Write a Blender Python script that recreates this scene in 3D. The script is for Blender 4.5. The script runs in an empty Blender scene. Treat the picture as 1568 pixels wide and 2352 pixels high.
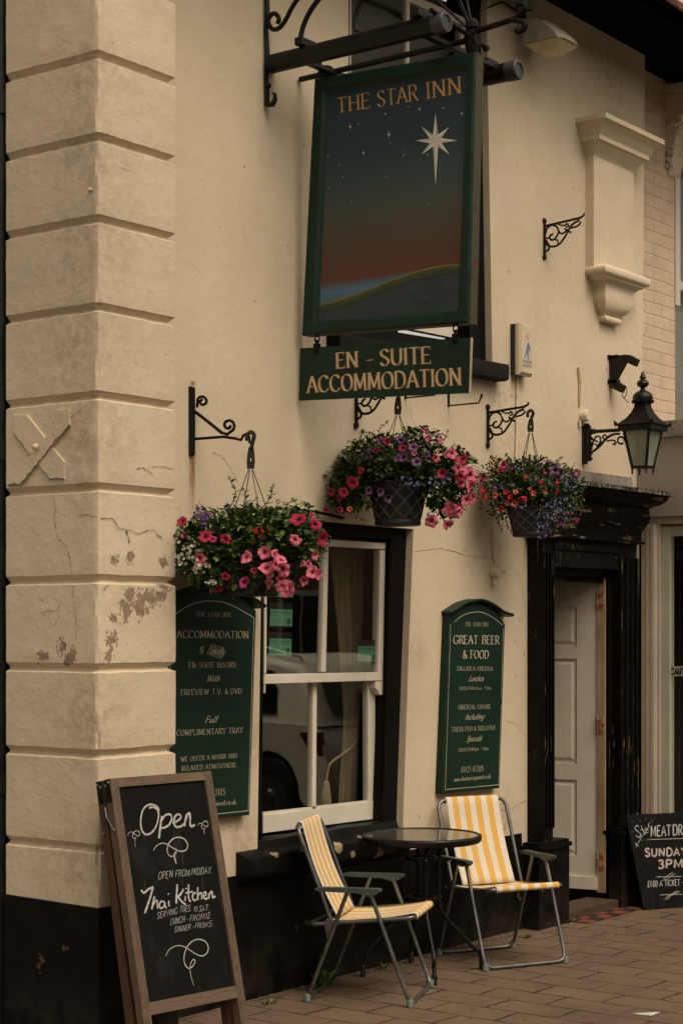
import bpy, math, random
from mathutils import Vector, Matrix, noise as mnoise
R = math.radians
random.seed(7)
SC = bpy.context.scene
COL = SC.collection

# ---------------------------------------------------------------- camera, light, exposure
FPX, HOR, CX, CAMH = 4100.0, 1440.0, 784.0, 1.7       # focal length, horizon row and centre column on a 1568 x 2352 photograph
TH = R(36.8)
CT, ST = math.cos(TH), math.sin(TH)
cam = bpy.data.cameras.new('camera')
cam.sensor_fit = 'VERTICAL'; cam.sensor_height = 24.0; cam.lens = 24.0 * FPX / 2352
cam.shift_y = (HOR - 1176) / 2352
cam.clip_start = 0.1; cam.clip_end = 500
camo = bpy.data.objects.new('camera', cam); COL.objects.link(camo)
camo.location = (0, 0, CAMH); camo.rotation_euler = (R(90), 0, TH - R(90))
SC.camera = camo

SUN_EL, SUN_DIR = R(56), Vector((-0.12, -0.62, 0))      # sun behind thin cloud, over the street
W = bpy.data.worlds.new('World'); SC.world = W; W.use_nodes = True
wn, wl = W.node_tree.nodes, W.node_tree.links
bg = wn['Background']
sky = wn.new('ShaderNodeTexSky'); sky.sky_type = 'NISHITA'; sky.sun_disc = False
sky.sun_elevation = SUN_EL; sky.sun_rotation = math.atan2(SUN_DIR.x, SUN_DIR.y)
sky.air_density = 1.0; sky.dust_density = 4.0; sky.ozone_density = 1.0
hsv = wn.new('ShaderNodeHueSaturation'); hsv.inputs['Saturation'].default_value = 0.12
tint = wn.new('ShaderNodeMix'); tint.data_type = 'RGBA'; tint.blend_type = 'MULTIPLY'; tint.inputs[0].default_value = 1.0
tint.inputs[7].default_value = (1.0, 0.87, 0.70, 1)    # warm overcast
wl.new(sky.outputs[0], hsv.inputs['Color']); wl.new(hsv.outputs[0], tint.inputs[6]); wl.new(tint.outputs[2], bg.inputs[0])
bg.inputs[1].default_value = 0.12
sun = bpy.data.lights.new('sun', 'SUN'); sun.energy = 1.2; sun.angle = R(40); sun.color = (1.0, 0.88, 0.73)
suno = bpy.data.objects.new('sun', sun); COL.objects.link(suno)
sd = SUN_DIR.normalized() * math.cos(SUN_EL) + Vector((0, 0, math.sin(SUN_EL)))
suno.rotation_euler = sd.to_track_quat('Z', 'Y').to_euler()
vs = SC.view_settings
vs.view_transform = 'Standard'; vs.look = 'None'; vs.exposure = 0.50; vs.gamma = 1.0; vs.use_curve_mapping = False
SC.cycles.max_bounces = 8; SC.cycles.transparent_max_bounces = 12
SC.cycles.use_denoising = True

# ---------------------------------------------------------------- measuring: a photo pixel to a point on a real plane
CAMP = Vector((0, 0, CAMH))
def ray(x, y):
    a, b = (x - CX) / FPX, (HOR - y) / FPX
    return Vector((CT + a * ST, ST - a * CT, b))
def hit(x, y, pl):
    p0, n = pl
    d = ray(x, y)
    return CAMP + d * ((p0 - CAMP).dot(n) / d.dot(n))
def PY(Y): return (Vector((0, Y, 0)), Vector((0, -1, 0)))
def PX(X): return (Vector((X, 0, 0)), Vector((-1, 0, 0)))
def PZ(Z): return (Vector((0, 0, Z)), Vector((0, 0, 1)))
def proj(P):
    f = CT * P[0] + ST * P[1]; r = ST * P[0] - CT * P[1]
    return (CX + FPX * r / f, HOR - FPX * (P[2] - CAMH) / f)

# ---------------------------------------------------------------- objects
def tag(o, label=None, cat=None, group=None, kind=None):
    if label: o['label'] = label
    if cat: o['category'] = cat
    if group: o['group'] = group
    if kind: o['kind'] = kind
    return o
def thing(name, label, cat, loc=(0, 0, 0), rz=0, group=None):
    o = bpy.data.objects.new(name, None); COL.objects.link(o)
    o.location = loc; o.rotation_euler = (0, 0, rz); o.empty_display_size = .1
    return tag(o, label, cat, group)
def origin(o):
    p = Vector((0, 0, 0))
    while o: p += o.location; o = o.parent
    return p
class MB:
    """collects shapes and links them as ONE mesh object"""
    def __init__(s): s.v = []; s.f = []; s.m = []
    def add(s, vs, fs, mi=0):
        b = len(s.v); s.v += [Vector(p) for p in vs]
        for f in fs: s.f.append([b + i for i in f]); s.m.append(mi)
    def box(s, a, b, mi=0):
        x0, y0, z0 = a; x1, y1, z1 = b
        s.add([(x0,y0,z0),(x1,y0,z0),(x1,y1,z0),(x0,y1,z0),(x0,y0,z1),(x1,y0,z1),(x1,y1,z1),(x0,y1,z1)],
              [(0,3,2,1),(4,5,6,7),(0,1,5,4),(1,2,6,5),(2,3,7,6),(3,0,4,7)], mi)
    def obox(s, c, ax, ay, az, mi=0):
        """box from a centre and three half-axis vectors"""
        c = Vector(c); ax = Vector(ax); ay = Vector(ay); az = Vector(az)
        P = [c + i*ax + j*ay + k*az for k in (-1,1) for i, j in ((-1,-1),(1,-1),(1,1),(-1,1))]
        s.add(P, [(0,3,2,1),(4,5,6,7),(0,1,5,4),(1,2,6,5),(2,3,7,6),(3,0,4,7)], mi)
    def prism(s, pts, d, mi=0, bev=0):
        """closed outline (3-D points in one plane) pushed along vector d; bev rounds the front edge inwards"""
        pts = [Vector(p) for p in pts]; d = Vector(d); n = len(pts)
        if bev:
            c = sum(pts, Vector()) / n
            ins = []
            for i, p in enumerate(pts):
                a = (pts[i-1] - p).normalized(); b = (pts[(i+1) % n] - p).normalized()
                ins.append(p + (a + b) * bev)
            dn = d.normalized()
            V = ins + [p + dn*bev for p in pts] + [p + d for p in pts]
            F = [tuple(range(n)), tuple(range(3*n-1, 2*n-1, -1))]
            for k in (0, 1):
                for i in range(n): F.append((k*n+i, (k+1)*n+i, (k+1)*n+(i+1) % n, k*n+(i+1) % n))
            s.add(V, F, mi); return
        V = pts + [p + d for p in pts]
        F = [tuple(range(n)), tuple(range(2*n-1, n-1, -1))] + [(i, n+i, n+(i+1) % n, (i+1) % n) for i in range(n)]
        s.add(V, F, mi)
    def tube(s, path, r, seg=8, mi=0, cap=True, flat=None):
        """round bar along a path; r one radius or a list; flat=(vector, factor) squashes the section along a vector"""
        path = [Vector(p) for p in path]; n = len(path)
        rr = r if isinstance(r, (list, tuple)) else [r]*n
        t0 = (path[1]-path[0]).normalized()
        up = Vector((0,0,1)) if abs(t0.z) < .9 else Vector((1,0,0))
        u = t0.cross(up).normalized()
        V = []
        for i, p in enumerate(path):
            t = (path[min(i+1, n-1)] - path[max(i-1, 0)]).normalized()
            u = (u - t*u.dot(t))
            u = u.normalized() if u.length > 1e-6 else t.orthogonal().normalized()
            w = t.cross(u)
            for k in range(seg):
                a = 2*math.pi*k/seg
                q = (u*math.cos(a) + w*math.sin(a))*rr[i]
                if flat: q = q - flat[0]*q.dot(flat[0])*(1-flat[1])
                V.append(p + q)
        F = [(i*seg+k, i*seg+(k+1) % seg, (i+1)*seg+(k+1) % seg, (i+1)*seg+k) for i in range(n-1) for k in range(seg)]
        if cap: F += [tuple(range(seg-1, -1, -1)), tuple((n-1)*seg+k for k in range(seg))]
        s.add(V, F, mi)
    def lathe(s, prof, c=(0,0,0), seg=24, mi=0, axis=None, square=False):
        """profile of (radius, height) turned round an axis; square=True gives four flat sides"""
        c = Vector(c); ax = Vector(axis).normalized() if axis else Vector((0,0,1))
        u = ax.orthogonal().normalized() if axis else Vector((1,0,0)); w = ax.cross(u)
        if square: seg = 4
        V = []
        for r, h in prof:
            for k in range(seg):
                a = 2*math.pi*(k+.5)/seg if square else 2*math.pi*k/seg
                q = r*(2**.5) if square else r
                V.append(c + ax*h + (u*math.cos(a)+w*math.sin(a))*q)
        n = len(prof)
        F = [(i*seg+k, i*seg+(k+1) % seg, (i+1)*seg+(k+1) % seg, (i+1)*seg+k) for i in range(n-1) for k in range(seg)]
        F += [tuple(range(seg-1,-1,-1)), tuple((n-1)*seg+k for k in range(seg))]
        s.add(V, F, mi)
    def build(s, name, mats, parent=None, smooth=False, loc=None):
        me = bpy.data.meshes.new(name)
        off = origin(parent) if parent else Vector(loc or (0,0,0))
        if loc is not None and parent: off = Vector((0,0,0))
        me.from_pydata([v - off for v in s.v], [], s.f)
        mats = mats if isinstance(mats, (list, tuple)) else [mats]
        for m in mats: me.materials.append(m)
        if len(mats) > 1: me.polygons.foreach_set('material_index', s.m)
        if smooth:
            me.polygons.foreach_set('use_smooth', [True]*len(s.f))
            if smooth != 'all':
                try: me.set_sharp_from_angle(angle=R(smooth if smooth is not True else 40))
                except Exception: pass
        me.update()
        o = bpy.data.objects.new(name, me); COL.objects.link(o)
        if parent: o.parent = parent
        elif loc is None: pass
        else: o.location = loc
        return o
def linked(name, me, parent, M):
    o = bpy.data.objects.new(name, me); COL.objects.link(o); o.parent = parent; o.matrix_local = M
    return o
def copy_tree(o, parent=None):
    c = o.copy(); COL.objects.link(c); c.parent = parent
    for ch in list(o.children): copy_tree(ch, c)
    return c
def smooth_path(P, k=6):
    """Catmull-Rom through the points"""
    P = [Vector(p) for p in P]
    if len(P) < 3: return P
    closed = (P[0]-P[-1]).length < 1e-6
    out = []
    n = len(P)
    for i in range(n-1):
        p0 = P[i-1] if i else (P[-2] if closed else P[0]*2-P[1])
        p1, p2 = P[i], P[i+1]
        p3 = P[i+2] if i+2 < n else (P[1] if closed else P[-1]*2-P[-2])
        for j in range(k):
            t = j/k
            out.append(.5*((2*p1)+(p2-p0)*t+(2*p0-5*p1+4*p2-p3)*t*t+(3*p1-p0-3*p2+p3)*t**3))
    out.append(P[-1])
    return out
def fill2d(outer, holes, depth):
    """flat outline with holes, given thickness: verts (x, y, 0..depth) and faces, by Blender's own curve fill"""
    cu = bpy.data.curves.new('tmp', 'CURVE'); cu.dimensions = '2D'; cu.fill_mode = 'BOTH'; cu.extrude = depth/2
    for loop in [outer]+list(holes):
        sp = cu.splines.new('POLY'); sp.points.add(len(loop)-1); sp.use_cyclic_u = True
        for p, q in zip(sp.points, loop): p.co = (q[0], q[1], 0, 1)
    ob = bpy.data.objects.new('tmp', cu); COL.objects.link(ob)
    dg = bpy.context.evaluated_depsgraph_get()
    me = bpy.data.meshes.new_from_object(ob.evaluated_get(dg))
    V = [(v.co.x, v.co.y, v.co.z+depth/2) for v in me.vertices]; F = [tuple(p.vertices) for p in me.polygons]
    bpy.data.objects.remove(ob); bpy.data.curves.remove(cu); bpy.data.meshes.remove(me)
    return V, F
def wall_solid(mb, Y, thick, outer, holes=(), mi=0):
    """outline in world (X, Z) standing at front face Y, thickness running inwards (+Y)"""
    V, F = fill2d(outer, holes, thick)
    mb.add([(x, Y+d, z) for x, z, d in V], F, mi)
def q2(pts, Y): return [(hit(x, y, PY(Y)).x, hit(x, y, PY(Y)).z) for x, y in pts]
def ypoly(mb, pts, Y, thick, mi=0, bev=0):
    """photo outline on the plane Y, thickened inwards"""
    mb.prism([hit(x, y, PY(Y)) for x, y in pts], (0, thick, 0), mi, bev)

# ---------------------------------------------------------------- materials
class NT:
    def __init__(s, name):
        s.m = bpy.data.materials.new(name); s.m.use_nodes = True
        s.t = s.m.node_tree; s.n = s.t.nodes; s.b = s.n['Principled BSDF']; s.o = s.n['Material Output']
    def L(s, a, b): s.t.links.new(a, b)
    def put(s, sock, v):
        if hasattr(v, 'is_output'): s.L(v, sock)
        else: sock.default_value = v
    def coord(s, kind='Object', scale=(1,1,1), rot=(0,0,0)):
        if kind == 'Position': o = s.n.new('ShaderNodeNewGeometry').outputs['Position']
        else: o = s.n.new('ShaderNodeTexCoord').outputs[kind]
        mp = s.n.new('ShaderNodeMapping'); mp.inputs['Scale'].default_value = scale; mp.inputs['Rotation'].default_value = rot
        s.L(o, mp.inputs[0]); return mp.outputs[0]
    def noise(s, vec, scale=5, detail=4, rough=.55, dist=0):
        n = s.n.new('ShaderNodeTexNoise'); n.inputs['Scale'].default_value = scale; n.inputs['Detail'].default_value = detail
        n.inputs['Roughness'].default_value = rough; n.inputs['Distortion'].default_value = dist
        s.L(vec, n.inputs['Vector']); return n.outputs['Fac']
    def voro(s, vec, scale=5, feature='F1', out='Distance'):
        n = s.n.new('ShaderNodeTexVoronoi'); n.feature = feature; n.inputs['Scale'].default_value = scale
        s.L(vec, n.inputs['Vector']); return n.outputs[out]
    def math(s, op, a, b=0.0, clamp=False):
        n = s.n.new('ShaderNodeMath'); n.operation = op; n.use_clamp = clamp
        s.put(n.inputs[0], a); s.put(n.inputs[1], b); return n.outputs[0]
    def rng(s, v, a, b, c=0.0, d=1.0, smooth=False):
        n = s.n.new('ShaderNodeMapRange'); n.clamp = True
        if smooth: n.interpolation_type = 'SMOOTHSTEP'
        s.put(n.inputs[0], v); n.inputs[1].default_value = a; n.inputs[2].default_value = b; n.inputs[3].default_value = c; n.inputs[4].default_value = d
        return n.outputs[0]
    def mix(s, a, b, fac, mode='MIX'):
        n = s.n.new('ShaderNodeMix'); n.data_type = 'RGBA'; n.blend_type = mode; n.clamp_factor = True
        s.put(n.inputs[0], fac); s.put(n.inputs[6], c4(a)); s.put(n.inputs[7], c4(b)); return n.outputs[2]
    def ramp(s, fac, stops):
        n = s.n.new('ShaderNodeValToRGB'); s.put(n.inputs[0], fac)
        e = n.color_ramp.elements
        while len(e) < len(stops): e.new(.5)
        for k, (p, c) in zip(e, stops): k.position = p; k.color = c4(c)
        return n.outputs[0]
    def bump(s, h, strength=.3, dist=.01, prev=None):
        n = s.n.new('ShaderNodeBump'); n.inputs['Strength'].default_value = strength; n.inputs['Distance'].default_value = dist
        s.L(h, n.inputs['Height'])
        if prev: s.L(prev, n.inputs['Normal'])
        return n.outputs[0]
    def blob(s, pos, spots, soft=.5):
        """1 near any of the points (x, y, z, r), falling to 0 at distance r"""
        out = None
        for x, y, z, r in spots:
            d = s.n.new('ShaderNodeVectorMath'); d.operation = 'DISTANCE'; s.L(pos, d.inputs[0]); d.inputs[1].default_value = (x, y, z)
            v = s.rng(d.outputs['Value'], r*(1-soft), r, 1, 0)
            out = v if out is None else s.math('MAXIMUM', out, v)
        return out
    def out(s, col=None, rough=None, metal=None, normal=None, spec=None):
        if col is not None: s.put(s.b.inputs['Base Color'], c4(col))
        if rough is not None: s.put(s.b.inputs['Roughness'], rough)
        if metal is not None: s.put(s.b.inputs['Metallic'], metal)
        if spec is not None: s.put(s.b.inputs['Specular IOR Level'], spec)
        if normal is not None: s.L(normal, s.b.inputs['Normal'])
        return s.m
def c4(c):
    if hasattr(c, 'is_output') or not isinstance(c, (tuple, list)): return c
    return tuple(c) if len(c) == 4 else (c[0], c[1], c[2], 1)
def sh(c, k): return tuple(min(1, x*k) for x in c[:3])
def plain(name, c, rough=.6, metal=0, var=.18, scale=9, bump=.15, bscale=60, spec=.4, kind='Object', stretch=(1,1,1), rvar=.12):
    """one paint or metal with slight mottling, gloss variation and fine relief"""
    n = NT(name); p = n.coord(kind, stretch)
    a = n.noise(p, scale, 5); b = n.noise(p, bscale, 3)
    col = n.mix(sh(c, 1-var), sh(c, 1+var), n.rng(a, .3, .7))
    col = n.mix(col, sh(c, 1-var*1.6), n.rng(n.noise(p, scale*4.3, 4), .56, .74, 0, .6))
    return n.out(col, n.rng(a, .3, .7, max(.05, rough-rvar), min(1, rough+rvar)), metal, n.bump(b, bump, .004) if bump else None, spec)
def chipped(name, c, under, rough=.45, stretch=(1,1,1), scale=14, amount=.62, kind='Position', extra=None, under2=None, spec=None, edges=()):
    spec = spec if spec is not None else (.12 if max(c) < .02 else .35)
    """old paint flaking off: noise islands show what lies under it"""
    n = NT(name); p = n.coord(kind, stretch); q = n.coord(kind)
    a = n.noise(p, scale, 6, .62); big = n.noise(q, 2.4, 3)
    m = n.math('ADD', a, n.rng(big, .3, .75, -.12, .07))
    if extra: m = n.math('ADD', m, n.math('MULTIPLY', n.blob(q, extra, .95), .27))
    if edges:                                           # knocked arrises lose their paint first
        sx = n.n.new('ShaderNodeSeparateXYZ'); n.L(q, sx.inputs[0]); ed = None
        for e in edges:
            v = n.rng(n.math('ABSOLUTE', n.math('SUBTRACT', sx.outputs[0], e)), .002, .009, 1, 0); ed = v if ed is None else n.math('MAXIMUM', ed, v)
        m = n.math('ADD', m, n.math('MULTIPLY', ed, .085))
    mask = n.rng(m, amount, amount+.012)
    edge = n.rng(m, amount-.035, amount)
    lo, hi = (.75, 1.35) if max(c) < .05 else (.93, 1.06)
    base = n.mix(sh(c, lo), sh(c, hi), n.rng(n.noise(q, 7, 5), .3, .7))
    un = n.mix(under, under2 or sh(under, .55), n.rng(n.noise(q, 45, 4), .35, .65))
    col = n.mix(base, un, mask)
    h = n.math('SUBTRACT', n.math('MULTIPLY', n.noise(p, 60, 4), .25), n.math('MULTIPLY', mask, 1.0))
    return n.out(col, n.mix((rough,)*3, (.85,)*3, mask), 0, n.bump(h, .5, .004), spec)
# ---------------------------------------------------------------- named materials
CREAM = (.60, .50, .36)
YF, YP, XP = 5.22, 5.06, 5.14          # facade plane, corner pier front plane, pier side plane
def wpt(x, y, pl, r): p = hit(x, y, pl); return (p.x, p.y, p.z, r)
def stucco(name, c, rough_relief, grime, peel=None, bumpk=.45, grimespots=None):
    n = NT(name); p = n.coord('Position'); 
    a = n.noise(p, .9, 6); b = n.noise(p, 9, 6, .6); f = n.noise(p, 70, 5, .6)
    col = n.mix(sh(c, .86), sh(c, 1.07), n.rng(a, .32, .68))
    col = n.mix(col, (c[0]*.86, c[1]*.79, c[2]*.66), n.rng(b, .52, .78, 0, .45))
    streak = n.noise(n.coord('Position', (9, 9, .55)), 3.2, 5, .6)
    col = n.mix(col, (c[0]*.74, c[1]*.67, c[2]*.57), n.rng(streak, .56, .8, 0, grime))
    speck = n.noise(p, 38, 3)
    col = n.mix(col, (c[0]*.5, c[1]*.42, c[2]*.33), n.rng(speck, .70, .76, 0, .55))
    if grimespots:
        g = n.math('MULTIPLY', n.blob(p, grimespots, .9), n.rng(n.noise(p, 26, 6, .65), .38, .62))
        col = n.mix(col, (c[0]*.42, c[1]*.37, c[2]*.32), n.math('MULTIPLY', g, .5))
    under = n.noise(p, 4.1, 4)
    h = n.math('ADD', n.math('MULTIPLY', f, .35*rough_relief), n.math('MULTIPLY', b, .6))
    h = n.math('ADD', h, n.math('MULTIPLY', n.rng(n.noise(p, 24, 5, .6), .45, .72), .75*rough_relief))
    h = n.math('ADD', h, n.math('MULTIPLY', under, .8))
    if peel:
        m = n.math('ADD', n.math('MULTIPLY', n.blob(p, peel, .95), .30), n.math('ADD', n.math('MULTIPLY', n.noise(p, 26, 8, .74), .85), n.math('MULTIPLY', n.noise(n.coord('Position', (1, 1, .6)), 95, 4, .6), .30)))
        mask = n.rng(m, .742, .752)
        edge = n.rng(m, .70, .745, 0, 1)
        pc = n.mix((.29, .22, .155), (.20, .145, .10), n.rng(n.noise(p, 30, 5), .35, .65))
        col = n.mix(col, (c[0]*1.08, c[1]*1.06, c[2]*1.0), n.math('MULTIPLY', edge, .5))
        col = n.mix(col, pc, mask)
        h = n.math('SUBTRACT', h, n.math('MULTIPLY', mask, 1.2))
    return n.out(col, n.rng(b, .3, .7, .62, .85), 0, n.bump(h, bumpk, .006), .3)
front, side = PY(YP), PX(XP)
peel_spots = [wpt(370, 1365, front, .09), wpt(345, 1372, front, .07), wpt(318, 1388, front, .10), wpt(288, 1402, front, .085), wpt(300, 1368, front, .06), wpt(262, 1420, front, .05),
              wpt(258, 1470, front, .07), wpt(252, 1510, front, .06), wpt(375, 1290, front, .05), wpt(300, 1280, front, .05), wpt(265, 1290, front, .045),
              wpt(160, 1505, side, .085), wpt(145, 1485, side, .06), wpt(98, 1510, side, .06)]
grime_spots = [wpt(205, 170, side, .3), wpt(190, 340, side, .3), wpt(200, 560, side, .35), wpt(180, 800, side, .35), wpt(190, 1000, side, .3), wpt(200, 1650, side, .3),
               wpt(180, 2000, side, .35), wpt(220, 400, side, .2), wpt(190, 1115, side, .14)]
M_wall = stucco('cream wall paint', CREAM, .5, .22, grimespots=[wpt(1130, 1250, PY(YF), .06), wpt(1150, 1880, PY(YF), .25), wpt(560, 1930, PY(YF), .2), wpt(960, 1500, PY(YF), .12), wpt(760, 1180, PY(YF), .16), wpt(1140, 900, PY(YF), .22), wpt(1180, 1040, PY(YF), .25), wpt(1205, 60, PY(YF), .3), wpt(1180, 1200, PY(YF), .2), wpt(1400, 160, PY(YF), .4), wpt(580, 1700, PY(YF), .2)])
M_pier = stucco('cream pier paint', sh(CREAM, .97), 1.3, .18, peel_spots, .26, grimespots=grime_spots)
M_trim = plain('cream trim paint', sh(CREAM, 1.0), .6, var=.08, scale=5, bump=.2, bscale=35, kind='Position')
M_black = chipped('black plinth paint', (.0038, .0034, .0029), (.12, .08, .045), .5, (1, 1, 1), 9, .665)
_m = M_black.node_tree; _b = _m.nodes['Principled BSDF']; n_ = NT.__new__(NT); n_.m = M_black; n_.t = _m; n_.n = _m.nodes; n_.b = _b
_src = _b.inputs['Base Color'].links[0].from_socket; _p = n_.coord('Position'); _z = n_.n.new('ShaderNodeSeparateXYZ'); n_.L(_p, _z.inputs[0])
_d = n_.math('MULTIPLY', n_.rng(_z.outputs[2], .0, .30, 1, 0), n_.rng(n_.noise(_p, 7, 7, .7), .40, .70)); _s = n_.rng(n_.noise(n_.coord('Position', (3, 3, .8)), 9, 6, .7), .60, .74, 0, .5)
n_.L(n_.mix(n_.mix(_src, (.034, .026, .018), _d), (.022, .019, .015), _s), _b.inputs['Base Color'])
M_sill = chipped('flaking black sill paint', (.0062, .0056, .0047), (.36, .28, .185), .48, (1, 1, 1), 9, .70,
                 extra=[wpt(838, 1930, PY(5.16), .08), wpt(872, 1968, PY(5.142), .09), wpt(812, 1963, PY(5.142), .04), wpt(920, 1958, PY(5.142), .05), wpt(630, 1950, PY(5.15), .06), wpt(700, 1952, PY(5.15), .05), wpt(775, 1945, PY(5.15), .04)])
M_bjamb = chipped('cracked black jamb paint', (.0048, .0043, .0037), (.21, .155, .10), .45, (5, 5, .42), 13, .614, under2=(.13, .075, .035), edges=(8.743, 9.654, 9.862))
M_bhood = chipped('cracked black hood paint', (.0050, .0045, .0040), (.22, .165, .11), .48, (.55, 1, 6), 10, .59, under2=(.16, .09, .045))
M_bframe = plain('black window paint', (.0038, .0034, .003), .5, var=.25, scale=6, bump=.2, bscale=25, kind='Position', spec=.12)
M_white = chipped('white window paint', (.62, .565, .47), (.22, .15, .09), .45, (1, 1, 1), 12, .70, under2=(.33, .27, .20))
M_door = chipped('dirty white door paint', (.64, .565, .46), (.20, .14, .09), .5, (1, 1, .6), 8, .72)
M_hinge = chipped('rusty hinge', (.34, .25, .17), (.20, .035, .012), .7, (1, 1, 1), 16, .43, under2=(.33, .085, .035))
M_iron = plain('black iron', (.0065, .0058, .0048), .45, .0, var=.3, scale=25, bump=.35, bscale=90, spec=.25)
M_rustiron = chipped('rusting black iron', (.0075, .0062, .005), (.05, .017, .008), .5, (1, 1, 1), 18, .58, kind='Object', under2=(.05, .018, .01))
M_wornmetal = chipped('worn painted iron', (.013, .0115, .0095), (.30, .26, .21), .45, (1, 1, 1), 26, .60, kind='Object', under2=(.17, .145, .115))
M_pole = plain('black enamel tube', (.0045, .0042, .0038), .42, var=.3, scale=6, bump=.08, spec=.28)
M_endcap = plain('grey plastic end cap', (.040, .042, .042), .5, var=.2)
M_green = plain('dark green sign paint', (.0034, .022, .0125), .5, var=.3, scale=5, bump=.12, bscale=30, spec=.25)
M_greenboard = plain('green sign board', (.0055, .023, .0135), .55, var=.12, scale=3, bump=.05, spec=.22)
M_edge = plain('weathered sign edge', (.105, .085, .05), .6, var=.5, scale=14)
M_lead = plain('lead flashing', (.19, .17, .145), .6, var=.35, scale=14, bump=.6, bscale=30, kind='Position')
M_gold = plain('ochre sign lettering', (.48, .25, .075), .5, var=.15, scale=30, bump=0)
M_buff = plain('buff sign lettering', (.50, .385, .215), .5, var=.12, scale=30, bump=0)
M_maroon = plain('maroon letter shade', (.105, .022, .014), .5, var=.15, bump=0)
M_fade = plain('faded cream lettering', (.50, .44, .325), .6, var=.35, scale=60, bump=0)
M_star = plain('white star paint', (.60, .575, .50), .5, var=.08, bump=0)
M_star2 = plain('grey star paint', (.40, .38, .33), .5, var=.08, bump=0)
M_chalk = plain('white chalk', (.37, .365, .345), .9, var=.35, scale=90, bump=.3)
M_chalkthin = plain('thin chalk', (.33, .325, .305), .9, var=.35, scale=120, bump=.3)
M_chalkpink = plain('pink chalk outline', (.36, .13, .14), .9, var=.3, scale=90, bump=.1)
M_chalkghost = plain('rubbed out chalk', (.045, .044, .041), .9, var=.3, scale=90, bump=.1)
n = NT('chalk board'); _q = n.noise(n.coord('Object', (3, 3, 1)), 3.5, 6, .65); _r = n.noise(n.coord('Object', (1, 1, .12)), 26, 5, .6)
M_slate = n.out(n.mix(n.mix((.0050, .0047, .0042), (.022, .021, .0195), n.rng(_q, .50, .78, 0, .75)), (.026, .025, .023), n.rng(_r, .62, .78, 0, .4)), .7, 0, None, .12)
def wood(name, c, stretch, scale=6, dark=.45):
    n = NT(name); p = n.coord('Object', stretch)
    a = n.noise(p, scale, 8, .65, 1.2); b = n.noise(n.coord('Object'), 5, 4)
    col = n.mix(sh(c, dark), c, n.rng(a, .32, .66)); col = n.mix(col, sh(c, .55), n.rng(b, .52, .75, 0, .7))
    return n.out(col, .62, 0, n.bump(a, .35, .003), .3)
M_wood = wood('weathered brown timber', (.135, .092, .060), (14, 14, 1.2))
M_woodrail = wood('weathered rail timber', (.160, .112, .074), (1.2, 1.2, 14))
M_woodside = wood('stained side timber', (.085, .042, .024), (14, 14, 1.2))
M_step = wood('worn threshold timber', (.085, .055, .034), (1.5, 10, 10))
M_bolt = plain('zinc bolt', (.30, .28, .25), .35, .9, var=.2)
M_tubegrey = plain('grey steel tube', (.155, .155, .145), .36, .75, var=.15, scale=20, bump=.1, spec=.5)
M_armgreen = plain('grey green plastic', (.045, .062, .053), .45, var=.15, scale=12, bump=.08)
M_foot = plain('pale green plastic foot', (.13, .17, .15), .5, var=.15)
M_potblk = plain('black plastic pot', (.008, .0076, .0072), .5, var=.3, scale=20, bump=.2)
M_potrib = plain('rubbed pot lattice', (.075, .072, .066), .55, var=.35, scale=30)
M_compost = plain('compost', (.02, .013, .008), .95, var=.4, scale=40, bump=.8)
M_wire = plain('hanger wire', (.016, .013, .010), .5)
M_lensgl = plain('dusty diffuser', (.66, .54, .34), .35, var=.2, scale=8, bump=.05)
M_lampgrey = plain('grey lamp housing', (.40, .365, .31), .5, var=.2, scale=12, bump=.3, bscale=40)
M_alarm = plain('yellowed alarm cover', (.56, .48, .335), .35, var=.06, bump=.03)
M_navy = plain('navy alarm back', (.012, .015, .028), .4, var=.1)
M_blue = plain('blue print', (.06, .14, .33), .5, var=.1, bump=0)
M_red = plain('red print', (.42, .05, .05), .5, var=.1, bump=0)
M_ink = plain('grey blue print', (.16, .17, .22), .5, var=.1, bump=0)
M_soffit = plain('black tarred soffit', (.0032, .0028, .0024), .9, var=.4, scale=8, bump=.6, bscale=20, kind='Position', spec=.04)
M_tile = plain('red clay roof tile', (.16, .055, .03), .8, var=.4, scale=12, bump=.5, kind='Position')
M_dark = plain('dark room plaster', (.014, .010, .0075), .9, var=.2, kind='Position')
M_curtain = NT('net curtain'); _p = M_curtain.coord('Object', (1, 1, .05)); _a = M_curtain.noise(_p, 40, 3)
M_curtain = M_curtain.out(M_curtain.mix((.20, .165, .115), (.34, .29, .21), M_curtain.rng(_a, .3, .7)), .9, 0, None, .1)
M_rope = plain('cream cord', (.36, .30, .22), .9, var=.25, scale=60, bump=.6)
M_teal = plain('teal sticker', (.105, .32, .23), .4, var=.06, bump=0)
M_lime = plain('green sticker', (.07, .46, .17), .4, var=.06, bump=0)
M_inkblk = plain('black print', (.010, .010, .010), .4, var=.05, bump=0)
M_paper = plain('grey paper', (.42, .41, .38), .7, var=.1)
M_fascia = plain('grey fascia board', (.27, .235, .20), .5, var=.08, scale=2, bump=.05, kind='Position')
M_shopwhite = plain('pink white shop paint', (.46, .385, .31), .5, var=.07, scale=4, bump=.1, kind='Position')
M_shopgreen = plain('pale green frame', (.42, .41, .31), .45, var=.06, scale=4, bump=.05, kind='Position')
M_upvc = plain('white upper frame', (.56, .52, .47), .4, var=.05, bump=.05, kind='Position')
M_moss = plain('mossy lead edge', (.085, .08, .05), .9, var=.7, scale=30, bump=1.0, bscale=70, kind='Position')
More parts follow.
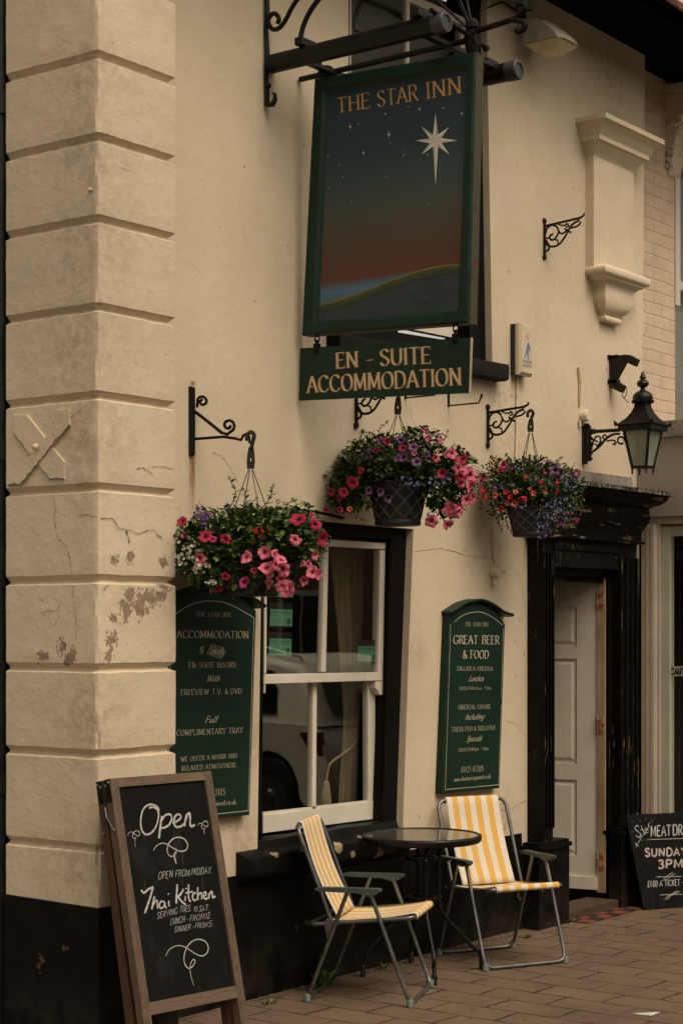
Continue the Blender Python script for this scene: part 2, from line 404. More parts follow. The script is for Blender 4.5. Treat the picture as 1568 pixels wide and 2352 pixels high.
def glass(name, tintc, refl=1.0, ior=1.6):
    n = NT(name); g = n.n.new('ShaderNodeBsdfGlossy'); g.inputs['Roughness'].default_value = .015; g.inputs['Color'].default_value = (refl, refl, refl, 1)
    t = n.n.new('ShaderNodeBsdfTransparent'); t.inputs['Color'].default_value = c4(tintc)
    f = n.n.new('ShaderNodeFresnel'); f.inputs['IOR'].default_value = ior
    w = n.bump(n.noise(n.coord('Position'), 2.2, 2), .02, .02); n.L(w, g.inputs['Normal'])
    bf_ = n.n.new('ShaderNodeNewGeometry').outputs['Backfacing']
    mx = n.n.new('ShaderNodeMixShader'); n.L(n.math('MULTIPLY', f.outputs[0], n.math('SUBTRACT', 1.0, bf_)), mx.inputs[0]); n.L(t.outputs[0], mx.inputs[1]); n.L(g.outputs[0], mx.inputs[2])
    n.L(mx.outputs[0], n.o.inputs[0]); return n.m
M_glass = glass('old window glass', (.92, .92, .88), 1.0, 2.35)
M_glassup = glass('upper window glass', (.80, .80, .78), .8, 1.22)
def table_glass():
    n = NT('smoked table glass'); n.out((.075, .068, .055), n.rng(n.noise(n.coord('Object'), 7, 4), .3, .7, .05, .16), 0, None, .8); n.b.inputs['Alpha'].default_value = .9; n.b.inputs['IOR'].default_value = 1.6; return n.m
M_tableglass = table_glass()
def lamp_glass():
    n = NT('greenish lamp glass'); n.b.inputs['Alpha'].default_value = .80
    a = n.noise(n.coord('Object'), 12, 4)
    n.out(n.mix((.20, .235, .165), (.29, .32, .24), n.rng(a, .3, .7)), .25, 0, None, .5); return n.m
M_lampglass = lamp_glass()
def brickpaint():
    n = NT('painted brick'); p = n.coord('Position'); 
    sw = n.n.new('ShaderNodeSeparateXYZ'); n.L(p, sw.inputs[0]); cb = n.n.new('ShaderNodeCombineXYZ')
    n.L(sw.outputs[0], cb.inputs[0]); n.L(sw.outputs[2], cb.inputs[1])
    bt = n.n.new('ShaderNodeTexBrick'); bt.inputs['Scale'].default_value = 1; bt.inputs['Brick Width'].default_value = .225; bt.inputs['Row Height'].default_value = .078
    bt.inputs['Mortar Size'].default_value = .007; bt.inputs['Mortar Smooth'].default_value = .45; bt.offset = .5
    dn = n.n.new('ShaderNodeTexNoise'); dn.inputs['Scale'].default_value = 6; n.L(p, dn.inputs['Vector'])
    va = n.n.new('ShaderNodeVectorMath'); va.operation = 'SCALE'; va.inputs['Scale'].default_value = .012; n.L(dn.outputs['Color'], va.inputs[0])
    vb = n.n.new('ShaderNodeVectorMath'); n.L(cb.outputs[0], vb.inputs[0]); n.L(va.outputs[0], vb.inputs[1]); n.L(vb.outputs[0], bt.inputs['Vector'])
    c = (.60, .455, .325)
    a = n.noise(p, 6, 5)
    col = n.mix(sh(c, .86), sh(c, 1.08), n.rng(a, .3, .7)); col = n.mix(col, sh(c, .80), n.math('MULTIPLY', n.math('MULTIPLY', bt.outputs['Fac'], n.rng(n.noise(p, 5, 4), .35, .65)), .45))
    h = n.math('ADD', n.math('MULTIPLY', bt.outputs['Fac'], -.9), n.math('MULTIPLY', n.noise(p, 40, 5), .7))
    return n.out(col, .75, 0, n.bump(h, .8, .006), .3)
M_brickpaint = brickpaint()
def paving():
    n = NT('block paving'); p = n.coord('Position')
    dn = n.n.new('ShaderNodeTexNoise'); dn.inputs['Scale'].default_value = 7; dn.inputs['Detail'].default_value = 7; n.L(p, dn.inputs['Vector'])
    va = n.n.new('ShaderNodeVectorMath'); va.operation = 'SCALE'; va.inputs['Scale'].default_value = .034; n.L(dn.outputs['Color'], va.inputs[0])
    vb = n.n.new('ShaderNodeVectorMath'); n.L(p, vb.inputs[0]); n.L(va.outputs[0], vb.inputs[1])
    mp = n.n.new('ShaderNodeMapping'); mp.inputs['Rotation'].default_value = (0, 0, R(91)); mp.inputs['Location'].default_value = (.08, .05, 0); n.L(vb.outputs[0], mp.inputs[0])
    bt = n.n.new('ShaderNodeTexBrick'); bt.inputs['Scale'].default_value = 1; bt.inputs['Brick Width'].default_value = .36; bt.inputs['Row Height'].default_value = .205
    bt.inputs['Mortar Size'].default_value = .0072; bt.inputs['Mortar Smooth'].default_value = .25; bt.offset = .5; bt.inputs['Bias'].default_value = 0
    bt.inputs['Color1'].default_value = (0, 0, 0, 1); bt.inputs['Color2'].default_value = (1, 1, 1, 1); bt.inputs['Mortar'].default_value = (.5, .5, .5, 1)
    n.L(mp.outputs[0], bt.inputs['Vector'])
    g = n.n.new('ShaderNodeSeparateColor'); n.L(bt.outputs['Color'], g.inputs[0])
    c = (.142, .094, .060)
    col = n.mix(sh(c, .90), sh(c, 1.08), g.outputs[0])
    col = n.mix(col, sh(c, .60), n.rng(n.noise(p, 1.7, 7, .65), .42, .70, 0, .8))
    col = n.mix(col, (.16, .12, .085), n.rng(n.noise(p, 150, 3), .52, .68, 0, .6))
    col = n.mix(col, (.042, .028, .018), n.rng(n.noise(p, 9, 6, .7), .55, .72, 0, .65))
    joint = n.math('MULTIPLY', bt.outputs['Fac'], n.rng(n.noise(p, 5, 5, .65), .34, .58, .15, 1))
    jc = n.mix((.014, .010, .006), (.030, .036, .012), n.rng(n.noise(p, 11, 3), .55, .68))
    col = n.mix(col, jc, joint)
    h = n.math('ADD', n.math('MULTIPLY', bt.outputs['Fac'], -1.6), n.math('ADD', n.math('MULTIPLY', n.noise(p, 130, 4), .30), n.math('MULTIPLY', g.outputs[0], .35)))
    return n.out(col, .88, 0, n.bump(h, .7, .006), .22)
M_pave = paving()
M_asphalt = plain('asphalt', (.045, .042, .038), .9, var=.2, scale=30, bump=.6, bscale=150, kind='Position')
M_kerb = plain('granite kerb', (.16, .14, .12), .8, var=.2, scale=30, bump=.4, kind='Position')
M_tilered = plain('red quarry tile', (.17, .045, .025), .6, var=.3, scale=18, bump=.3)
M_tileblk = plain('black quarry tile', (.020, .019, .019), .6, var=.3, scale=18, bump=.3)
def stripes():
    n = NT('yellow and white deckchair fabric'); uv = n.n.new('ShaderNodeTexCoord').outputs['UV']
    s_ = n.n.new('ShaderNodeSeparateXYZ'); n.L(uv, s_.inputs[0])
    fr = n.math('FRACT', s_.outputs[0]); m = n.math('GREATER_THAN', fr, .5)
    wv = n.noise(n.coord('UV', (60, 260, 1)), 4, 2)
    col = n.mix((.62, .565, .47), (.62, .355, .075), m)
    col = n.mix(col, (.42, .33, .20), n.rng(n.noise(n.coord('Object'), 9, 5), .5, .8, 0, .4))
    return n.out(col, .8, 0, n.bump(wv, .25, .002), .2)
M_stripe = stripes()
def leafmat(name, c):
    n = NT(name); a = n.noise(n.coord('Object'), 30, 3)
    n.out(n.mix(sh(c, .65), sh(c, 1.3), n.rng(a, .3, .7)), .5, 0, None, .35)
    n.b.inputs['Subsurface Weight'].default_value = 0.0
    n.b.inputs['Transmission Weight'].default_value = 0.0
    return n.m
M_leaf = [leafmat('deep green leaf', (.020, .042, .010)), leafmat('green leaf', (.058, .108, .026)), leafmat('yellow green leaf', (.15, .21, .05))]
M_stem = plain('green stem', (.045, .05, .018), .7)
def petal(name, c): return plain(name, c, .6, var=.14, scale=40, bump=.2, bscale=90, spec=.25)
PET = {'pink': (petal('salmon pink petal', (.50, .112, .165)), petal('rose throat', (.24, .04, .05))),
       'hot': (petal('magenta red petal', (.26, .006, .036)), petal('crimson throat', (.10, .004, .018))),
       'mag': (petal('magenta petal', (.36, .03, .12)), petal('dark magenta throat', (.16, .01, .05))),
       'plum': (petal('mauve petal', (.135, .058, .135)), petal('dark purple throat', (.022, .008, .03))),
       'purple': (petal('violet petal', (.10, .045, .14)), petal('deep violet throat', (.02, .008, .03))),
       'red': (petal('scarlet petal', (.38, .010, .014)), petal('dark red throat', (.20, .006, .008))),
       'orange': (petal('coral petal', (.42, .080, .035)), petal('rusty throat', (.22, .03, .014))),
       'white': (petal('white petal', (.58, .56, .45)), petal('yellowish throat', (.42, .38, .14))),
       'blue': (petal('lobelia petal', (.12, .105, .27)), petal('pale lobelia eye', (.36, .34, .5)))}
# ---------------------------------------------------------------- lettering: strokes of a hand-drawn alphabet swept by a pen
G = {
'A': (8, "0.3,0 4,10 7.7,0;1.7,3.6 6.3,3.6"), 'B': (7, "1,0 1,10;~1,10 4,9.9 5.8,8.9 5.8,6.6 4.2,5.5 1,5.3;~1,5.3 4.4,5.2 6.5,4 6.5,1.4 4.6,.1 1,0"),
'C': (8, "~7.4,8 6,9.6 4.2,10 2,9 .7,6.5 .7,3.5 2,1 4.2,0 6,.4 7.4,2"), 'D': (8.2, "1,0 1,10;~1,10 4,9.9 6.6,8.3 7.5,5 6.6,1.7 4,.1 1,0"),
'E': (6.6, "1,0 1,10;1,10 5.8,10;1,5.2 5,5.2;1,0 6,0"), 'F': (6, "1,0 1,10;1,10 5.8,10;1,5.2 4.8,5.2"),
'G': (8.4, "~7.4,8 6,9.6 4.2,10 2,9 .7,6.5 .7,3.5 2,1 4.2,0 6,.3 7.4,1.4;7.4,4.6 7.4,1.2"), 'H': (8, "1,0 1,10;7,0 7,10;1,5.2 7,5.2"),
'I': (2.6, "1.3,0 1.3,10"), 'K': (7.5, "1,0 1,10;1,4.5 6.5,10;2.8,6.2 7,0"), 'L': (6, "1,0 1,10;1,0 5.8,0"),
'M': (9.6, "1,0 1.4,10;1.4,10 4.8,1.2 8.2,10;8.2,10 8.6,0"), 'N': (8.6, "1.2,0 1.2,10;1.2,10 7.3,0;7.3,0 7.3,10"),
'O': (8.6, "~4.3,10 1.9,9 .7,6.5 .7,3.5 1.9,1 4.3,0 6.7,1 7.9,3.5 7.9,6.5 6.7,9 4.3,10"), 'P': (6.5, "1,0 1,10;~1,10 4.2,9.9 5.9,8.7 5.9,6.2 4.2,5 1,4.9"),
'R': (7.2, "1,0 1,10;~1,10 4.2,9.9 5.9,8.7 5.9,6.4 4.2,5.1 1,5;3.4,5 7,0"), 'S': (6.8, "~6,8.3 4.7,9.8 2.9,9.9 1.3,8.8 1.2,7 2.6,5.7 4.5,4.6 6,3.2 5.9,1.3 4.4,.1 2.4,.1 .8,1.8"),
'T': (7.4, "3.7,0 3.7,10;.4,10 7,10"), 'U': (8, "~1,10 1,6.5 1.1,3 2.1,.8 4,0 5.9,.8 6.9,3 7,6.5 7,10"), 'V': (8, ".3,10 4,0 7.7,10"),
'W': (11.4, ".2,10 3,0 5.6,9.5;5.6,9.5 8.3,0 11.1,10"), 'X': (7.6, ".5,10 7,0;.5,0 7,10"), 'Y': (7.6, ".3,10 3.8,5 7.3,10;3.8,5 3.8,0"),
'0': (6, "~3,10 1.2,8.6 .6,5 1.2,1.4 3,0 4.8,1.4 5.4,5 4.8,8.6 3,10"), '1': (3.6, ".7,8 2.2,10 2.2,0"), '2': (6.2, "~.8,8 2,9.8 4,9.8 5.3,8 4.8,5.8 .6,.1;.6,.1 5.8,.1"),
'3': (6, "~.8,8.6 2.4,10 4.4,9.4 5,7.4 4.2,5.8 2.6,5.3;~2.6,5.3 4.6,4.8 5.5,3 4.8,.9 2.8,0 .6,1.3"), '4': (6.4, "4.4,0 4.4,10 .4,3 6,3"),
'5': (6, "5.2,10 1.5,10 1.1,5.6;~1.1,5.6 3.2,6.2 5.1,5 5.4,2.8 4.2,.6 2.4,0 .6,1.2"), '6': (6, "~5,9 3,10 1.2,7.6 .7,4 1.4,.9 3.2,0 5,1.2 5.3,3.6 4.2,5.6 2.4,5.6 .8,3.8"),
'7': (5.8, ".5,10 5.4,10 2.2,0"), '8': (6, "~3,5.4 1,6.8 1.3,9.2 3,10 4.7,9.2 5,6.8 3,5.4 .8,3.6 .9,1 3,0 5.1,1 5.2,3.6 3,5.4"), '9': (6, "~5.2,6.4 3.8,4.5 1.8,4.6 .7,6.6 1.2,9.2 3,10 4.8,9 5.3,6 4.8,2.4 2.6,0 1,.8"),
'&': (7.4, "~7,0 2.7,6.3 1.8,8.3 2.8,9.9 4.4,9.2 4.2,7.3 1.5,4.8 .7,2.4 2,.2 4.2,.2 5.9,2 6.8,4.8"), '-': (4.5, "~.8,4 3.7,4"), '.': (2, "~.9,.1 1.1,.9"), '/': (5, "~0,-1 5,10"),
'£': (7, "~6,8.4 4.6,10 3,9.2 2.6,7 2.9,3.6 1.2,.4;.8,.2 6.2,.2;.9,5 4.9,5"), '*': (5, "2.5,2.5 2.5,9;.2,4 4.8,7.5;.2,7.5 4.8,4"),
'a': (6, "~5,5.2 3.4,6.3 1.4,5.2 .8,3 1.6,.6 3.2,.1 5,2.4;~5,6.2 5,2 5.3,.5 6.2,.5"), 'b': (6, "1,0 1,10;~1,4.6 2.8,6.3 4.8,5.2 5.2,3 4.6,.8 2.8,0 1,1.6"), 'c': (5.2, "~5,5 3.4,6.3 1.5,5.2 .8,3 1.6,.7 3.4,0 5.2,1.4"),
'd': (6.2, "~5,5.2 3.4,6.3 1.4,5.2 .8,3 1.6,.6 3.2,.1 5,2;5,10 5,0"), 'e': (5.4, "~.9,3.2 4.9,3.6 4.4,5.6 3,6.3 1.3,5 .9,2.8 1.8,.6 3.4,0 5.3,1.4"), 'f': (4.4, "~4.4,9.2 3,10 1.9,8.4 1.8,4 1.8,0;.4,6 3.8,6"),
'g': (6, "~5,5.2 3.4,6.3 1.4,5.2 .8,3 1.6,.6 3.2,.1 5,2.4;~5,6.2 5,0 4.6,-2.6 3,-3.6 1,-2.6"), 'h': (6, "1,0 1,10;~1,4 2.6,6.1 4.3,6 4.8,4.2 4.8,1.4 5,.2 6,.5"), 'i': (2.8, "~1.2,6.2 1.2,1.6 1.5,.3 2.6,.5;~1.2,8.2 1.3,9"),
'k': (5.6, "1,0 1,10;1,2.6 4.6,6.2;2.2,3.8 5.2,0"), 'l': (2.8, "~1.2,10 1.2,1.6 1.5,.3 2.6,.5"), 'm': (9, "1,0 1,6.2;~1,4 2.4,6.1 3.9,6 4.4,4.2 4.4,0;~4.4,4 6,6.1 7.4,6 7.9,4.2 7.9,1.2 8.2,.2 9,.5"),
'n': (6, "1,0 1,6.2;~1,4 2.6,6.1 4.3,6 4.8,4.2 4.8,1.2 5.1,.2 6,.5"), 'o': (5.8, "~2.9,6.3 1.3,5.2 .8,3.1 1.4,.9 2.9,0 4.5,.9 5,3.1 4.5,5.2 2.9,6.3"), 'p': (6, "1,-3.6 1,6.2;~1,4.6 2.8,6.3 4.8,5.2 5.2,3 4.6,.8 2.8,0 1,1.6"),
'r': (4.4, "1,0 1,6.2;~1,3.8 2.2,5.8 3.4,6.3 4.4,5.8"), 's': (5, "~4.4,5.2 3.2,6.3 1.7,5.8 1.4,4.4 2.8,3.3 4.3,2.2 4.2,.7 2.8,0 .8,.9"), 't': (4, "~1.7,9 1.6,4 1.8,.8 3,.1 4,.9;.3,6.2 3.8,6.2"),
'u': (6, "~1,6.2 1,2.2 1.8,.2 3.2,.2 4.8,2.2;~4.8,6.2 4.8,1.2 5.1,.2 6,.5"), 'v': (5.6, ".5,6.2 2.8,0 5.1,6.2"), 'w': (8, ".4,6.2 2.3,0 4,5.6;4,5.6 5.8,0 7.6,6.2"), 'y': (6, "~1,6.2 1,2.4 1.9,.4 3.2,.3 4.8,2.4;~4.8,6.2 4.8,0 4.4,-2.6 2.9,-3.6 .9,-2.6"), ' ': (4, ""),
}
def glyph(ch):
    w, sdef = G[ch]; out = []
    for part in sdef.split(';'):
        if not part: continue
        cur = part[0] == '~'
        pts = [Vector((float(a), float(b), 0)) for a, b in (q.split(',') for q in part.lstrip('~').split())]
        out.append((cur, smooth_path(pts, 5) if cur and len(pts) > 2 else pts))
    return w, out
class Pen:
    """style: 'serif' (broad nib and serifs), 'script' (broad nib, slanted) or 'chalk' (even line)"""
    def __init__(s, mb, nrm, mi=0, lift=.0008): s.mb = mb; s.n = nrm; s.mi = mi; s.l = lift; s.k = 0
    def quad(s, pts):
        s.k += 1
        d = s.n*(s.l + (s.k % 40)*2.5e-6)
        s.mb.add([p + d for p in pts], [tuple(range(len(pts)))], s.mi)
    def line(s, P3, w, taper=False):
        """a chalk stroke of width w through 3-D points"""
        n = len(P3)
        if n < 2: return
        L, Rr = [], []
        for i, p in enumerate(P3):
            t = (P3[min(i+1, n-1)] - P3[max(i-1, 0)]).normalized(); q = s.n.cross(t).normalized()
            ww = w*.5*(1 if not taper else (.55+.45*math.sin(math.pi*i/(n-1))))
            ww *= .88 + .24*((math.sin(i*2.7+s.k)+1)/2)
            L.append(p+q*ww); Rr.append(p-q*ww)
        s.k += 1
        d = s.n*(s.l + (s.k % 40)*2.5e-6)
        V = [p+d for p in L+Rr]
        s.mb.add(V, [(i, i+1, n+i+1, n+i) for i in range(n-1)], s.mi)
    def text(s, txt, P0, ex, ey, style='serif', thick=1.35, thin=.35, nib=20, jit=0, rnd=None, gap=1.2):
        x = 0.0; rnd = rnd or random
        nv = Vector((math.cos(R(nib)), math.sin(R(nib)), 0))*thick
        for ch in txt:
            w, strokes = glyph(ch)
            jy = rnd.uniform(-jit, jit) if jit else 0
            T = lambda q: P0 + ex*(x+q.x) + ey*(q.y+jy)
            for cur, pts in strokes:
                if style == 'chalk':
                    s.line([T(q) for q in pts], thick*ey.length)
                    continue
                for a, b in zip(pts, pts[1:]):
                    dd = (b-a)
                    if dd.length < 1e-6: continue
                    u = dd.normalized()
                    cr = abs(u.x*nv.y - u.y*nv.x)
                    h = nv*.5
                    if cr < thin:                     # almost along the nib: keep a hairline
                        h = Vector((-u.y, u.x, 0))*thin*.5
                    e = u*.12 if not cur else u*.02
                    s.quad([T(a-e-h), T(a-e+h), T(b+e+h), T(b+e-h)])
                if style == 'serif' and not cur:
                    for e_, o_ in ((pts[0], pts[1]), (pts[-1], pts[-2])):
                        if abs(e_.y-round(e_.y/10)*10) < .05 and abs(e_.y-o_.y) > 2.5:
                            q = e_; k = .48 if e_.y < 5 else -.48
                            z = Vector((1.5, 0, 0))
                            s.quad([T(q-z), T(q+z), T(q+z*.8+Vector((0, k, 0))), T(q-z*.8+Vector((0, k, 0)))])
                        elif abs(e_.y-o_.y) < .1 and e_.x > 4 and abs(e_.y-10) < .1:   # E F T arms
                            q = e_; s.quad([T(q+Vector((-.3, .15, 0))), T(q+Vector((.15, .15, 0))), T(q+Vector((.1, -1.7, 0))), T(q+Vector((-.15, -1.7, 0)))])
                        elif abs(e_.y-o_.y) < .1 and e_.x > 4.4 and abs(e_.y) < .1:
                            q = e_; s.quad([T(q+Vector((-.3, -.15, 0))), T(q+Vector((.15, -.15, 0))), T(q+Vector((.3, 1.9, 0))), T(q+Vector((.05, 1.9, 0)))])
            x += w + gap
    def fit(s, txt, pl, p0, p1, cap, slant=0, **kw):
        """baseline from photo point p0 to p1 on plane pl, capitals cap pixels tall"""
        gap = kw.get('gap', 1.2)
        adv = sum(G[c][0]+gap for c in txt) - gap
        A, B = hit(*p0, pl), hit(*p1, pl)
        U = hit(p0[0]+slant, p0[1]-cap, pl)
        s.text(txt, A, (B-A)/adv, (U-A)/10, **kw)

# ---------------------------------------------------------------- ground
def sheet(name, x0, x1, y0, y1, z, m):
    mb = MB(); mb.add([(x0, y0, z), (x1, y0, z), (x1, y1, z), (x0, y1, z)], [(0, 1, 2, 3)])
    return tag(mb.build(name, m), kind='structure')
sheet('ground', -120, 160, -120, 160, -.13, M_asphalt)
sheet('road', -60, 90, -4.5, 2.2, -.12, M_asphalt)
mb = MB(); mb.box((-60, 2.36, -.1), (90, 9, 0)); tag(mb.build('pavement', M_pave), kind='structure')
mb = MB(); mb.box((-60, 2.2, -.12), (90, 2.36, -.004)); tag(mb.build('kerb', M_kerb), kind='structure')
mb = MB(); mb.box((-60, -7, -.1), (90, -4.5, .02)); tag(mb.build('far_pavement', M_kerb), kind='structure')
# red and black quarry tiles before the door step
mb = MB()
tx0, tx1 = 9.02, 9.72
nt = 7
for i in range(nt):
    for j in range(2):
        a, b = tx0+(tx1-tx0)*i/nt, tx0+(tx1-tx0)*(i+1)/nt
        y0, y1 = 4.985+.085*j, 4.985+.085*(j+1)
        zz = .009+random.uniform(-.0012, .0012)
        mb.box((a+.002, y0+.002, .001), (b-.002, y1-.002, zz), (i//1+j) % 2)
tag(mb.build('path_tiles', [M_tilered, M_tileblk]), kind='structure')

# ---------------------------------------------------------------- the inn
inn = thing('inn_building', 'cream rendered old inn with black plinth, sash window, dark door surround and rusticated corner pier', 'building', (7.5, 5.3, 0))
ZS = 5.31                                               # soffit height
# facade wall with its three openings, one solid 0.12 thick
XR_top, XR_bot = hit(1480, 128, PY(YF)).x, hit(1464, 1185, PY(YF)).x
outer = [(5.45, .0), (XR_bot-.0, .0), (XR_bot, 1.5), (XR_bot+.02, 2.3), (hit(1475, 700, PY(YF)).x, hit(1475, 700, PY(YF)).z), (XR_top, ZS), (XR_top, ZS+.9), (5.45, ZS+.9)]
lowwin = q2([(602, 1183), (690, 1191), (949, 1215), (938, 1500), (924, 1925), (591, 1972)], YF)
dx0, dx1 = 8.76, 9.82
doorh = [(dx0, .02), (dx1, .02), (dx1, 2.25), (dx0, 2.25)]
upwin = q2([(800, -140), (1128, -85), (1117, 25), (1122, 330), (1130, 845), (800, 768)], YF)
mb = MB(); wall_solid(mb, YF, .14, outer, [lowwin, doorh, upwin])
facade = mb.build('wall', M_wall, inn)
# black plinth, 12 mm proud of the wall; stops at the door surround
mb = MB()
def plinth(x0, x1, zt0, zt1):
    nseg = 24; V = []
    for i in range(nseg+1):
        t = i/nseg; x = x0+(x1-x0)*t; z = zt0+(zt1-zt0)*t + mnoise.noise(Vector((x*9, 1, 2)))*.006
        V.append((x, z))
    mb.prism([(x0, YF-.012, 0)] + [(x, YF-.012, z) for x, z in V][::1] + [(x1, YF-.012, 0)], (0, .0115, 0))
plinth(5.45, 8.655, .585, .537)
mb.build('plinth', M_black, inn)
# ---- corner pier: rusticated blocks with V joints, black foot
XR = 5.600; YB = 5.595
joints = [CAMH + (HOR-y)/FPX*7.147 for y in (-262, -75, 126, 315, 503, 706, 909, 1120, 1332, 1537, 1736, 1953)]
levels = [(.575, 0)]
for z in sorted(joints):
    levels += [(z-.040, 0), (z-.017, .0), (z-.005, .023), (z+.001, .024), (z+.023, .001), (z+.048, 0)]
levels.append((6.2, 0))
def pier_ring(inset, z, nf=30, ns=34, k=1.0):
    pts = []
    for i in range(ns+1):
        t = i/ns; pts.append([XP+inset, YB+(YP+inset-YB)*t, z, -1, 0])
    for i in range(1, nf+1):
        t = i/nf; pts.append([XP+inset+(XR-inset-XP-inset)*t, YP+inset, z, 0, -1])
    out = []
    for x, y, zz, nx, ny in pts:
        a = mnoise.fractal(Vector((x*7+3, y*7, zz*7)), 1, 2, 4)*.0020*k + mnoise.noise(Vector((x*38, y*38, zz*38)))*.0009*k
        b = mnoise.noise(Vector((x*16, y*16, zz*16+40)))*.0026*k
        out.append((x+nx*a, y+ny*a, zz+b))
    # keep the arris soft and knocked about
    c = ns; cx, cy, cz = out[c]
    kk = max(0, mnoise.noise(Vector((1.5, 2.5, z*9))))*.012*k+.004
    out[c] = (cx+kk, cy+kk, cz)
    out += [(XR, YF+.05, z), (XR, YB, z)] if inset == 0 else [(XR-inset, YF+.05, z), (XR-inset, YB, z)]
    return out
mb = MB(); rings = []
zz = []
for (z0, i0), (z1, i1) in zip(levels, levels[1:]):
    nn = max(1, int((z1-z0)/.022)) if i0 == 0 and i1 == 0 else 1
    for k in range(nn): zz.append((z0+(z1-z0)*k/nn, i0+(i1-i0)*k/nn))
zz.append(levels[-1])
rings = [pier_ring(i, z) for z, i in zz]
n = len(rings[0])
V = [p for r in rings for p in r]
Fc = [(i*n+k, i*n+(k+1) % n, (i+1)*n+(k+1) % n, (i+1)*n+k) for i in range(len(rings)-1) for k in range(n)]
Fc.append(tuple((len(rings)-1)*n+k for k in range(n)))
mb.add(V, Fc)
pier = mb.build('corner_pier', M_pier, inn, smooth=24)
mb = MB()
e = .014
mb.add(*(lambda P: ([*P], [(0,1,5,4),(1,2,6,5),(2,3,7,6),(3,0,4,7),(4,5,6,7)]))([(XP-e,YB,0),(XP-e,YP-e,0),(XR+e*.2,YP-e,0),(XR+e*.2,YF-.013,0),(XP-e,YB,.583),(XP-e,YP-e,.574),(XR+e*.2,YP-e,.578),(XR+e*.2,YF-.013,.578)]))
mb.build('pier_plinth', M_black, inn)
# raised cross-shaped wall tie on the pier side and its bolt
def z3(x, y): return (x*.4132, 847+y*.4132)
mb = MB()
A_ = [(75,255),(150,255),(360,520),(355,560),(357,612),(318,606),(280,612),(205,530),(75,355)]
B_ = [(320,225),(350,232),(388,224),(383,270),(386,312),(112,645),(80,636),(40,650),(70,600),(300,330)]
mb.prism([hit(*z3(*p), PX(XP-.008)) for p in A_], (.02, 0, 0), 0, .0018)
mb.prism([hit(*z3(*p), PX(XP-.012)) for p in B_], (.02, 0, 0), 0, .0018)
c = hit(*z3(203, 434), PX(XP-.02)); mb.lathe([(.014, 0), (.014, .010), (.009, .016), (.001, .019)], c, 10, axis=(-1, 0, 0))
c = hit(132, 272*2.55, PX(XP)); c = hit(210, 436, PX(XP)); mb.lathe([(.008, -.004), (.009, .008), (.006, .014), (.001, .016)], c, 8, axis=(-1, .2, 0))
mb.build('wall_tie', M_pier, pier)
# cracks, and dark lines along the wall tie: thin dark ribbons on the render
M_crack = plain('crack shadow earth', (.06, .042, .026), .95, var=.4, bump=0)
def crack_and_line(mb, pts, pl, w=.0028, lift=.0012, seed=1):
    rnd = random.Random(seed); P = []
    n = pl[1]
    path = [hit(x, y, pl) for x, y in pts]
    for a, b in zip(path, path[1:]):
        m = max(2, int((b-a).length/.012)); t = (b-a).normalized(); q = n.cross(t)
        for k in range(m): P.append(a+(b-a)*k/m + q*rnd.uniform(-.004, .004))
    P.append(path[-1])
    L = []; nn = len(P)
    V = []
    for i, p in enumerate(P):
        t = (P[min(i+1, nn-1)]-P[max(i-1, 0)]).normalized(); q = n.cross(t)
        ww = w*rnd.uniform(.25, 1)*.5
        V += [p+q*ww+n*lift, p-q*ww+n*lift]
    mb.add(V, [(2*i, 2*i+1, 2*i+3, 2*i+2) for i in range(nn-1)])
mb = MB()
sl = (Vector((XP-.0035, 0, 0)), Vector((-1, 0, 0))); fl = (Vector((0, YP-.0035, 0)), Vector((0, -1, 0)))
crack_and_line(mb, [z3(290,670), z3(310,770), z3(305,850), z3(325,950), z3(370,980), z3(390,1060), z3(400,1140)], sl, .003)
crack_and_line(mb, [z3(405,1210), z3(412,1320), z3(425,1400), z3(420,1510)], sl, .0025, seed=2)
crack_and_line(mb, [z3(430,815), z3(500,812), z3(545,828)], sl, .003, seed=3)
crack_and_line(mb, [z3(556,828), z3(620,828), z3(665,890), z3(700,888), z3(760,918), z3(850,896), z3(900,940)], fl, .004, seed=4)
crack_and_line(mb, [z3(700,895), z3(720,965)], fl, .007, seed=5)
crack_and_line(mb, [z3(760,560), z3(800,548), z3(850,590)], fl, .004, seed=6); crack_and_line(mb, [z3(840,545), z3(900,540), z3(965,556)], fl, .003, seed=7)
crack_and_line(mb, [z3(240,1365), z3(270,1340), z3(320,1350), z3(335,1310)], sl, .004, seed=8); crack_and_line(mb, [z3(330,1375), z3(310,1425)], sl, .003, seed=9)
crack_and_line(mb, [z3(870,920), z3(905,945)], fl, .003, seed=10); crack_and_line(mb, [z3(910,1205), z3(935,1240), z3(955,1215)], fl, .004, seed=11)
crack_and_line(mb, [z3(386,312), z3(300,412), z3(210,525), z3(112,645), z3(80,637), z3(42,650)], (Vector((XP-.0128, 0, 0)), Vector((-1, 0, 0))), .0055, .0004, seed=17); crack_and_line(mb, [z3(75,355), z3(140,440), z3(205,530)], (Vector((XP-.0088, 0, 0)), Vector((-1, 0, 0))), .004, .0004, seed=18); crack_and_line(mb, [z3(210,530), z3(282,613), z3(318,607), z3(357,613)], (Vector((XP-.0088, 0, 0)), Vector((-1, 0, 0))), .004, .0004, seed=19)  # dark lines drawn along the lower edges of the raised tie
crack_and_line(mb, [(440, 608), (455, 620), (470, 640)], fl, .002, seed=12); crack_and_line(mb, [(272, 380), (283, 388), (300, 392)], fl, .0025, seed=13)
crack_and_line(mb, [z3(385,285), z3(440,235), z3(490,195)], sl, .0025, seed=14); crack_and_line(mb, [z3(600,1200), z3(580,1230)], fl, .005, seed=15)
crack_and_line(mb, [z3(215,1265), z3(245,1300), z3(250,1270)], sl, .003, seed=16)
mb.build('crack_and_line', M_crack, pier)
mb = MB(); wl_ = (Vector((0, YF, 0)), Vector((0, -1, 0)))
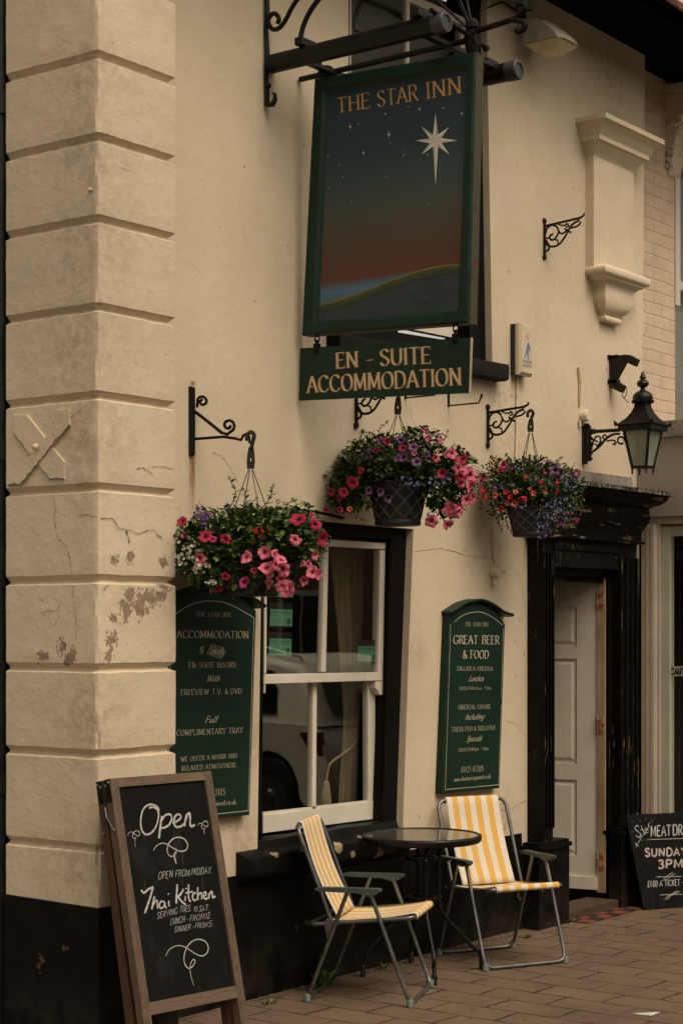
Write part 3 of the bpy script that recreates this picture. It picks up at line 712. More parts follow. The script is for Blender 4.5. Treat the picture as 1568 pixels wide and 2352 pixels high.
crack_and_line(mb, [(952, 1268), (985, 1262), (1015, 1260), (1045, 1268), (1075, 1278), (1120, 1280)], wl_, .0027, seed=21)
crack_and_line(mb, [(1128, 1215), (1128, 1245), (1130, 1285), (1136, 1295)], wl_, .008, seed=22)
crack_and_line(mb, [(1140, 1858), (1165, 1862), (1190, 1848), (1208, 1840)], wl_, .004, seed=23)
crack_and_line(mb, [(940, 930), (948, 965), (962, 1000), (975, 1030)], wl_, .002, seed=24)
crack_and_line(mb, [(488, 1040), (510, 1048), (530, 1075), (545, 1110)], wl_, .0025, seed=25); crack_and_line(mb, [(455, 1150), (478, 1180), (500, 1195)], wl_, .002, seed=26)
crack_and_line(mb, [(1170, 1290), (1196, 1335), (1203, 1400)], wl_, .002, seed=27); crack_and_line(mb, [(1160, 1655), (1185, 1662), (1205, 1690)], wl_, .002, seed=28)
rnd = random.Random(5)
for px, py in [(1168, 620), (1172, 905), (1055, 880), (1150, 1008), (585, 690), (505, 520), (1392, 845), (700, 330), (770, 620), (1180, 1470), (1200, 1500), (1182, 1548), (1195, 1420), (960, 1870), (985, 1890), (1000, 1858), (1160, 1900), (1075, 1862), (528, 1895), (545, 1900), (660, 560), (560, 380), (1250, 300), (1315, 430), (1420, 540), (1472, 208)]:
    crack_and_line(mb, [(px, py), (px+rnd.uniform(-4, 4), py+rnd.uniform(3, 9))], wl_, rnd.uniform(.004, .008), seed=px)
mb.build('crack_and_line', M_crack, facade)
# rust run under the old bracket: part of the wall's surface
def stain(name, x0, y0, x1, y1, w, parent, c):
    n = NT(name); g = n.n.new('ShaderNodeTexCoord').outputs['Generated']; s_ = n.n.new('ShaderNodeSeparateXYZ'); n.L(g, s_.inputs[0])
    prof = n.rng(n.math('ABSOLUTE', n.math('SUBTRACT', s_.outputs[0], .5)), .05, .48, 1, 0, True)
    al = n.math('MULTIPLY', prof, n.rng(s_.outputs[2], 0, .9, .12, .95)); al = n.math('MULTIPLY', al, n.rng(n.noise(n.coord('Position', (1, 1, .15)), 40, 4), .3, .6, .25, 1))
    n.L(al, n.b.inputs['Alpha']); n.out(c, .8)
    mb = MB(); a = hit(x0, y0, PY(YF-.0015)); b = hit(x1, y1, PY(YF-.0015)); q = 12
    V = []
    for i in range(q+1):
        p = a+(b-a)*i/q; V += [(p.x-w/2, p.y, p.z), (p.x+w/2, p.y, p.z)]
    mb.add(V, [(2*i, 2*i+1, 2*i+3, 2*i+2) for i in range(q)])
    mb.build('rust_stain', n.m, parent)
stain('rust run', 444, 1040, 439, 1190, .045, facade, (.30, .125, .03))
stain('rust smear', 443, 892, 443, 876, .05, facade, (.28, .12, .04))
# ---- lower sash window
YW = 5.262
mb = MB()
wall_solid(mb, YW, .16, q2([(600, 1187), (690, 1195), (934, 1216), (909, 1925), (588, 1975)], YW), [q2([(606, 1222), (896, 1238), (888, 1568), (877, 1892), (602, 1926)], YW)])
win = mb.build('window', M_bframe, inn)
mb = MB()
# outer bead of the black box frame
ypoly(mb, [(897, 1236), (912, 1236), (896, 1900), (879, 1897)], YW-.010, .012, 0, .002)
mb.build('frame', M_bframe, win)
Yu, Yl = 5.285, 5.325
mb = MB()
b_ = .0018
ypoly(mb, [(609, 1231), (886, 1247), (885, 1262), (609, 1246)], Yu, .04, 0, b_)
ypoly(mb, [(872.5, 1263), (885, 1264), (879.5, 1566), (868, 1546)], Yu, .04, 0, b_)
ypoly(mb, [(609, 1247), (614, 1247), (612, 1547), (607.5, 1547)], Yu, .04, 0, b_)
ypoly(mb, [(746, 1256), (755, 1256), (748.5, 1543), (738.5, 1543)], Yu, .03, 0, b_)
ypoly(mb, [(607.5, 1549), (868, 1544), (879, 1560), (878, 1563), (606.5, 1571)], Yu-.004, .04, 0, b_)
ypoly(mb, [(862, 1564), (880, 1563), (880, 1597), (872, 1596), (868, 1586), (862, 1580)], Yu, .035, 0, b_)
ypoly(mb, [(607, 1572), (610, 1572), (609, 1592), (606.5, 1592)], Yu, .03)
usash = mb.build('upper_sash', M_white, win)
mb = MB()
ypoly(mb, [(845, 1562), (862, 1562), (861, 1842), (846, 1846)], Yl, .035, 0, b_)
ypoly(mb, [(605, 1872), (846, 1844), (861, 1838), (862, 1881), (605, 1914)], Yl-.003, .042, 0, b_)
ypoly(mb, [(719, 1568), (728, 1568), (726, 1852), (717, 1853)], Yl, .03, 0, b_)
ypoly(mb, [(605, 1866), (718, 1853.5), (718, 1858), (605, 1872)], Yl+.004, .02); ypoly(mb, [(726, 1852), (850, 1838), (850, 1843), (726, 1857)], Yl+.004, .02)
lsash = mb.build('lower_sash', M_white, win)
mb = MB(); ypoly(mb, [(612, 1247), (873, 1263), (868, 1546), (610, 1549)], Yu+.014, .003); mb.build('pane', M_glass, usash)
mb = MB(); ypoly(mb, [(604, 1566), (847, 1563), (847, 1845), (604, 1872)], Yl+.014, .003); mb.build('pane', M_glass, lsash)
# sill: sloping black ledge on a thick block
mb = MB()
sx0, sx1 = hit(573, 1975, PY(5.14)).x, hit(945, 1925, PY(5.14)).x
zt = hit(612, 1925, PY(5.26)).z
sec = [(5.30, zt), (5.235, zt-.004), (5.225, zt-.035), (5.155, zt-.056), (5.144, zt-.064), (5.142, zt-.130), (5.15, zt-.15), (5.205, zt-.185), (5.30, zt-.185)]
nx = 40; V = []
for i in range(nx+1):
    x = sx0+(sx1-sx0)*i/nx
    for y, z in sec: V.append((x, y+mnoise.noise(Vector((x*11, y*30, z*20)))*.004, z+mnoise.noise(Vector((x*9, y*20, z*30+7)))*.005))
m = len(sec)
mb.add(V, [(i*m+k, (i+1)*m+k, (i+1)*m+(k+1) % m, i*m+(k+1) % m) for i in range(nx) for k in range(m)]+[tuple(range(m)), tuple(nx*m+k for k in range(m-1, -1, -1))])
mb.build('sill', M_sill, win, smooth=45)
# thin drip ledge above the window
mb = MB()
P = [hit(x, y, PY(YF-.03)) for x, y in [(640, 1168), (690, 1172), (740, 1179), (788, 1190)]]
mb.tube(smooth_path(P, 6), .008, 6); mb.build('drip_moulding', M_bframe, win)
# ---- upper window
mb = MB(); YU = 5.262
wall_solid(mb, YU, .16, q2([(797, -150), (1118, -95), (1108, 20), (1112, 330), (1118, 840), (797, 772)], YU), [q2([(800, -140), (1082, -95), (1080, 30), (1078, 790), (800, 745)], YU)])
uwin = mb.build('window', M_bframe, inn)
mb = MB()
pA, pB = hit(800, -58, PY(5.29)), hit(1068, 52, PY(5.29))
ypoly(mb, [(805, -76), (1070, 42), (1069, 61), (805, -56)], 5.285, .04, 0, b_)
ypoly(mb, [(1059, 62), (1069, 62), (1060, 738), (1050, 742)], 5.285, .04, 0, b_)
ypoly(mb, [(934, 0), (941, 2), (936, 705), (929, 705)], 5.285, .03, 0, b_)
ypoly(mb, [(804, -55), (807, -54), (804, 700), (801, 700)], 5.285, .04)
ypoly(mb, [(801, 690), (1052, 738), (1050, 778), (801, 728)], 5.285, .04, 0, b_)
us = mb.build('upper_sash', M_white, uwin)
mb = MB(); ypoly(mb, [(804, -74), (1064, 44), (1052, 742), (802, 695)], 5.300, .003); mb.build('pane', M_glassup, us)
mb = MB(); ypoly(mb, [(790, -95), (1085, 30), (1075, 760), (790, 720)], 5.44, .01); mb.build('blind', plain('grey blind', (.24, .215, .185), .9, var=.06, bump=0, kind='Position'), uwin)
mb = MB()
P0 = [hit(782, 772, PY(5.16)), hit(1171, 853, PY(5.14))]
xs0, xs1 = hit(780, 775, PY(5.14)).x, hit(1168, 830, PY(5.14)).x
zt = hit(1100, 822, PY(5.14)).z; zt2 = hit(800, 768, PY(5.14)).z
V = []; sec = [(5.30, .02), (5.145, .0), (5.138, -.012), (5.140, -.082), (5.16, -.09), (5.30, -.088)]
for i in range(21):
    x = xs0+(xs1-xs0)*i/20; z = zt2+(zt-zt2)*i/20
    for y, d in sec: V.append((x, y+mnoise.noise(Vector((x*9, y*30, d*20)))*.003, z+d+mnoise.noise(Vector((x*9, y*20, d*30+7)))*.003))
m = len(sec)
mb.add(V, [(i*m+k, (i+1)*m+k, (i+1)*m+(k+1) % m, i*m+(k+1) % m) for i in range(20) for k in range(m)]+[tuple(range(m)), tuple(20*m+k for k in range(m-1, -1, -1))])
mb.build('sill', plain('dull black sill', (.012, .0095, .0072), .75, var=.4, scale=12, bump=.4, kind='Position', spec=.12), uwin, smooth=40)
# ---- rooms behind the glass
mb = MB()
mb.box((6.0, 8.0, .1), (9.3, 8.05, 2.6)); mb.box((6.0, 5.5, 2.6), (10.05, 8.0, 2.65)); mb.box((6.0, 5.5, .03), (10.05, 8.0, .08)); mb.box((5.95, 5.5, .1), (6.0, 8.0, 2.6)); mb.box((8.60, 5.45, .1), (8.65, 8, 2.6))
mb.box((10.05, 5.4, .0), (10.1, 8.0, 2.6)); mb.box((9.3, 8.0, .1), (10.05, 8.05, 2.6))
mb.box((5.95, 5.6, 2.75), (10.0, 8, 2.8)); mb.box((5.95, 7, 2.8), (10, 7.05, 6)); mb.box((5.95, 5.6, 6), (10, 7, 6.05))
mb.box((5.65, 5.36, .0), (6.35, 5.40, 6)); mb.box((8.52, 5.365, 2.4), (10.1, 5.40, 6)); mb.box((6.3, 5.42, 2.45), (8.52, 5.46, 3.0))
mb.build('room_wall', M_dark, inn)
# ---- blind pilaster high on the wall: capital, shaft and corbel
X0 = hit(1357, 400, PY(5.14)).x; X1 = XR_top-.10
xl, xr = hit(1366, 400, PY(5.13)).x, hit(1455, 560, PY(5.13)).x
def course(mb, secs, x0, x1, yb=YF+.002):
    """moulding returned round both ends: secs = (projection, z)"""
    V = []; n = len(secs)
    for p, z in secs: V += [(x0-p*.55, yb, z), (x0-p*.55, YF-p, z), (x1+p*.55, YF-p, z), (x1+p*.55, yb, z)]
    F = [(i*4+k, i*4+k+1, (i+1)*4+k+1, (i+1)*4+k) for i in range(n-1) for k in range(3)]
    F += [(0, 1, 2, 3), ((n-1)*4+3, (n-1)*4+2, (n-1)*4+1, (n-1)*4)]
    mb.add(V, F)
zc_top = hit(1378, 247, PY(5.0)).z; zk = hit(1378, 600, PY(5.04)).z; zend = hit(1385, 735, PY(5.12)).z
px0 = hit(1352, 400, PY(5.145)).x; px1 = hit(1462, 420, PY(5.145)).x - .10
px0, px1 = hit(1344, 420, PY(YF)).x, hit(1454, 560, PY(YF-.055)).x
mb = MB(); mb.box((px0, YF-.055, zk-.02), (px1, YF+.002, zc_top-.15)); pil = mb.build('pilaster', M_trim, inn)
def course2(mb, secs):
    V = []; n = len(secs)
    for x0, x1, p, z in secs: V += [(x0, YF+.002, z), (x0, YF-p, z), (x1, YF-p, z), (x1, YF+.002, z)]
    mb.add(V, [(i*4+k, i*4+k+1, (i+1)*4+k+1, (i+1)*4+k) for i in range(n-1) for k in range(3)]+[(0, 1, 2, 3), ((n-1)*4+3, (n-1)*4+2, (n-1)*4+1, (n-1)*4)])
cl, cr = hit(1321, 262, PY(YF)).x, hit(1525, 312, PY(YF-.2)).x
mb = MB(); S = []
for p, h in [(.058, -.198), (.062, -.19), (.085, -.165), (.108, -.14), (.112, -.132), (.128, -.128), (.128, -.100), (.135, -.092), (.155, -.058), (.182, -.036), (.187, -.030), (.20, -.028), (.20, 0)]:
    t = (p-.055)/.145; S.append((px0+(cl-px0)*t, px1+(cr-px1)*t, p, zc_top+h))
course2(mb, S); mb.build('capital', M_trim, pil, smooth=14)
k0, k1 = hit(1342, 616, PY(YF)).x, hit(1493, 648, PY(YF-.13)).x; q0, q1 = hit(1375, 720, PY(YF)).x, hit(1427, 735, PY(YF-.05)).x
ztop, zbt = hit(1382, 599, PY(YF-.13)).z, hit(1380, 733, PY(YF-.05)).z; HH = ztop-zbt
mb = MB(); S = []
for p, f in [(.028, 0), (.044, .012), (.05, .05), (.046, .095), (.030, .125), (.034, .14), (.058, .20), (.078, .32), (.083, .45), (.080, .56), (.082, .63), (.095, .70), (.110, .745), (.113, .76), (.115, .785), (.127, .80), (.135, .85), (.135, .91), (.127, .96), (.11, 1.0)]:
    t = max(0, (p-.045)/.09); S.append((q0+(k0-q0)*t, q1+(k1-q1)*t, p, zbt+HH*f))
course2(mb, S); mb.build('corbel', M_trim, pil, smooth=50)
# ---- eaves
mb = MB()
mb.box((4.9, 4.80, ZS), (16, YF+.30, ZS+.05)); 
soff = mb.build('eaves', M_soffit, inn)
mb = MB()
mb.box((4.9, 4.76, ZS-.03), (16, 4.80, ZS+.10)); mb.build('fascia_board', M_soffit, soff)
mb = MB(); rnd = random.Random(3)
for k in range(75):
    x = 4.9+k*.15
    for j in range(5):
        y0 = 4.61+j*.2; z0 = ZS-.045+j*.16
        dz = rnd.uniform(-.006, .008)
        a = Vector((x+.004+(j % 2)*.075, y0, z0+dz)); u = Vector((.142, 0, rnd.uniform(-.004, .004))); v = Vector((0, .26, .21)); w = Vector((0, -.009, .012))
        mb.add([a, a+u, a+u+v, a+v, a+w, a+u+w, a+u+v+w, a+v+w], [(0,3,2,1),(4,5,6,7),(0,1,5,4),(1,2,6,5),(2,3,7,6),(3,0,4,7)])
mb.add([(4.9, 4.66, ZS-.03), (16, 4.66, ZS-.03), (16, 5.6, ZS+.72), (4.9, 5.6, ZS+.72)], [(0, 1, 2, 3)])
mb.build('roof', M_tile, inn)
# ---- door surround: two panelled jambs on blocks, lintel, cushion frieze and cornice
YD = 5.12
mb = MB()
zl = 2.045
def jamb(x0, x1):
    mb.box((x0, YD, .0), (x1, YF+.01, 2.22))
    w = x1-x0
    for a, b, pr in ((.02, .10, .012), (.30, .36, .012), (.62, .68, .012), (.86, .97, .014)):
        mb.box((x0+w*a, YD-pr, .56), (x0+w*b, YD+.003, 2.12))
jx0, jx1, jx2, jx3 = 8.733, 8.848, 9.642, 9.873
jamb(jx0, jx1); jamb(jx2, jx3)
mb.box((jx1, YD+.0, zl), (jx2, YF+.01, 2.22)); mb.box((jx1, YD-.012, zl+.10), (jx2, YD+.003, zl+.135))
mb.box((jx1, YD+.05, zl-.045), (jx2, YF+.02, zl)); mb.box((jx1, YD+.085, zl-.08), (jx2, YF+.03, zl-.045))
# stepped inner linings
mb.box((jx1, YD+.055, .1), (jx1+.03, YF+.1, zl-.045)); mb.box((jx2-.03, YD+.055, .0), (jx2, YF+.1, zl-.045))
surround = mb.build('door_surround', M_bjamb, inn)
for a, b, dq in ((8.66, 9.0, .02), (jx2-.03, jx3+.015, .03)):
    mb = MB(); mb.box((a, YD-dq, 0), (b, YF-.013, .445)); mb.box((a-.012, YD-dq-.013, .445), (b+.012, YF-.013, .468)); mb.box((a, YD-dq+.003, .468), (b, YF-.013, .485))
    mb.build('plinth_block', M_black, surround)
mb = MB()
zb = 2.205
prof = [(.10, zb), (.135, zb+.003), (.142, zb+.018), (.13, zb+.03), (.115, zb+.036), (.115, zb+.075), (.122, zb+.12), (.140, zb+.16), (.158, zb+.20), (.165, zb+.25), (.163, zb+.30), (.158, zb+.33), (.175, zb+.345), (.215, zb+.365), (.25, zb+.395), (.262, zb+.425), (.262, zb+.44), (.275, zb+.445), (.275, zb+.462)]
V = []; nn = len(prof); ex = .02
segs = 30
def end(p): return p*.55-.045
for pi_, (p, z) in enumerate(prof):
    z = zb+(z-zb)*.66
    V += [(jx0-end(p), YF+.002, z), (jx0-end(p), YF-p, z), (jx3+end(p), YF-p, z), (jx3+end(p), YF+.002, z)]
mb.add(V, [(i*4+k, i*4+k+1, (i+1)*4+k+1, (i+1)*4+k) for i in range(nn-1) for k in range(3)]+[(0,1,2,3), ((nn-1)*4+3, (nn-1)*4+2, (nn-1)*4+1, (nn-1)*4)])
for fx, fz in [(.52, .27), (.86, .275), (.62, .10), (.88, .11)]:
    c = Vector((jx0+(jx3-jx0)*fx, YF-.165, zb+fz-.06))
hood = mb.build('cornice', M_bhood, surround, smooth=30)
# lead capping, crinkled, and the moss along its edge
mb = MB(); nx = 60; V = []; zt = zb+.464*.66+.001
rnd = random.Random(2)
pl = [(YF-.002, .115), (YF-.055, .108), (YF-.07, .03), (YF-.10, .022), (YF-.26, .010), (YF-.29, .004), (YF-.292, -.012)]
x0, x1 = jx0-end(.275)-.012, jx3+end(.275)+.012
for i in range(nx+1):
    x = x0+(x1-x0)*i/nx
    for y, d in pl:
        inx = .05 if d > .1 else 0
        xx = min(max(x, x0+.105 if d > .025 else x0), x1-.105 if d > .025 else x1)
        V.append((xx, y+mnoise.noise(Vector((x*17, d*40, 3)))*.006, zt+d+mnoise.noise(Vector((x*23, y*30, 1)))*.006))
m = len(pl)
mb.add(V, [(i*m+k, i*m+k+1, (i+1)*m+k+1, (i+1)*m+k) for i in range(nx) for k in range(m-1)])
mb.build('lead_capping', M_lead, hood, smooth=40)
mb = MB()
for i in range(700):
    x = rnd.uniform(x0, x1); s_ = rnd.uniform(.002, .006)
    c = Vector((x, YF-.285+rnd.uniform(-.012, .02), zt+rnd.uniform(-.012, .012)))
    mb.obox(c, Vector((s_, rnd.uniform(-s_, s_)*.5, 0)), Vector((0, s_, rnd.uniform(-s_, s_)*.5)), Vector((0, 0, s_*.6)))
mb.build('moss', M_moss, hood)
# ---- door leaf, open inwards on its right-hand hinges
A = R(81)
hx, hy = 9.612, YF+.03
ud = Vector((-math.cos(A), math.sin(A), 0)); nd = Vector((-math.sin(A), -math.cos(A), 0))       # along the leaf, and its visible face
D0 = Vector((hx, hy, .105))
def dbox(mb, u0, u1, z0, z1, f0, f1, mi=0):
    P = []
    for f in (f0, f1):
        for u, z in ((u0, z0), (u1, z0), (u1, z1), (u0, z1)): P.append(D0+ud*u+nd*f+Vector((0, 0, z)))
    mb.add(P, [(0,3,2,1),(4,5,6,7),(0,1,5,4),(1,2,6,5),(2,3,7,6),(3,0,4,7)], mi)
mb = MB(); Wd, Hd = .74, 1.905
cols = [(0, .135), (.335, .405), (.605, Wd)]
rows = [(0, .20), (.66, .76), (1.40, 1.475), (1.72, Hd)]
for u0, u1 in cols: dbox(mb, u0, u1, 0, Hd, -.035, 0)
for z0, z1 in rows:
    for u0, u1 in ((.1351, .3349), (.4051, .6049)): dbox(mb, u0, u1, z0, z1, -.035, -.0005)
for (u0, u1) in ((.1351, .3349), (.4051, .6049)):
    for z0, z1 in ((.20, .66), (.76, 1.40), (1.475, 1.72)):
        dbox(mb, u0, u1, z0+.0001, z1-.0001, -.030, -.014)
        # raised field with sloping edge
        P = []
        for k, f in ((.012, -.0139), (.035, -.004)):
            for u, z in ((u0+k, z0+k), (u1-k, z0+k), (u1-k, z1-k), (u0+k, z1-k)): P.append(D0+ud*u+nd*f+Vector((0, 0, z)))
        mb.add(P, [(0,1,5,4),(1,2,6,5),(2,3,7,6),(3,0,4,7),(4,5,6,7)])
dbox(mb, 0, Wd, .0, .075, .0002, .018)
door = mb.build('door', M_door, inn)
for z0 in (.12, .95, 1.70):
    mb = MB(); mb.box((9.598, YD+.085, .105+z0), (9.6019, YF+.016, .105+z0+.11)); mb.lathe([(.007, 0), (.007, .11)], (9.600, hy-.004, .105+z0), 8)
    mb.build('hinge', M_hinge, door)
mb = MB(); mb.box((9.602, YD+.075, .09), (9.6119, YF+.03, 2.0)); mb.build('door_post', plain('stained cream door post', (.42, .29, .18), .6, var=.3, scale=8, kind='Position', stretch=(1, 1, .3)), surround)
mb = MB(); mb.add(*(lambda a: (a.v, a.f))((lambda q: (q.box((jx1-.0, YD-.01, .004), (jx2, YF+.10, .055)), q)[1])(MB()))); mb.build('threshold', M_step, surround)
# ---- black downpipe at the far side of the pier
dp = thing('drain_pipe', 'black drain pipe running up beyond the rusticated corner pier', 'pipe', (5.16, 5.66, 0))
mb = MB(); mb.tube([(5.155, 5.655, 0), (5.155, 5.655, 6.3)], .046, 14)
for z in (1.0, 2.4, 3.85, 5.2): mb.lathe([(.056, z), (.056, z+.09)], (5.155, 5.655, 0), 14)
mb.build('pipe', M_pole, dp, smooth=True)
mb = MB(); mb.box((5.2, 5.70, 0), (5.5, 12, 6.2)); mb.build('side_wall', M_bframe, inn)
mb = MB(); mb.box((5.10, 5.72, 0), (5.19, 9, 6.2)); mb.build('side_boarding', M_bframe, inn)
# ---------------------------------------------------------------- the shop next door: painted brick above, a shopfront that stands out from it
shop = thing('neighbouring_shop', 'pale painted brick shop with grey fascia and white shopfront beside the inn', 'building', (11.2, 5.2, 0))
YN, XS_ = 5.36, 10.06
mb = MB(); mb.box((10.08, YN, 2.9), (hit(1549, 600, PY(YN)).x, YN+.2, ZS+.4)); mb.box((hit(1549, 600, PY(YN)).x, YN, 2.9), (13, YN+.2, 3.02)); mb.box((hit(1549, 600, PY(YN)).x+1.1, YN, 3.02), (14.5, YN+.2, ZS+.4)); mb.build('wall', M_brickpaint, shop)
wx = hit(1549, 600, PY(YN)).x
mb = MB()
mb.box((wx, YN+.03, 3.03), (wx+.05, YN+.16, 5.2)); mb.box((wx+.05, YN+.07, 3.03), (wx+.10, YN+.16, 5.2)); mb.box((wx, YN+.03, 4.95), (wx+1.1, YN+.15, 5.2)); mb.box((wx-.012, YN-.012, 3.85), (wx+.055, YN+.03, 5.0)); mb.box((wx+.1, YN+.08, 4.0), (wx+1.1, YN+.14, 4.06))
w = mb.build('window', M_upvc, shop)
mb = MB(); mb.box((wx+.10, YN+.11, 3.03), (wx+1.1, YN+.12, 4.95)); mb.build('pane', M_glassup, w)
mb = MB(); mb.box((wx+.05, YN+.17, 3.0), (wx+1.2, YN+.18, 5.2)); mb.build('blind', plain('white shop blind', (.5, .47, .43), .8, var=.05, bump=0), w)
# carved console under the eaves
cxx = hit(1524, 300, PY(YN)).x
def cpt(x, y): return hit(x-14, y, PX(cxx))
mb = MB()
mb.prism([cpt(*p) for p in [(1513,197),(1600,186),(1600,205),(1516,215)]], (.24, 0, 0)); mb.prism([cpt(*p)+Vector((.02,0,0)) for p in [(1519,216),(1598,208),(1592,226),(1520,238)]], (.20, 0, 0))
out_ = smooth_path([cpt(*p) for p in [(1521,240),(1585,232),(1580,258),(1566,290),(1556,325),(1552,360),(1547,388),(1538,401),(1529,390),(1527,340),(1523,290),(1521,240)]], 4)[:-1]
mb.prism([p+Vector((.035, 0, 0)) for p in out_], (.15, 0, 0), 0, .006)
con = mb.build('console', M_trim, shop)
mb = MB()
c = cpt(1541, 276)
sp = [c + (cpt(1541+ (13-1.0*k)*math.cos(k*.62), 276 + (17-1.3*k)*math.sin(k*.62)) - c) + Vector((.03, 0, 0)) for k in range(13)]
mb.tube(sp, [.014-.0007*k for k in range(13)], 7)
rnd = random.Random(4)
for k in range(46):
    t = rnd.random(); px = 1575-35*t**.7+rnd.uniform(-7, 5); py = 262+132*t
    q = cpt(px, py)+Vector((rnd.choice((.025, .03, .06, .1, .15)), -.008, 0)); r_ = rnd.uniform(.010, .022)
    mb.lathe([(.001, -r_), (r_*.75, -r_*.6), (r_, 0), (r_*.7, r_*.65), (.001, r_)], q, 7, axis=(rnd.uniform(-.4,.4)-.5, -.6, rnd.uniform(-1, 1)))
for k in range(7):
    q = cpt(1528+4*math.sin(k*2), 300+k*14)+Vector((.025, 0, 0)); mb.lathe([(.001, -.02), (.012, 0), (.001, .02)], q, 6, axis=(0, -.3, -1))
mb.build('carved_leaf', M_trim, con, smooth=True)
# shopfront return, facing the inn
def xpoly(mb, pts, X, thick, mi=0, bev=0): mb.prism([hit(x, y, PX(X)) for x, y in pts], (thick, 0, 0), mi, bev)
yN = YF+.02; yE = 4.55
zf0, zf1 = hit(1500, 1187, PX(XS_)).z, hit(1550, 1003, PX(XS_)).z
def sbox(mb, y0, y1, z0, z1, dx0, dx1, mi=0): mb.box((XS_+dx0, y1, z0), (XS_+dx1, y0, z1), mi)
mb = MB(); sbox(mb, yN, 4.2, zf0, zf1, 0, 3.6); 
fas = mb.build('fascia', M_fascia, shop)
mb = MB(); sbox(mb, yN+.1, 4.15, zf1, zf1+.10, -.03, 3.7); mb.build('cornice', M_lead, fas)
mb = MB(); sbox(mb, yN, 4.2, zf0-.045, zf0-.002, .03, 3.4); ya = hit(1466, 1500, PX(XS_)).y; yb = hit(1512, 1500, PX(XS_+.02)).y; yc = hit(1537, 1500, PX(XS_+.06)).y
sbox(mb, ya, ya-.045, 0, zf0-.046, .035, .2); sbox(mb, ya-.045, yb+.02, 0, zf0-.046, .012, .2); sbox(mb, ya-.085, ya-.105, .12, zf0-.046, .0, .02); sbox(mb, yb+.02, yb, 0, zf0-.046, .03, .2)
mb.build('pilaster', M_shopwhite, shop)
mb = MB(); sbox(mb, yb-.004, yc, 0, zf0-.06, .055, .12); sbox(mb, yc, 4.2, zf0-.12, zf0-.06, .07, .12); fr = mb.build('window', M_shopgreen, shop)
mb = MB(); sbox(mb, yc, 4.2, .45, zf0-.12, .085, .09); mb.build('pane', M_glass, fr)
mb = MB(); sbox(mb, yc, 4.2, .0, .45, .06, .11); mb.build('stall_riser', M_black, shop)
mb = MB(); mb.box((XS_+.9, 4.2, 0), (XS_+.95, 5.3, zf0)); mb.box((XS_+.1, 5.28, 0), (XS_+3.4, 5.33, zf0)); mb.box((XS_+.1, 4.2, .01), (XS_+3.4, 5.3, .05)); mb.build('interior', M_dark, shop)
mb = MB(); xp_ = XS_+.078
mb.prism([hit(x, y, PX(xp_)) for x, y in [(1536.5, 1531), (1600, 1529), (1600, 1551), (1536.5, 1554)]], (.004, 0, 0)); lab = mb.build('caution_strip', plain('pale caution strip', (.36, .37, .30), .5, bump=0), fr)
mb = MB(); pen = Pen(mb, Vector((-1, 0, 0))); pen.fit('CAUTION', PX(xp_), (1539, 1549.5), (1592, 1548), 14, style='chalk', thick=2.4, gap=.9); mb.build('lettering', M_inkblk, lab)

# ---------------------------------------------------------------- hanging inn sign
XSG = 6.60                                             # the sign's painted face stands square to the wall
SG = PX(XSG)
sign = thing('hanging_inn_sign', 'large green framed pub sign with a painted white star, reading THE STAR INN', 'sign', tuple(hit(905, 150, SG)))
NX = Vector((-1, 0, 0))
FR = [(720, 179), (1089, 116), (1074, 741), (690, 770)]; IN = [(749, 211), (1069, 160), (1047, 711), (728, 737)]
fo = [hit(*p, SG) for p in FR]; fi = [hit(*p, SG) for p in IN]
mb = MB(); T_ = .075
# front moulding: outer edge, raised band, inner edge sunk to the picture
def lerp4(a, b, t): return [p+(q-p)*t for p, q in zip(a, b)]
rings = [(0.0, .016), (.08, .002), (.16, 0), (.72, 0), (.84, .010), (1.0, .018)]
V = []
for t, d in rings: V += [p+Vector((d, 0, 0)) for p in lerp4(fo, fi, t)]
F = [(i*4+k, i*4+(k+1) % 4, (i+1)*4+(k+1) % 4, (i+1)*4+k) for i in range(len(rings)-1) for k in range(4)]
mb.add(V, F)
mb.add([p+Vector((T_, 0, 0)) for p in fo], [(3, 2, 1, 0)])
frame = mb.build('frame', M_green, sign)
mb = MB()
P = [p+Vector((.016, 0, 0)) for p in fo] + [p+Vector((T_, 0, 0)) for p in fo]
mb.add(P, [(k, (k+1) % 4, 4+(k+1) % 4, 4+k) for k in range(4)]); mb.build('frame_edge', chipped('weathered sign edge paint', (.05, .048, .022), (.10, .04, .018), .6, (1, 1, 1), 16, .56), frame)
# painted picture: night sky sinking to a red dusk
n = NT('painted dusk sky'); ps = n.n.new('ShaderNodeSeparateXYZ'); n.L(n.coord('Position'), ps.inputs[0])
ztop, zbot = fi[0].z, fi[3].z
tt = n.rng(ps.outputs[2], zbot, ztop, 0, 1); tt = n.math('ADD', tt, n.math('MULTIPLY', n.math('SUBTRACT', n.noise(n.coord('Position', (1, 3, .5)), 3, 4), .5), .03))
col = n.ramp(tt, [(.13, (0.1140, 0.0392, 0.0268)), (.24, (0.0893, 0.0463, 0.0345)), (.35, (0.0718, 0.0575, 0.0460)), (.48, (0.0570, 0.0700, 0.0614)), (.56, (0.0397, 0.0644, 0.0652)), (.72, (0.0235, 0.0463, 0.0600)), (1.0, (0.0167, 0.0329, 0.0511))])
M_sky = n.out(col, .55, 0, None, .2)
mb = MB(); mb.prism([p+Vector((.018, 0, 0)) for p in fi], (.02, 0, 0)); pic = mb.build('painting', M_sky, sign)
XI = XSG+.018; SI = PX(XI)
def ipoly(mb, pts, lift, mi=0): mb.add([hit(x, y, SI)+NX*lift for x, y in pts], [tuple(range(len(pts)))], mi)
n = NT('painted sea'); ps = n.n.new('ShaderNodeSeparateXYZ'); n.L(n.coord('Position'), ps.inputs[0])
zs0, zs1 = hit(760, 705, SI).z, hit(760, 648, SI).z
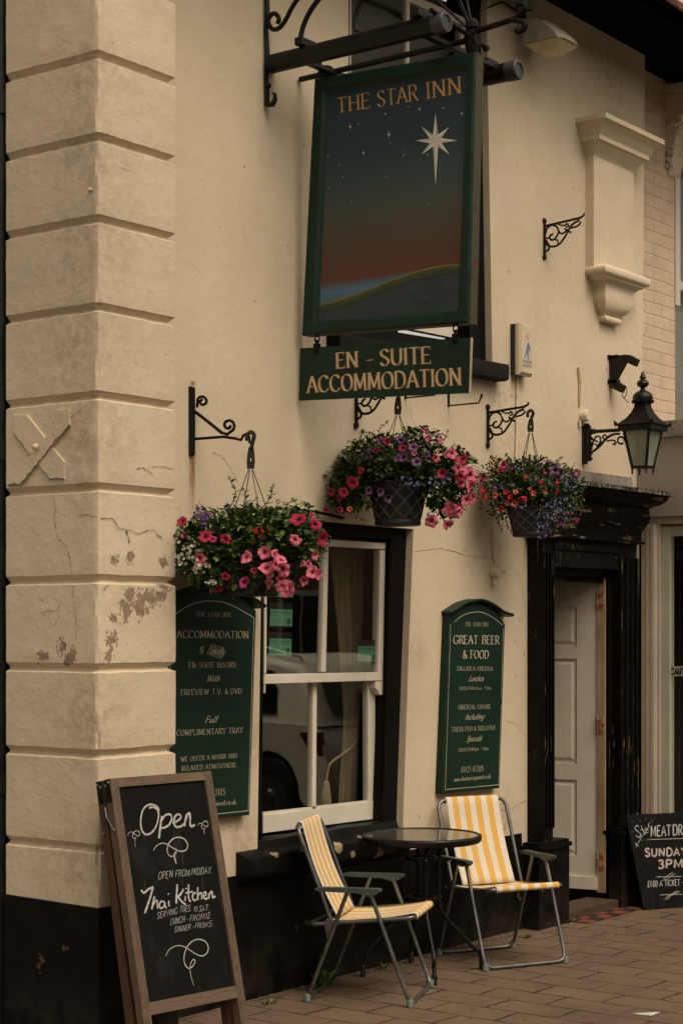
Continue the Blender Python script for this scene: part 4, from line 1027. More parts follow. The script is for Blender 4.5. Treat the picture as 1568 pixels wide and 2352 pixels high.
M_sea = n.out(n.ramp(n.rng(ps.outputs[2], zs0, zs1), [(0, (.034, .08, .125)), (.6, (.05, .125, .215)), (.88, (.055, .060, .078)), (1, (.085, .026, .018))]), .42)
n = NT('painted hill'); pp = n.coord('Position'); M_hill = n.out(n.mix((.005, .020, .028), (.011, .033, .040), n.rng(n.noise(pp, 9, 5), .35, .65)), .45)
M_rim = plain('yellow green hill rim', (.13, .125, .018), .5, var=.2, bump=0); M_rim2 = plain('olive hill shoulder', (.050, .056, .014), .5, var=.2, bump=0)
top = [(730.5, 700), (760, 692), (800, 681), (840, 666), (880, 650), (915, 636), (950, 624), (985, 615), (1020, 609), (1058, 605)]
mb = MB()
ipoly(mb, [(731, 646), (800, 642), (880, 636), (950, 620), (950, 640), (860, 670), (729.5, 716)], .0006, 0)
ipoly(mb, top + [(1054, 716), (726, 742)], .0009, 1)
for k, (a, b, mi) in enumerate(((0, 3.5, 2), (3.5, 8, 3), (8, 14, 4), (14, 22, 5))):
    ipoly(mb, [(x, y+a) for x, y in top] + [(x, y+b) for x, y in reversed(top)], .0012+.0003*k, mi)
rnd = random.Random(8)
for k in range(26):
    x = rnd.uniform(940, 1010); y = rnd.uniform(668, 706); ipoly(mb, [(x, y), (x+rnd.uniform(4, 13), y-1.5), (x+rnd.uniform(4, 13), y+.2), (x, y+1.2)], .0030, 6)
mb.build('landscape', [M_sea, M_hill, M_rim, M_rim2, plain('dull olive slope', (.030, .043, .016), .5, var=.2, bump=0), plain('dark olive slope', (.018, .033, .021), .5, var=.2, bump=0), plain('blue brush mark', (.022, .040, .065), .5, bump=0)], pic)
# stars
def star(mb, cx, cy, rad, lift=.0012):
    """rad: eight ray lengths (up, upper right, right ...) ; each ray in a light and a shaded half"""
    n = len(rad); inner = min(rad)*.34
    for k, r in enumerate(rad):
        a = math.pi/2 - k*2*math.pi/n
        tip = (cx+r*math.cos(a), cy-r*math.sin(a))
        for s_, mi in ((1, 0), (-1, 1)):
            b = a + s_*math.pi/n
            ipoly(mb, [(cx, cy), tip, (cx+inner*math.cos(b), cy-inner*math.sin(b))], lift+.0002*(k % 2), mi)
mb = MB()
star(mb, 1000, 323, (63, 44, 50, 46, 106, 46, 46, 46))
for cx, cy, r in [(804, 291, 9), (893, 309, 12), (835, 351, 8), (963, 251, 8), (1060, 261, 8), (927, 356, 6), (754, 360, 6)]:
    star(mb, cx, cy, (r, r*.42, r*.55, r*.42, r, r*.42, r*.55, r*.42))
for k in range(15):
    x, y = rnd.uniform(755, 1055), rnd.uniform(240, 470); r = rnd.uniform(.7, 1.6)
    ipoly(mb, [(x-r, y), (x, y-r*1.4), (x+r, y), (x, y+r*1.4)], .0012, 0)
mb.build('star', [M_star, M_star2], pic)
mb = MB(); pen = Pen(mb, NX)
pen.fit('THE', SI, (774, 260), (851, 247), 34, slant=-1.5, thick=1.25, thin=.42); pen.fit('STAR', SI, (866, 246), (959, 230), 36, slant=-1.5, thick=1.25, thin=.42); pen.fit('INN', SI, (979, 227), (1060, 213), 37, slant=-1.5, thick=1.25, thin=.42)
mb.build('lettering', M_gold, pic)
# board hung below on two chains
bd = thing('accommodation_board', 'flat green EN-SUITE ACCOMMODATION board hanging from chains under the large pub sign', 'sign', tuple(hit(885, 800, SG)))
XB_ = XSG+.02; SB = PX(XB_)
bc = [hit(*p, SB) for p in [(689, 800), (1080, 775), (1076, 902), (686, 920)]]
mb = MB(); mb.prism(bc, (.016, 0, 0)); brd = mb.build('board', M_green, bd)
mb = MB(); P = [bc[1]+Vector((-.0004, -.0005, .0)), bc[2]+Vector((-.0004, -.0005, 0)), bc[2]+Vector((.0164, -.0005, 0)), bc[1]+Vector((.0164, -.0005, 0))]; mb.prism(P, (0, -.0015, 0)); mb.build('board_edge', plain('pale board edge', (.36, .29, .19), .7, var=.3), brd)
def shadowed(txt, p0, p1, cap):
    for nm, m, dx, dy, lift in (('letter_shade', M_maroon, 2.4, 1.6, .0006), ('lettering', M_buff, 0, 0, .0014)):
        mb = MB(); pen = Pen(mb, NX, 0, lift); pen.fit(txt, SB, (p0[0]+dx, p0[1]+dy), (p1[0]+dx, p1[1]+dy), cap, slant=-1.2, thick=1.85, thin=.5, gap=.9); mb.build(nm, m, brd)
shadowed('EN', (772, 846), (823, 842.5), 35); shadowed('-', (840, 841), (859, 839.5), 33); shadowed('SUITE', (872, 840), (990, 834), 37)
shadowed('ACCOMMODATION', (706, 902), (1060, 884), 37)
def link(mb, c, r, ax, wire=.0035, stretch=1.35):
    u = Vector((0, 0, 1)); v = Vector(ax).normalized(); P = []
    for k in range(13):
        a = 2*math.pi*k/12; P.append(c+u*math.sin(a)*r*stretch+v*math.cos(a)*r)
    mb.tube(P, wire, 6, cap=False)
for x, y0, y1 in ((728, 773, 800), (1046, 748, 778)):
    a, b = hit(x, y0, PX(XB_+.008)), hit(x, y1, PX(XB_+.008)); 
    mb = MB()
    link(mb, a+(b-a)*.22, .013, (0, 1, 0), .004); link(mb, a+(b-a)*.62, .012, (1, .2, 0), .004)
    mb.tube([a+Vector((0, 0, .03)), a+(b-a)*.05], .004, 6)
    mb.box((XB_-.004, b.y-.013, b.z-.024), (XB_-.0005, b.y+.013, b.z+.022)); mb.box((XB_+.0165, b.y-.013, b.z-.02), (XB_+.02, b.y+.013, b.z+.022))
    mb.lathe([(.005, 0), (.005, .004)], (XB_-.004, b.y, b.z-.01), 8, axis=(-1, 0, 0))
    mb.build('chain', M_rustiron, bd, smooth=True)
# iron bracket that carries the sign
XT1, XT2, ZT = 6.41, 7.01, 4.30
br = thing('sign_bracket', 'black wrought iron sign bracket with scrolls and stays fixed high on the cream wall', 'bracket', (6.640, 5.2, 4.2))
def PT1(x, y, X=XT1): return hit(x, y, PX(X))
mb = MB()
V0 = hit(612, 0, PY(YF-.01)); xw = V0.x
zlo, zhi = hit(612, 245, PY(YF)).z, 5.1
for X in (xw,):
    pts = [(X, YF-.012+.003*math.sin(z*30), z) for z in [zlo+(zhi-zlo)*k/20 for k in range(21)]]
    mb.tube(pts, .015, 6, flat=(Vector((0, 1, 0)), .55))
    c0 = Vector((X, YF-.012, zlo+.02))
    mb.tube([c0, c0+Vector((0, -.012, -.018)), c0+Vector((0, -.035, -.02)), c0+Vector((0, -.05, .0)), c0+Vector((0, -.048, .025)), c0+Vector((0, -.035, .03))], [.012, .013, .014, .012, .008, .005], 7)
    for zz_ in (zlo+.09, zlo+.55): mb.lathe([(.014, 0), (.012, .01), (.001, .014)], (X, YF-.02, zz_), 8, axis=(0, -1, 0))
mb.build('back_plate', M_iron, br, smooth=True)
def scroll2(pts, r):
    mb = MB(); mb.tube(smooth_path([PT1(x, y, xw) for x, y in pts], 6), r, 7); mb.build('scroll', M_iron, br, smooth=True)
def z1(x, y): return ((950+x*500/1568)*.6272, y*420/1317*.6272)
S1 = [z1(*p) for p in [(205,275),(225,215),(175,155),(120,190),(105,260),(150,335),(230,320),(300,230),(370,95),(440,-10),(560,-130),(720,-180)]]
scroll2(S1, .011)
S2 = [z1(*p) for p in [(470,440),(500,310),(560,170),(650,30),(760,-90),(900,-180)]]
scroll2(S2, .012)
S3 = [z1(*p) for p in [(1115,360),(1100,270),(1120,130),(1170,0),(1260,-120)]]
mb = MB(); mb.tube(smooth_path([hit(x, y, PX(6.640)) for x, y in S3], 6), .012, 7)
mb.build('scroll', M_iron, br, smooth=True)
mb = MB()
# beam over the sign, cross bars to the lamps, end post
yA, yB = 5.21, hit(1095, 70, PX(6.640)).y
zb0 = hit(735, 150, PX(6.640)).z
zbm = ZT-.012
mb.tube([(6.640, yA, zbm), (6.640, fo[1].y+.02, zbm)], .014, 8)
for yy in (5.0, 4.36):
    mb.box((XT1-.01, yy-.017, zbm-.022), (XT2-.02, yy+.017, zbm-.004))
    mb.obox((XT1+.0, yy, ZT+.055), (.055, 0, 0), (0, .02, 0), (0, 0, .016)); mb.obox((XT2-.04, yy, ZT-.012), (.045, 0, 0), (0, .015, 0), (0, 0, .012))
mb.box((XT1+.1, 5.02, zbm+.0), (XT1+.15, 5.06, ZT+.09))
mb.build('beam', M_iron, br)
mb = MB()
for yy in (fo[0].y-.045, fo[1].y+.035):
    zt_ = fo[0].z if yy > 4.7 else fo[1].z
    mb.lathe([(.022, 0), (.024, .03), (.03, .035), (.03, .055), (.02, .06), (.022, zbm-zt_+.02)], (6.640, yy, zt_-.004), 10)
    mb.obox((6.640, yy, zbm), (.028, 0, 0), (0, .028, 0), (0, 0, .024))
mb.lathe([(.026, 0), (.03, .02), (.022, .03), (.02, .10), (.03, .11), (.03, .13), (.012, .15), (.001, .155)], (6.640, fo[1].y+.035, zbm-.06), 10)
mb.build('hanger', M_rustiron, br)
mb = MB()
tip = Vector((6.640, fo[1].y+.035, zbm+.03))
for q in ((985, -40), (1040, -30)):
    mb.tube([tip, hit(q[0], q[1], PX(7.35))+Vector((0, 0, .3))], .007, 6)
mb.tube([tip, tip+Vector((.9, .9, 1.0))], .008, 6); mb.tube([tip, tip+Vector((-.15, .95, .95))], .007, 6)
# cross rod with ball end and split scroll finial
e1 = tip+Vector((0, -.02, .0)); mb.tube([tip+Vector((-.30, .02, .02)), tip+Vector((.10, -.0, -.035))], .011, 7); mb.lathe([(.001, -.018), (.014, -.01), (.018, 0), (.014, .01), (.001, .018)], tip+Vector((.11, 0, -.04)), 8, axis=(1, 0, -.4))
a = tip.copy(); b = tip+Vector((0, -.20, .015))
mb.tube([a, b], .013, 8)
for s_ in (1, -1):
    mb.tube(smooth_path([b, b+Vector((0, -.035, .010*s_)), b+Vector((0, -.066, .028*s_)), b+Vector((0, -.062, .054*s_)), b+Vector((0, -.035, .060*s_)), b+Vector((0, -.022, .044*s_))], 5), .012, 7)
mb.build('stay', M_rustiron, br, smooth=True)
# two strip lights, one each side of the sign
def strip_light(X, label, ZT=ZT):
    t = thing('strip_light', label, 'lamp', (X, 4.7, ZT), 0, 'strip lights beside the pub sign')
    ye = 4.235; y0 = 5.2
    mb = MB(); mb.lathe([(.043, 0), (.043, y0-ye-.05)], (X, y0, ZT), 22, axis=(0, -1, 0)); mb.build('tube', M_pole, t, smooth=True)
    mb = MB(); mb.lathe([(.046, 0), (.046, .055), (.042, .060), (.030, .060), (.030, .054), (.001, .054)], (X, ye+.055, ZT), 22, axis=(0, -1, 0)); mb.build('end_cap', M_endcap, t, smooth=30)
    return t
strip_light(XT1, 'black tube lamp above the painted face of the pub sign, nearest the corner pier')
strip_light(XT2, 'black tube lamp mostly hidden behind the pub sign with only its end showing', ZT-.055)

# ---------------------------------------------------------------- floodlight under the eaves
fp = hit(1200, 75, PY(YF)); Yq = YF-.015
fl = thing('floodlight', 'wedge shaped grey floodlight with cream glass on the wall under the eaves', 'lamp', tuple(fp))
xa = hit(1198, 105, PY(YF-.05)).x; za = hit(1198, 105, PY(YF-.05)).z
L_, Wd_ = .24, .21
x0, x1 = xa-.02, xa+Wd_
yb_, yf_ = YF-.07, YF-.07-L_
z0_ = za
mb = MB()
def fpt(y, z): return [(x0, y, z), (x1, y, z)]
secq = [(yb_, z0_), (yb_, z0_+.11), (yb_-.06, z0_+.15), (yb_-.13, z0_+.12), (yf_+.015, z0_+.03), (yf_, z0_+.005), (yf_, z0_)]
V = []
for i in range(7):
    t = i/6; x = x0+(x1-x0)*t; k = 1-.10*abs(2*t-1)**4
    for y, z in secq: V.append((x, yb_+(y-yb_)*k, z0_+(z-z0_)*(1-.12*abs(2*t-1)**3)))
m = len(secq)
mb.add(V, [(i*m+k, i*m+(k+1) % m, (i+1)*m+(k+1) % m, (i+1)*m+k) for i in range(6) for k in range(m)]+[tuple(range(m-1,-1,-1)), tuple(6*m+k for k in range(m))])
mb.build('housing', M_lampgrey, fl, smooth=35)
mb = MB(); V = []
for i in range(9):
    for j in range(9):
        u, v = i/8, j/8; d = (1-abs(2*u-1)**3)*(1-abs(2*v-1)**3)*.055
        V.append((x0+.004+(x1-x0-.008)*u, yb_-.004-(L_-.02)*v, z0_-.003-d))
mb.add(V, [(i*9+j, (i+1)*9+j, (i+1)*9+j+1, i*9+j+1) for i in range(8) for j in range(8)]); mb.build('diffuser', M_lensgl, fl, smooth=True)
mb = MB(); mb.box((x0+.05, yb_+.002, z0_+.02), (x1-.07, YF+.002, z0_+.20)); mb.prism([(x0+.05, yb_+.002, z0_+.16), (x0+.05, YF+.002, z0_+.24), (x0+.05, YF+.002, z0_+.16)], (.07, 0, 0)); mb.build('bracket', M_lampgrey, fl)
mb = MB()
P = [hit(x, y, PY(YF-.008)) for x, y in [(1120, 18), (1150, 5), (1163, 10), (1180, 22), (1200, 26), (1222, 22)]]
mb.tube(smooth_path(P, 5), .005, 6); mb.build('cable', M_rustiron, fl)
# ---------------------------------------------------------------- basket brackets
def oz(x, y): return ((x-350)/410*.26, (1420-y)/390*.224)     # (out from the wall, height) in metres
def ornate(mb_name, label, X, z0, mat, y=YF):
    t = thing(mb_name, label, 'bracket', (X, y, z0), 0, 'ornate basket brackets')
    def B(pts, r, k=5):
        P = [Vector((0, -oz(*p)[0], oz(*p)[1])) for p in pts]
        return smooth_path(P, k), r
    mb = MB()
    H_ = oz(350, 1030)[1]
    mb.obox((0, -.005, H_/2), (.0085, 0, 0), (0, .005, 0), (0, 0, H_/2-.012))
    for zz_ in (.008, H_-.008): mb.lathe([(.017, 0), (.017, .009), (.014, .011)], (0, 0, zz_), 12, axis=(0, -1, 0)); mb.lathe([(.006, 0), (.005, .004)], (0, -.010, zz_), 8, axis=(0, -1, 0))
    mb.build('wall_plate', mat, t, loc=(0, 0, 0))
    mb = MB(); a, b = oz(362, 1096), oz(725, 1068)
    mb.tube([(0, -a[0], a[1]), (0, -b[0], b[1]), (0, -b[0]-.008, b[1]+.004), (0, -b[0]-.02, b[1]+.008), (0, -b[0]-.026, b[1]+.022)], [.0075, .007, .0065, .006, .005], 7)
    mb.build('arm', mat, t, loc=(0, 0, 0), smooth=True)
    mb = MB(); fl_ = (Vector((1, 0, 0)), 1.0)
    for pts, r in (([(368,1238),(385,1285),(420,1308),(470,1312),(520,1290),(570,1230),(620,1150),(660,1112),(715,1092)], .0068),
                   ([(368,1172),(385,1122),(435,1098),(482,1120),(502,1172),(480,1222),(440,1246),(412,1226),(420,1198),(446,1186)], .0062),
                   ([(482,1112),(508,1172),(532,1196),(562,1190),(588,1166),(566,1156)], .0055),
                   ([(500,1098),(540,1116),(572,1118),(590,1104),(606,1132),(576,1138)], .005),
                   ([(622,1152),(662,1152),(706,1140),(732,1108)], .0055),
                   ([(372,1240),(400,1290),(402,1332),(374,1352)], .006), ([(500,1292),(492,1256),(470,1250)], .005), ([(365,1218),(400,1222),(414,1208)], .005), ([(600,1180),(625,1200),(620,1188)], .006)):
        P, r = B(pts, r); mb.tube(P, r, 6)
    mb.build('scrollwork', mat, t, loc=(0, 0, 0), smooth=True)
    return t
def wallX(x, y): h = hit(x, y, PY(YF)); return h.x, h.z
bx3, bz3 = wallX(1118, 1026); bx2, bz2 = wallX(816, 981); bx1, bz1 = wallX(1248, 594)
ornate('ornate_bracket', 'lacy black iron bracket carrying the smallest, right-hand flower basket', bx3, bz3, M_wornmetal)
ornate('ornate_bracket', 'lacy iron bracket half hidden below the EN-SUITE board, carrying the middle basket', bx2, bz2, M_wornmetal)
ornate('ornate_bracket', 'empty lacy black bracket on bare wall beside the blind pilaster', bx1, bz1, M_iron)
# plain scroll bracket next to the pier
XS1 = hit(441, 965, PY(YF)).x
t = thing('scroll_bracket', 'rust stained black bracket with two open scrolls holding the leftmost basket', 'bracket', (XS1, YF, hit(441, 1045, PY(YF)).z))
def zs(x, y): return hit(x*.4132, 847+y*.4132, PX(XS1))
mb = MB(); zt, zb_ = hit(441, 890, PY(YF)).z, hit(441, 1046, PY(YF)).z
mb.prism([(XS1-.022, YF-.010, zb_), (XS1+.006, YF-.010, zb_-.002), (XS1+.004, YF-.010, zt), (XS1-.023, YF-.010, zt+.002)], (0, .011, 0)); mb.box((XS1-.021, YF-.022, zb_+.004), (XS1-.003, YF-.0105, zt-.004))
mb.build('wall_plate', M_iron, t)
mb = MB(); base = zs(1085, 390)
mb.tube([Vector((XS1, YF-.015, base.z)), zs(1240, 378), zs(1310, 388), zs(1340, 396), zs(1352, 372), zs(1368, 362), zs(1385, 380), zs(1388, 415)], [.0065]*7+[.005], 7)
mb.tube([Vector((XS1, YF-.015, zs(1090, 236).z)), zs(1170, 305), zs(1235, 358)], .0075, 7)
mb.build('arm', M_rustiron, t, smooth=True)
mb = MB()
def spiral(cx, cy, r0, r1, a0, turns, lead):
    P = [zs(*p) for p in lead]
    for k in range(22):
        a = a0+turns*2*math.pi*k/21; r = r0+(r1-r0)*k/21; P.append(zs(cx+r*math.cos(a), cy-r*math.sin(a)))
    return P
mb.tube(spiral(1270, 315, 36, 10, R(-50), 1.15, [(1225, 352), (1262, 365)]), .0068, 7); mb.build('scroll', M_rustiron, t, smooth=True); mb = MB()
mb.tube(spiral(1126, 182, 30, 9, R(150), -1.15, [(1096, 215), (1098, 190)]), .0065, 7)
mb.build('scroll', M_rustiron, t, smooth=True)
# two plain L hooks
def lhook(label, x, y, xe, ye):
    X, z = wallX(x, y); t = thing('hook_bracket', label, 'hook', (X, YF, z), 0, 'plain L hooks on the wall')
    mb = MB(); mb.box((X-.009, YF-.006, z-.004), (X+.007, YF+.001, z+.075)); mb.build('wall_plate', M_wornmetal, t)
    e_ = hit(xe, ye, PX(X)); mb = MB(); mb.tube([(X, YF-.005, z), (X, e_.y, z+.001), (X, e_.y-.014, z+.03), (X, e_.y-.02, z+.046)], [.0042, .0045, .0065, .006], 7); mb.build('hook', M_iron, t, smooth=True)
lhook('small bare L hook sticking out right of the EN-SUITE board', 1029, 932, 1099, 931)
lhook('small bare L hook peeping from under the EN-SUITE board', 930, 914, 998, 909)

# ---------------------------------------------------------------- hanging baskets
def leaf_faces(mb, p, d, up, L, w, mi):
    """a folded, pointed leaf growing from p along d"""
    s_ = d.cross(up); s_ = s_.normalized() if s_.length > 1e-4 else d.orthogonal().normalized(); n_ = s_.cross(d)
    V = [p, p+d*L*.35+s_*w+n_*L*.08, p+d*L*.75+s_*w*.75+n_*L*.04, p+d*L-n_*L*.10, p+d*L*.75-s_*w*.75+n_*L*.04, p+d*L*.35-s_*w+n_*L*.08, p+d*L*.4-n_*L*.02, p+d*L*.75-n_*L*.04]
    mb.add(V, [(0,6,1),(1,6,7,2),(2,7,3),(0,5,6),(5,4,7,6),(4,3,7)], mi)
def rvec(rnd): 
    while True:
        v = Vector((rnd.uniform(-1,1), rnd.uniform(-1,1), rnd.uniform(-1,1)))
        if .05 < v.length <= 1: return v
_petals = {}
def flower_mesh(kind, form, var=0):
    k = (kind, form, var)
    if k in _petals: return _petals[k]
    rnd = random.Random(var*31+len(_petals)*7); w1, w2, fold = rnd.uniform(.05, .16), rnd.uniform(.05, .30), (0, .2, .38)[var]
    mb = MB()
    if form == 'petunia':
        S = 25; rings = [(.03, -.55, 1), (.16, -.30, 1), (.34, -.10, 0), (.68, .02, 0), (1.0, -.05, 0)]
        V = []
        for r, h, _ in rings:
            for q in range(S):
                a = 2*math.pi*q/S; lobe = abs(math.cos(2.5*a)); m = r*(1-.24*(1-lobe)**1.6 if r > .5 else 1); wv = (w1*math.cos(5*a)+w2*math.sin(2*a+1)+.07*math.sin(7*a+var))*r*r + fold*max(0, math.cos(a))*r*r; m *= (1-.25*fold*max(0, math.cos(a)))
                V.append((m*math.cos(a), m*math.sin(a), h+wv+rnd.uniform(-.025, .025)*(r > .5)))
        b = 0
        for i in range(len(rings)-1):
            mb.add([], []) 
        mb.v = [Vector(v) for v in V]
        for i in range(len(rings)-1):
            for q in range(S):
                mb.f.append([i*S+q, i*S+(q+1) % S, (i+1)*S+(q+1) % S, (i+1)*S+q]); mb.m.append(rings[i][2])
    else:                                                # a round head of small five-petalled florets
        for q in range(16):
            d = rvec(rnd).normalized(); d.z = abs(d.z)*.8+.1; d.normalize(); c = Vector((d.x*.75, d.y*.75, d.z*.55)); u = d.orthogonal().normalized(); w = d.cross(u)
            for s_ in range(5):
                a = 2*math.pi*s_/5+q; e = u*math.cos(a)+w*math.sin(a); f = u*math.cos(a+1.2)+w*math.sin(a+1.2)
                mb.add([c, c+e*.22+d*.03, c+(e+f)*.2+d*.06, c+f*.22+d*.03], [(0,1,2,3)], 0)
            mb.add([c+d*.035+u*.05, c+d*.035+w*.05, c+d*.035-u*.05, c+d*.035-w*.05], [(0,1,2,3)], 1)
    me = bpy.data.meshes.new('flower'); me.from_pydata(mb.v, [], mb.f)
    for m in PET[kind]: me.materials.append(m)
    me.polygons.foreach_set('material_index', mb.m); me.polygons.foreach_set('use_smooth', [True]*len(mb.f))
    _petals[k] = me; return me
VIEW = lambda P: (P-CAMP).normalized()
def basket(label, C, pot, clumps, flowers, sprigs, trails, tiny, hook_top, wires_at, seed, density=1.0, flat_wall=True):
    """C: centre of the pot's rim; pot=(rim radius, base radius, height); clumps and the rest in photo pixels on the plane through C facing the street corner"""
    rnd = random.Random(seed)
    t = thing('hanging_basket', label, 'flower basket', (C.x, C.y, C.z-pot[2]), 0, 'hanging flower baskets')
    nrm = -VIEW(C); nrm.z = 0; nrm.normalize(); right = Vector((ST, -CT, 0))
    pl = (C, nrm)
    pxm = (C-CAMP).dot(Vector((CT, ST, 0)))/FPX          # metres per pixel here
    rr, rb, hh = pot
    mb = MB(); mb.lathe([(rb*.3, -hh), (rb*.96, -hh), (rb, -hh+.006), (rb, -hh+.022), (rb*.985, -hh+.026), (rr*.985, -.012), (rr*1.03, -.010), (rr*1.03, 0), (rr*.94, 0), (rr*.92, -.02)], C, 36); mb.build('pot', M_potblk, t, smooth=30)
    mb = MB()
    for k in range(11):
        for s_ in (1, -1):
            for off in (-.035, .035):
                P = []
                for q in range(9):
                    f = q/8; z = -hh+.03+(hh-.045)*f; rad = rb*.985+(rr*.985-rb*.985)*((z+hh-.026)/(hh-.038)); a = 2*math.pi*(k/11)+s_*f*1.15+off
                    P.append(C+Vector((rad*math.cos(a), rad*math.sin(a), z)))
                mb.tube(P, .0022, 4, cap=False)
    mb.build('lattice', M_potrib, t)
    mb = MB(); mb.lathe([(rr*.92, -.02), (rr*.6, .0), (.01, .012)], C, 20); mb.build('compost', M_compost, t)
    # hanger: hook, slotted tag and four wires
    ht = hook_top
    mb = MB()
    yv = Vector((0, 1, 0)); hd = right
    tagz = wires_at.z
    prof = [(-.006, 1.0), (-.008, .72), (-.014, .45), (-.017, .2), (-.014, .0)]
    H = (ht.z-tagz)
    def tp(a, f): return wires_at + hd*a + Vector((0, 0, H*f))
    mb.tube(smooth_path([ht+Vector((0,0,-.03))+hd*-.014, ht+hd*-.016+Vector((0,0,-.008)), ht+Vector((0,0,.008)), ht+hd*.014+Vector((0,0,-.006)), tp(.006, .72), tp(.002, .55)], 5), [.007]+[.009]*24+[.007], 7)
    V, F = fill2d([(-.009, .62), (.012, .66), (.016, .45), (.018, .2), (.014, 0), (.010, -.02), (.006, 0), (-.006, 0), (-.010, -.02), (-.016, 0), (-.018, .2), (-.014, .45)], [[(.003*math.cos(a*.785), .26+.05*math.sin(a*.785)) for a in range(8)]], .004)
    mb.add([tp(x, y) + nrm*(d-.002) for x, y, d in V], F)
    mb.build('hook', M_potblk, t, smooth=30)
    for k in range(4):
        a = math.pi/2*k+.5+ (TH-R(90)); d = Vector((math.cos(a), math.sin(a), 0))
        mb = MB(); mb.tube([wires_at+d*.01+Vector((0,0,-.004)), C+d*rr*.98], .0022, 5); mb.build('wire', M_wire, t)
    # foliage: thousands of leaves through the clumps
    mb = MB()
    def at(x, y, out=0.0): return hit(x, y, pl)+nrm*out
    for qi, (cx, cy, rx, ry, depth, nl, size, wts) in enumerate(clumps):
        c = at(cx, cy)
        if qi < 2:                                      # added dark core in place of the shade deep inside the leaves
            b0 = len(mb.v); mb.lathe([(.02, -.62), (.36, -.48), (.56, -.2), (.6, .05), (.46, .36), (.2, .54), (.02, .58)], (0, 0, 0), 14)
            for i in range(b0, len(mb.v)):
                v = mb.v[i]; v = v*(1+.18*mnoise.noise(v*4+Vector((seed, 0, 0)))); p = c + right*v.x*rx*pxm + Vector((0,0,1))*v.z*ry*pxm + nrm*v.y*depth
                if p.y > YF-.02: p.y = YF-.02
                mb.v[i] = p
        for k in range(int(nl*density*1.45)):
            v = rvec(rnd); v = v.normalized()*(rnd.random()**.38)
            p = c + right*v.x*rx*pxm + Vector((0,0,1))*v.z*ry*pxm + nrm*v.y*depth
            if p.y > YF-.02: p.y = YF-.02-rnd.random()*.03
            o = (p-c); o = o.normalized() if o.length > 1e-3 else Vector((0,0,1))
            d = (o*.9 + rvec(rnd)*.9 + Vector((0, 0, .15))).normalized()
            L = size*rnd.uniform(.7, 1.45); outer = v.length > .72
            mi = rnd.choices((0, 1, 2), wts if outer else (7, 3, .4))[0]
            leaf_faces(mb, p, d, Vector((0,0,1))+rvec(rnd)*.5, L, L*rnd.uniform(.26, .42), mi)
    for path, nl, size in sprigs + trails:
        P = smooth_path([at(*q) for q in path], 6); mb.tube(P, [.0026-.0014*i/(len(P)-1) for i in range(len(P))], 5, 3)
        for k in range(nl):
            f = (k+.6)/nl; i = min(len(P)-2, int(f*(len(P)-1))); q = P[i]; tdir = (P[i+1]-P[i]).normalized()
            a = k*2.4+rnd.random(); sd = (right*math.cos(a)+nrm*math.sin(a)); d = (sd+tdir*.55).normalized()
            leaf_faces(mb, q, d, Vector((0,0,1)), size*1.25*rnd.uniform(.7, 1.2)*(1.15-.45*f), size*.26, rnd.choices((0,1,2), (1,3,2))[0])
        leaf_faces(mb, P[-1], (P[-1]-P[-2]).normalized(), nrm, size*.8, size*.22, 2)
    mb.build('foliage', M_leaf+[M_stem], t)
    # blossoms, each its own part
    for x, y, kind, form, dia, out, face in flowers:
        r_ = dia*.5*pxm*rnd.uniform(.80, 1.04)
        p = at(x, y, out)
        nd_ = (nrm*1.0 + right*face[0] + Vector((0,0,1))*face[1] + rvec(rnd)*.7).normalized()
        q = Vector((0,0,1)).rotation_difference(nd_).to_matrix().to_4x4()
        M = Matrix.Translation(p-Vector(t.location)) @ q @ Matrix.Rotation(rnd.uniform(0, 6.28), 4, 'Z') @ Matrix.Diagonal((r_, r_*rnd.uniform(.8, 1), r_*rnd.uniform(.7, 1.4), 1))
        linked('flower', flower_mesh(kind, form, rnd.choice((0, 0, 1, 2))), t, M)
    for kind, spots, nn, s_ in tiny:
        mb = MB()
        for k in range(nn):
            cx, cy, rx, ry, out = rnd.choice(spots); a = rnd.random()*6.283; q = rnd.random()**.5
            p = at(cx+rx*q*math.cos(a), cy+ry*q*math.sin(a), out+rnd.uniform(-.03, .03)); nd_ = (nrm+rvec(rnd)*.7).normalized(); u = nd_.orthogonal().normalized(); w = nd_.cross(u); L = s_*rnd.uniform(.6, 1.25)
            for m in range(5):
                b = 1.2566*m; e = u*math.cos(b)+w*math.sin(b); f = u*math.cos(b+1)+w*math.sin(b+1); g = u*math.cos(b+.5)+w*math.sin(b+.5)
                mb.add([p, p+e*L*.7, p+g*L*1.1, p+f*L*.7], [(0,1,2,3)], 0)
            mb.add([p+nd_*.001+u*L*.22, p+nd_*.001+w*L*.22, p+nd_*.001-u*L*.22, p+nd_*.001-w*L*.22], [(0,1,2,3)], 1)
        tag(mb.build('small_blossom', list(PET[kind]), t), kind='stuff')
    return t
Wt = (3, 5, 2.2)
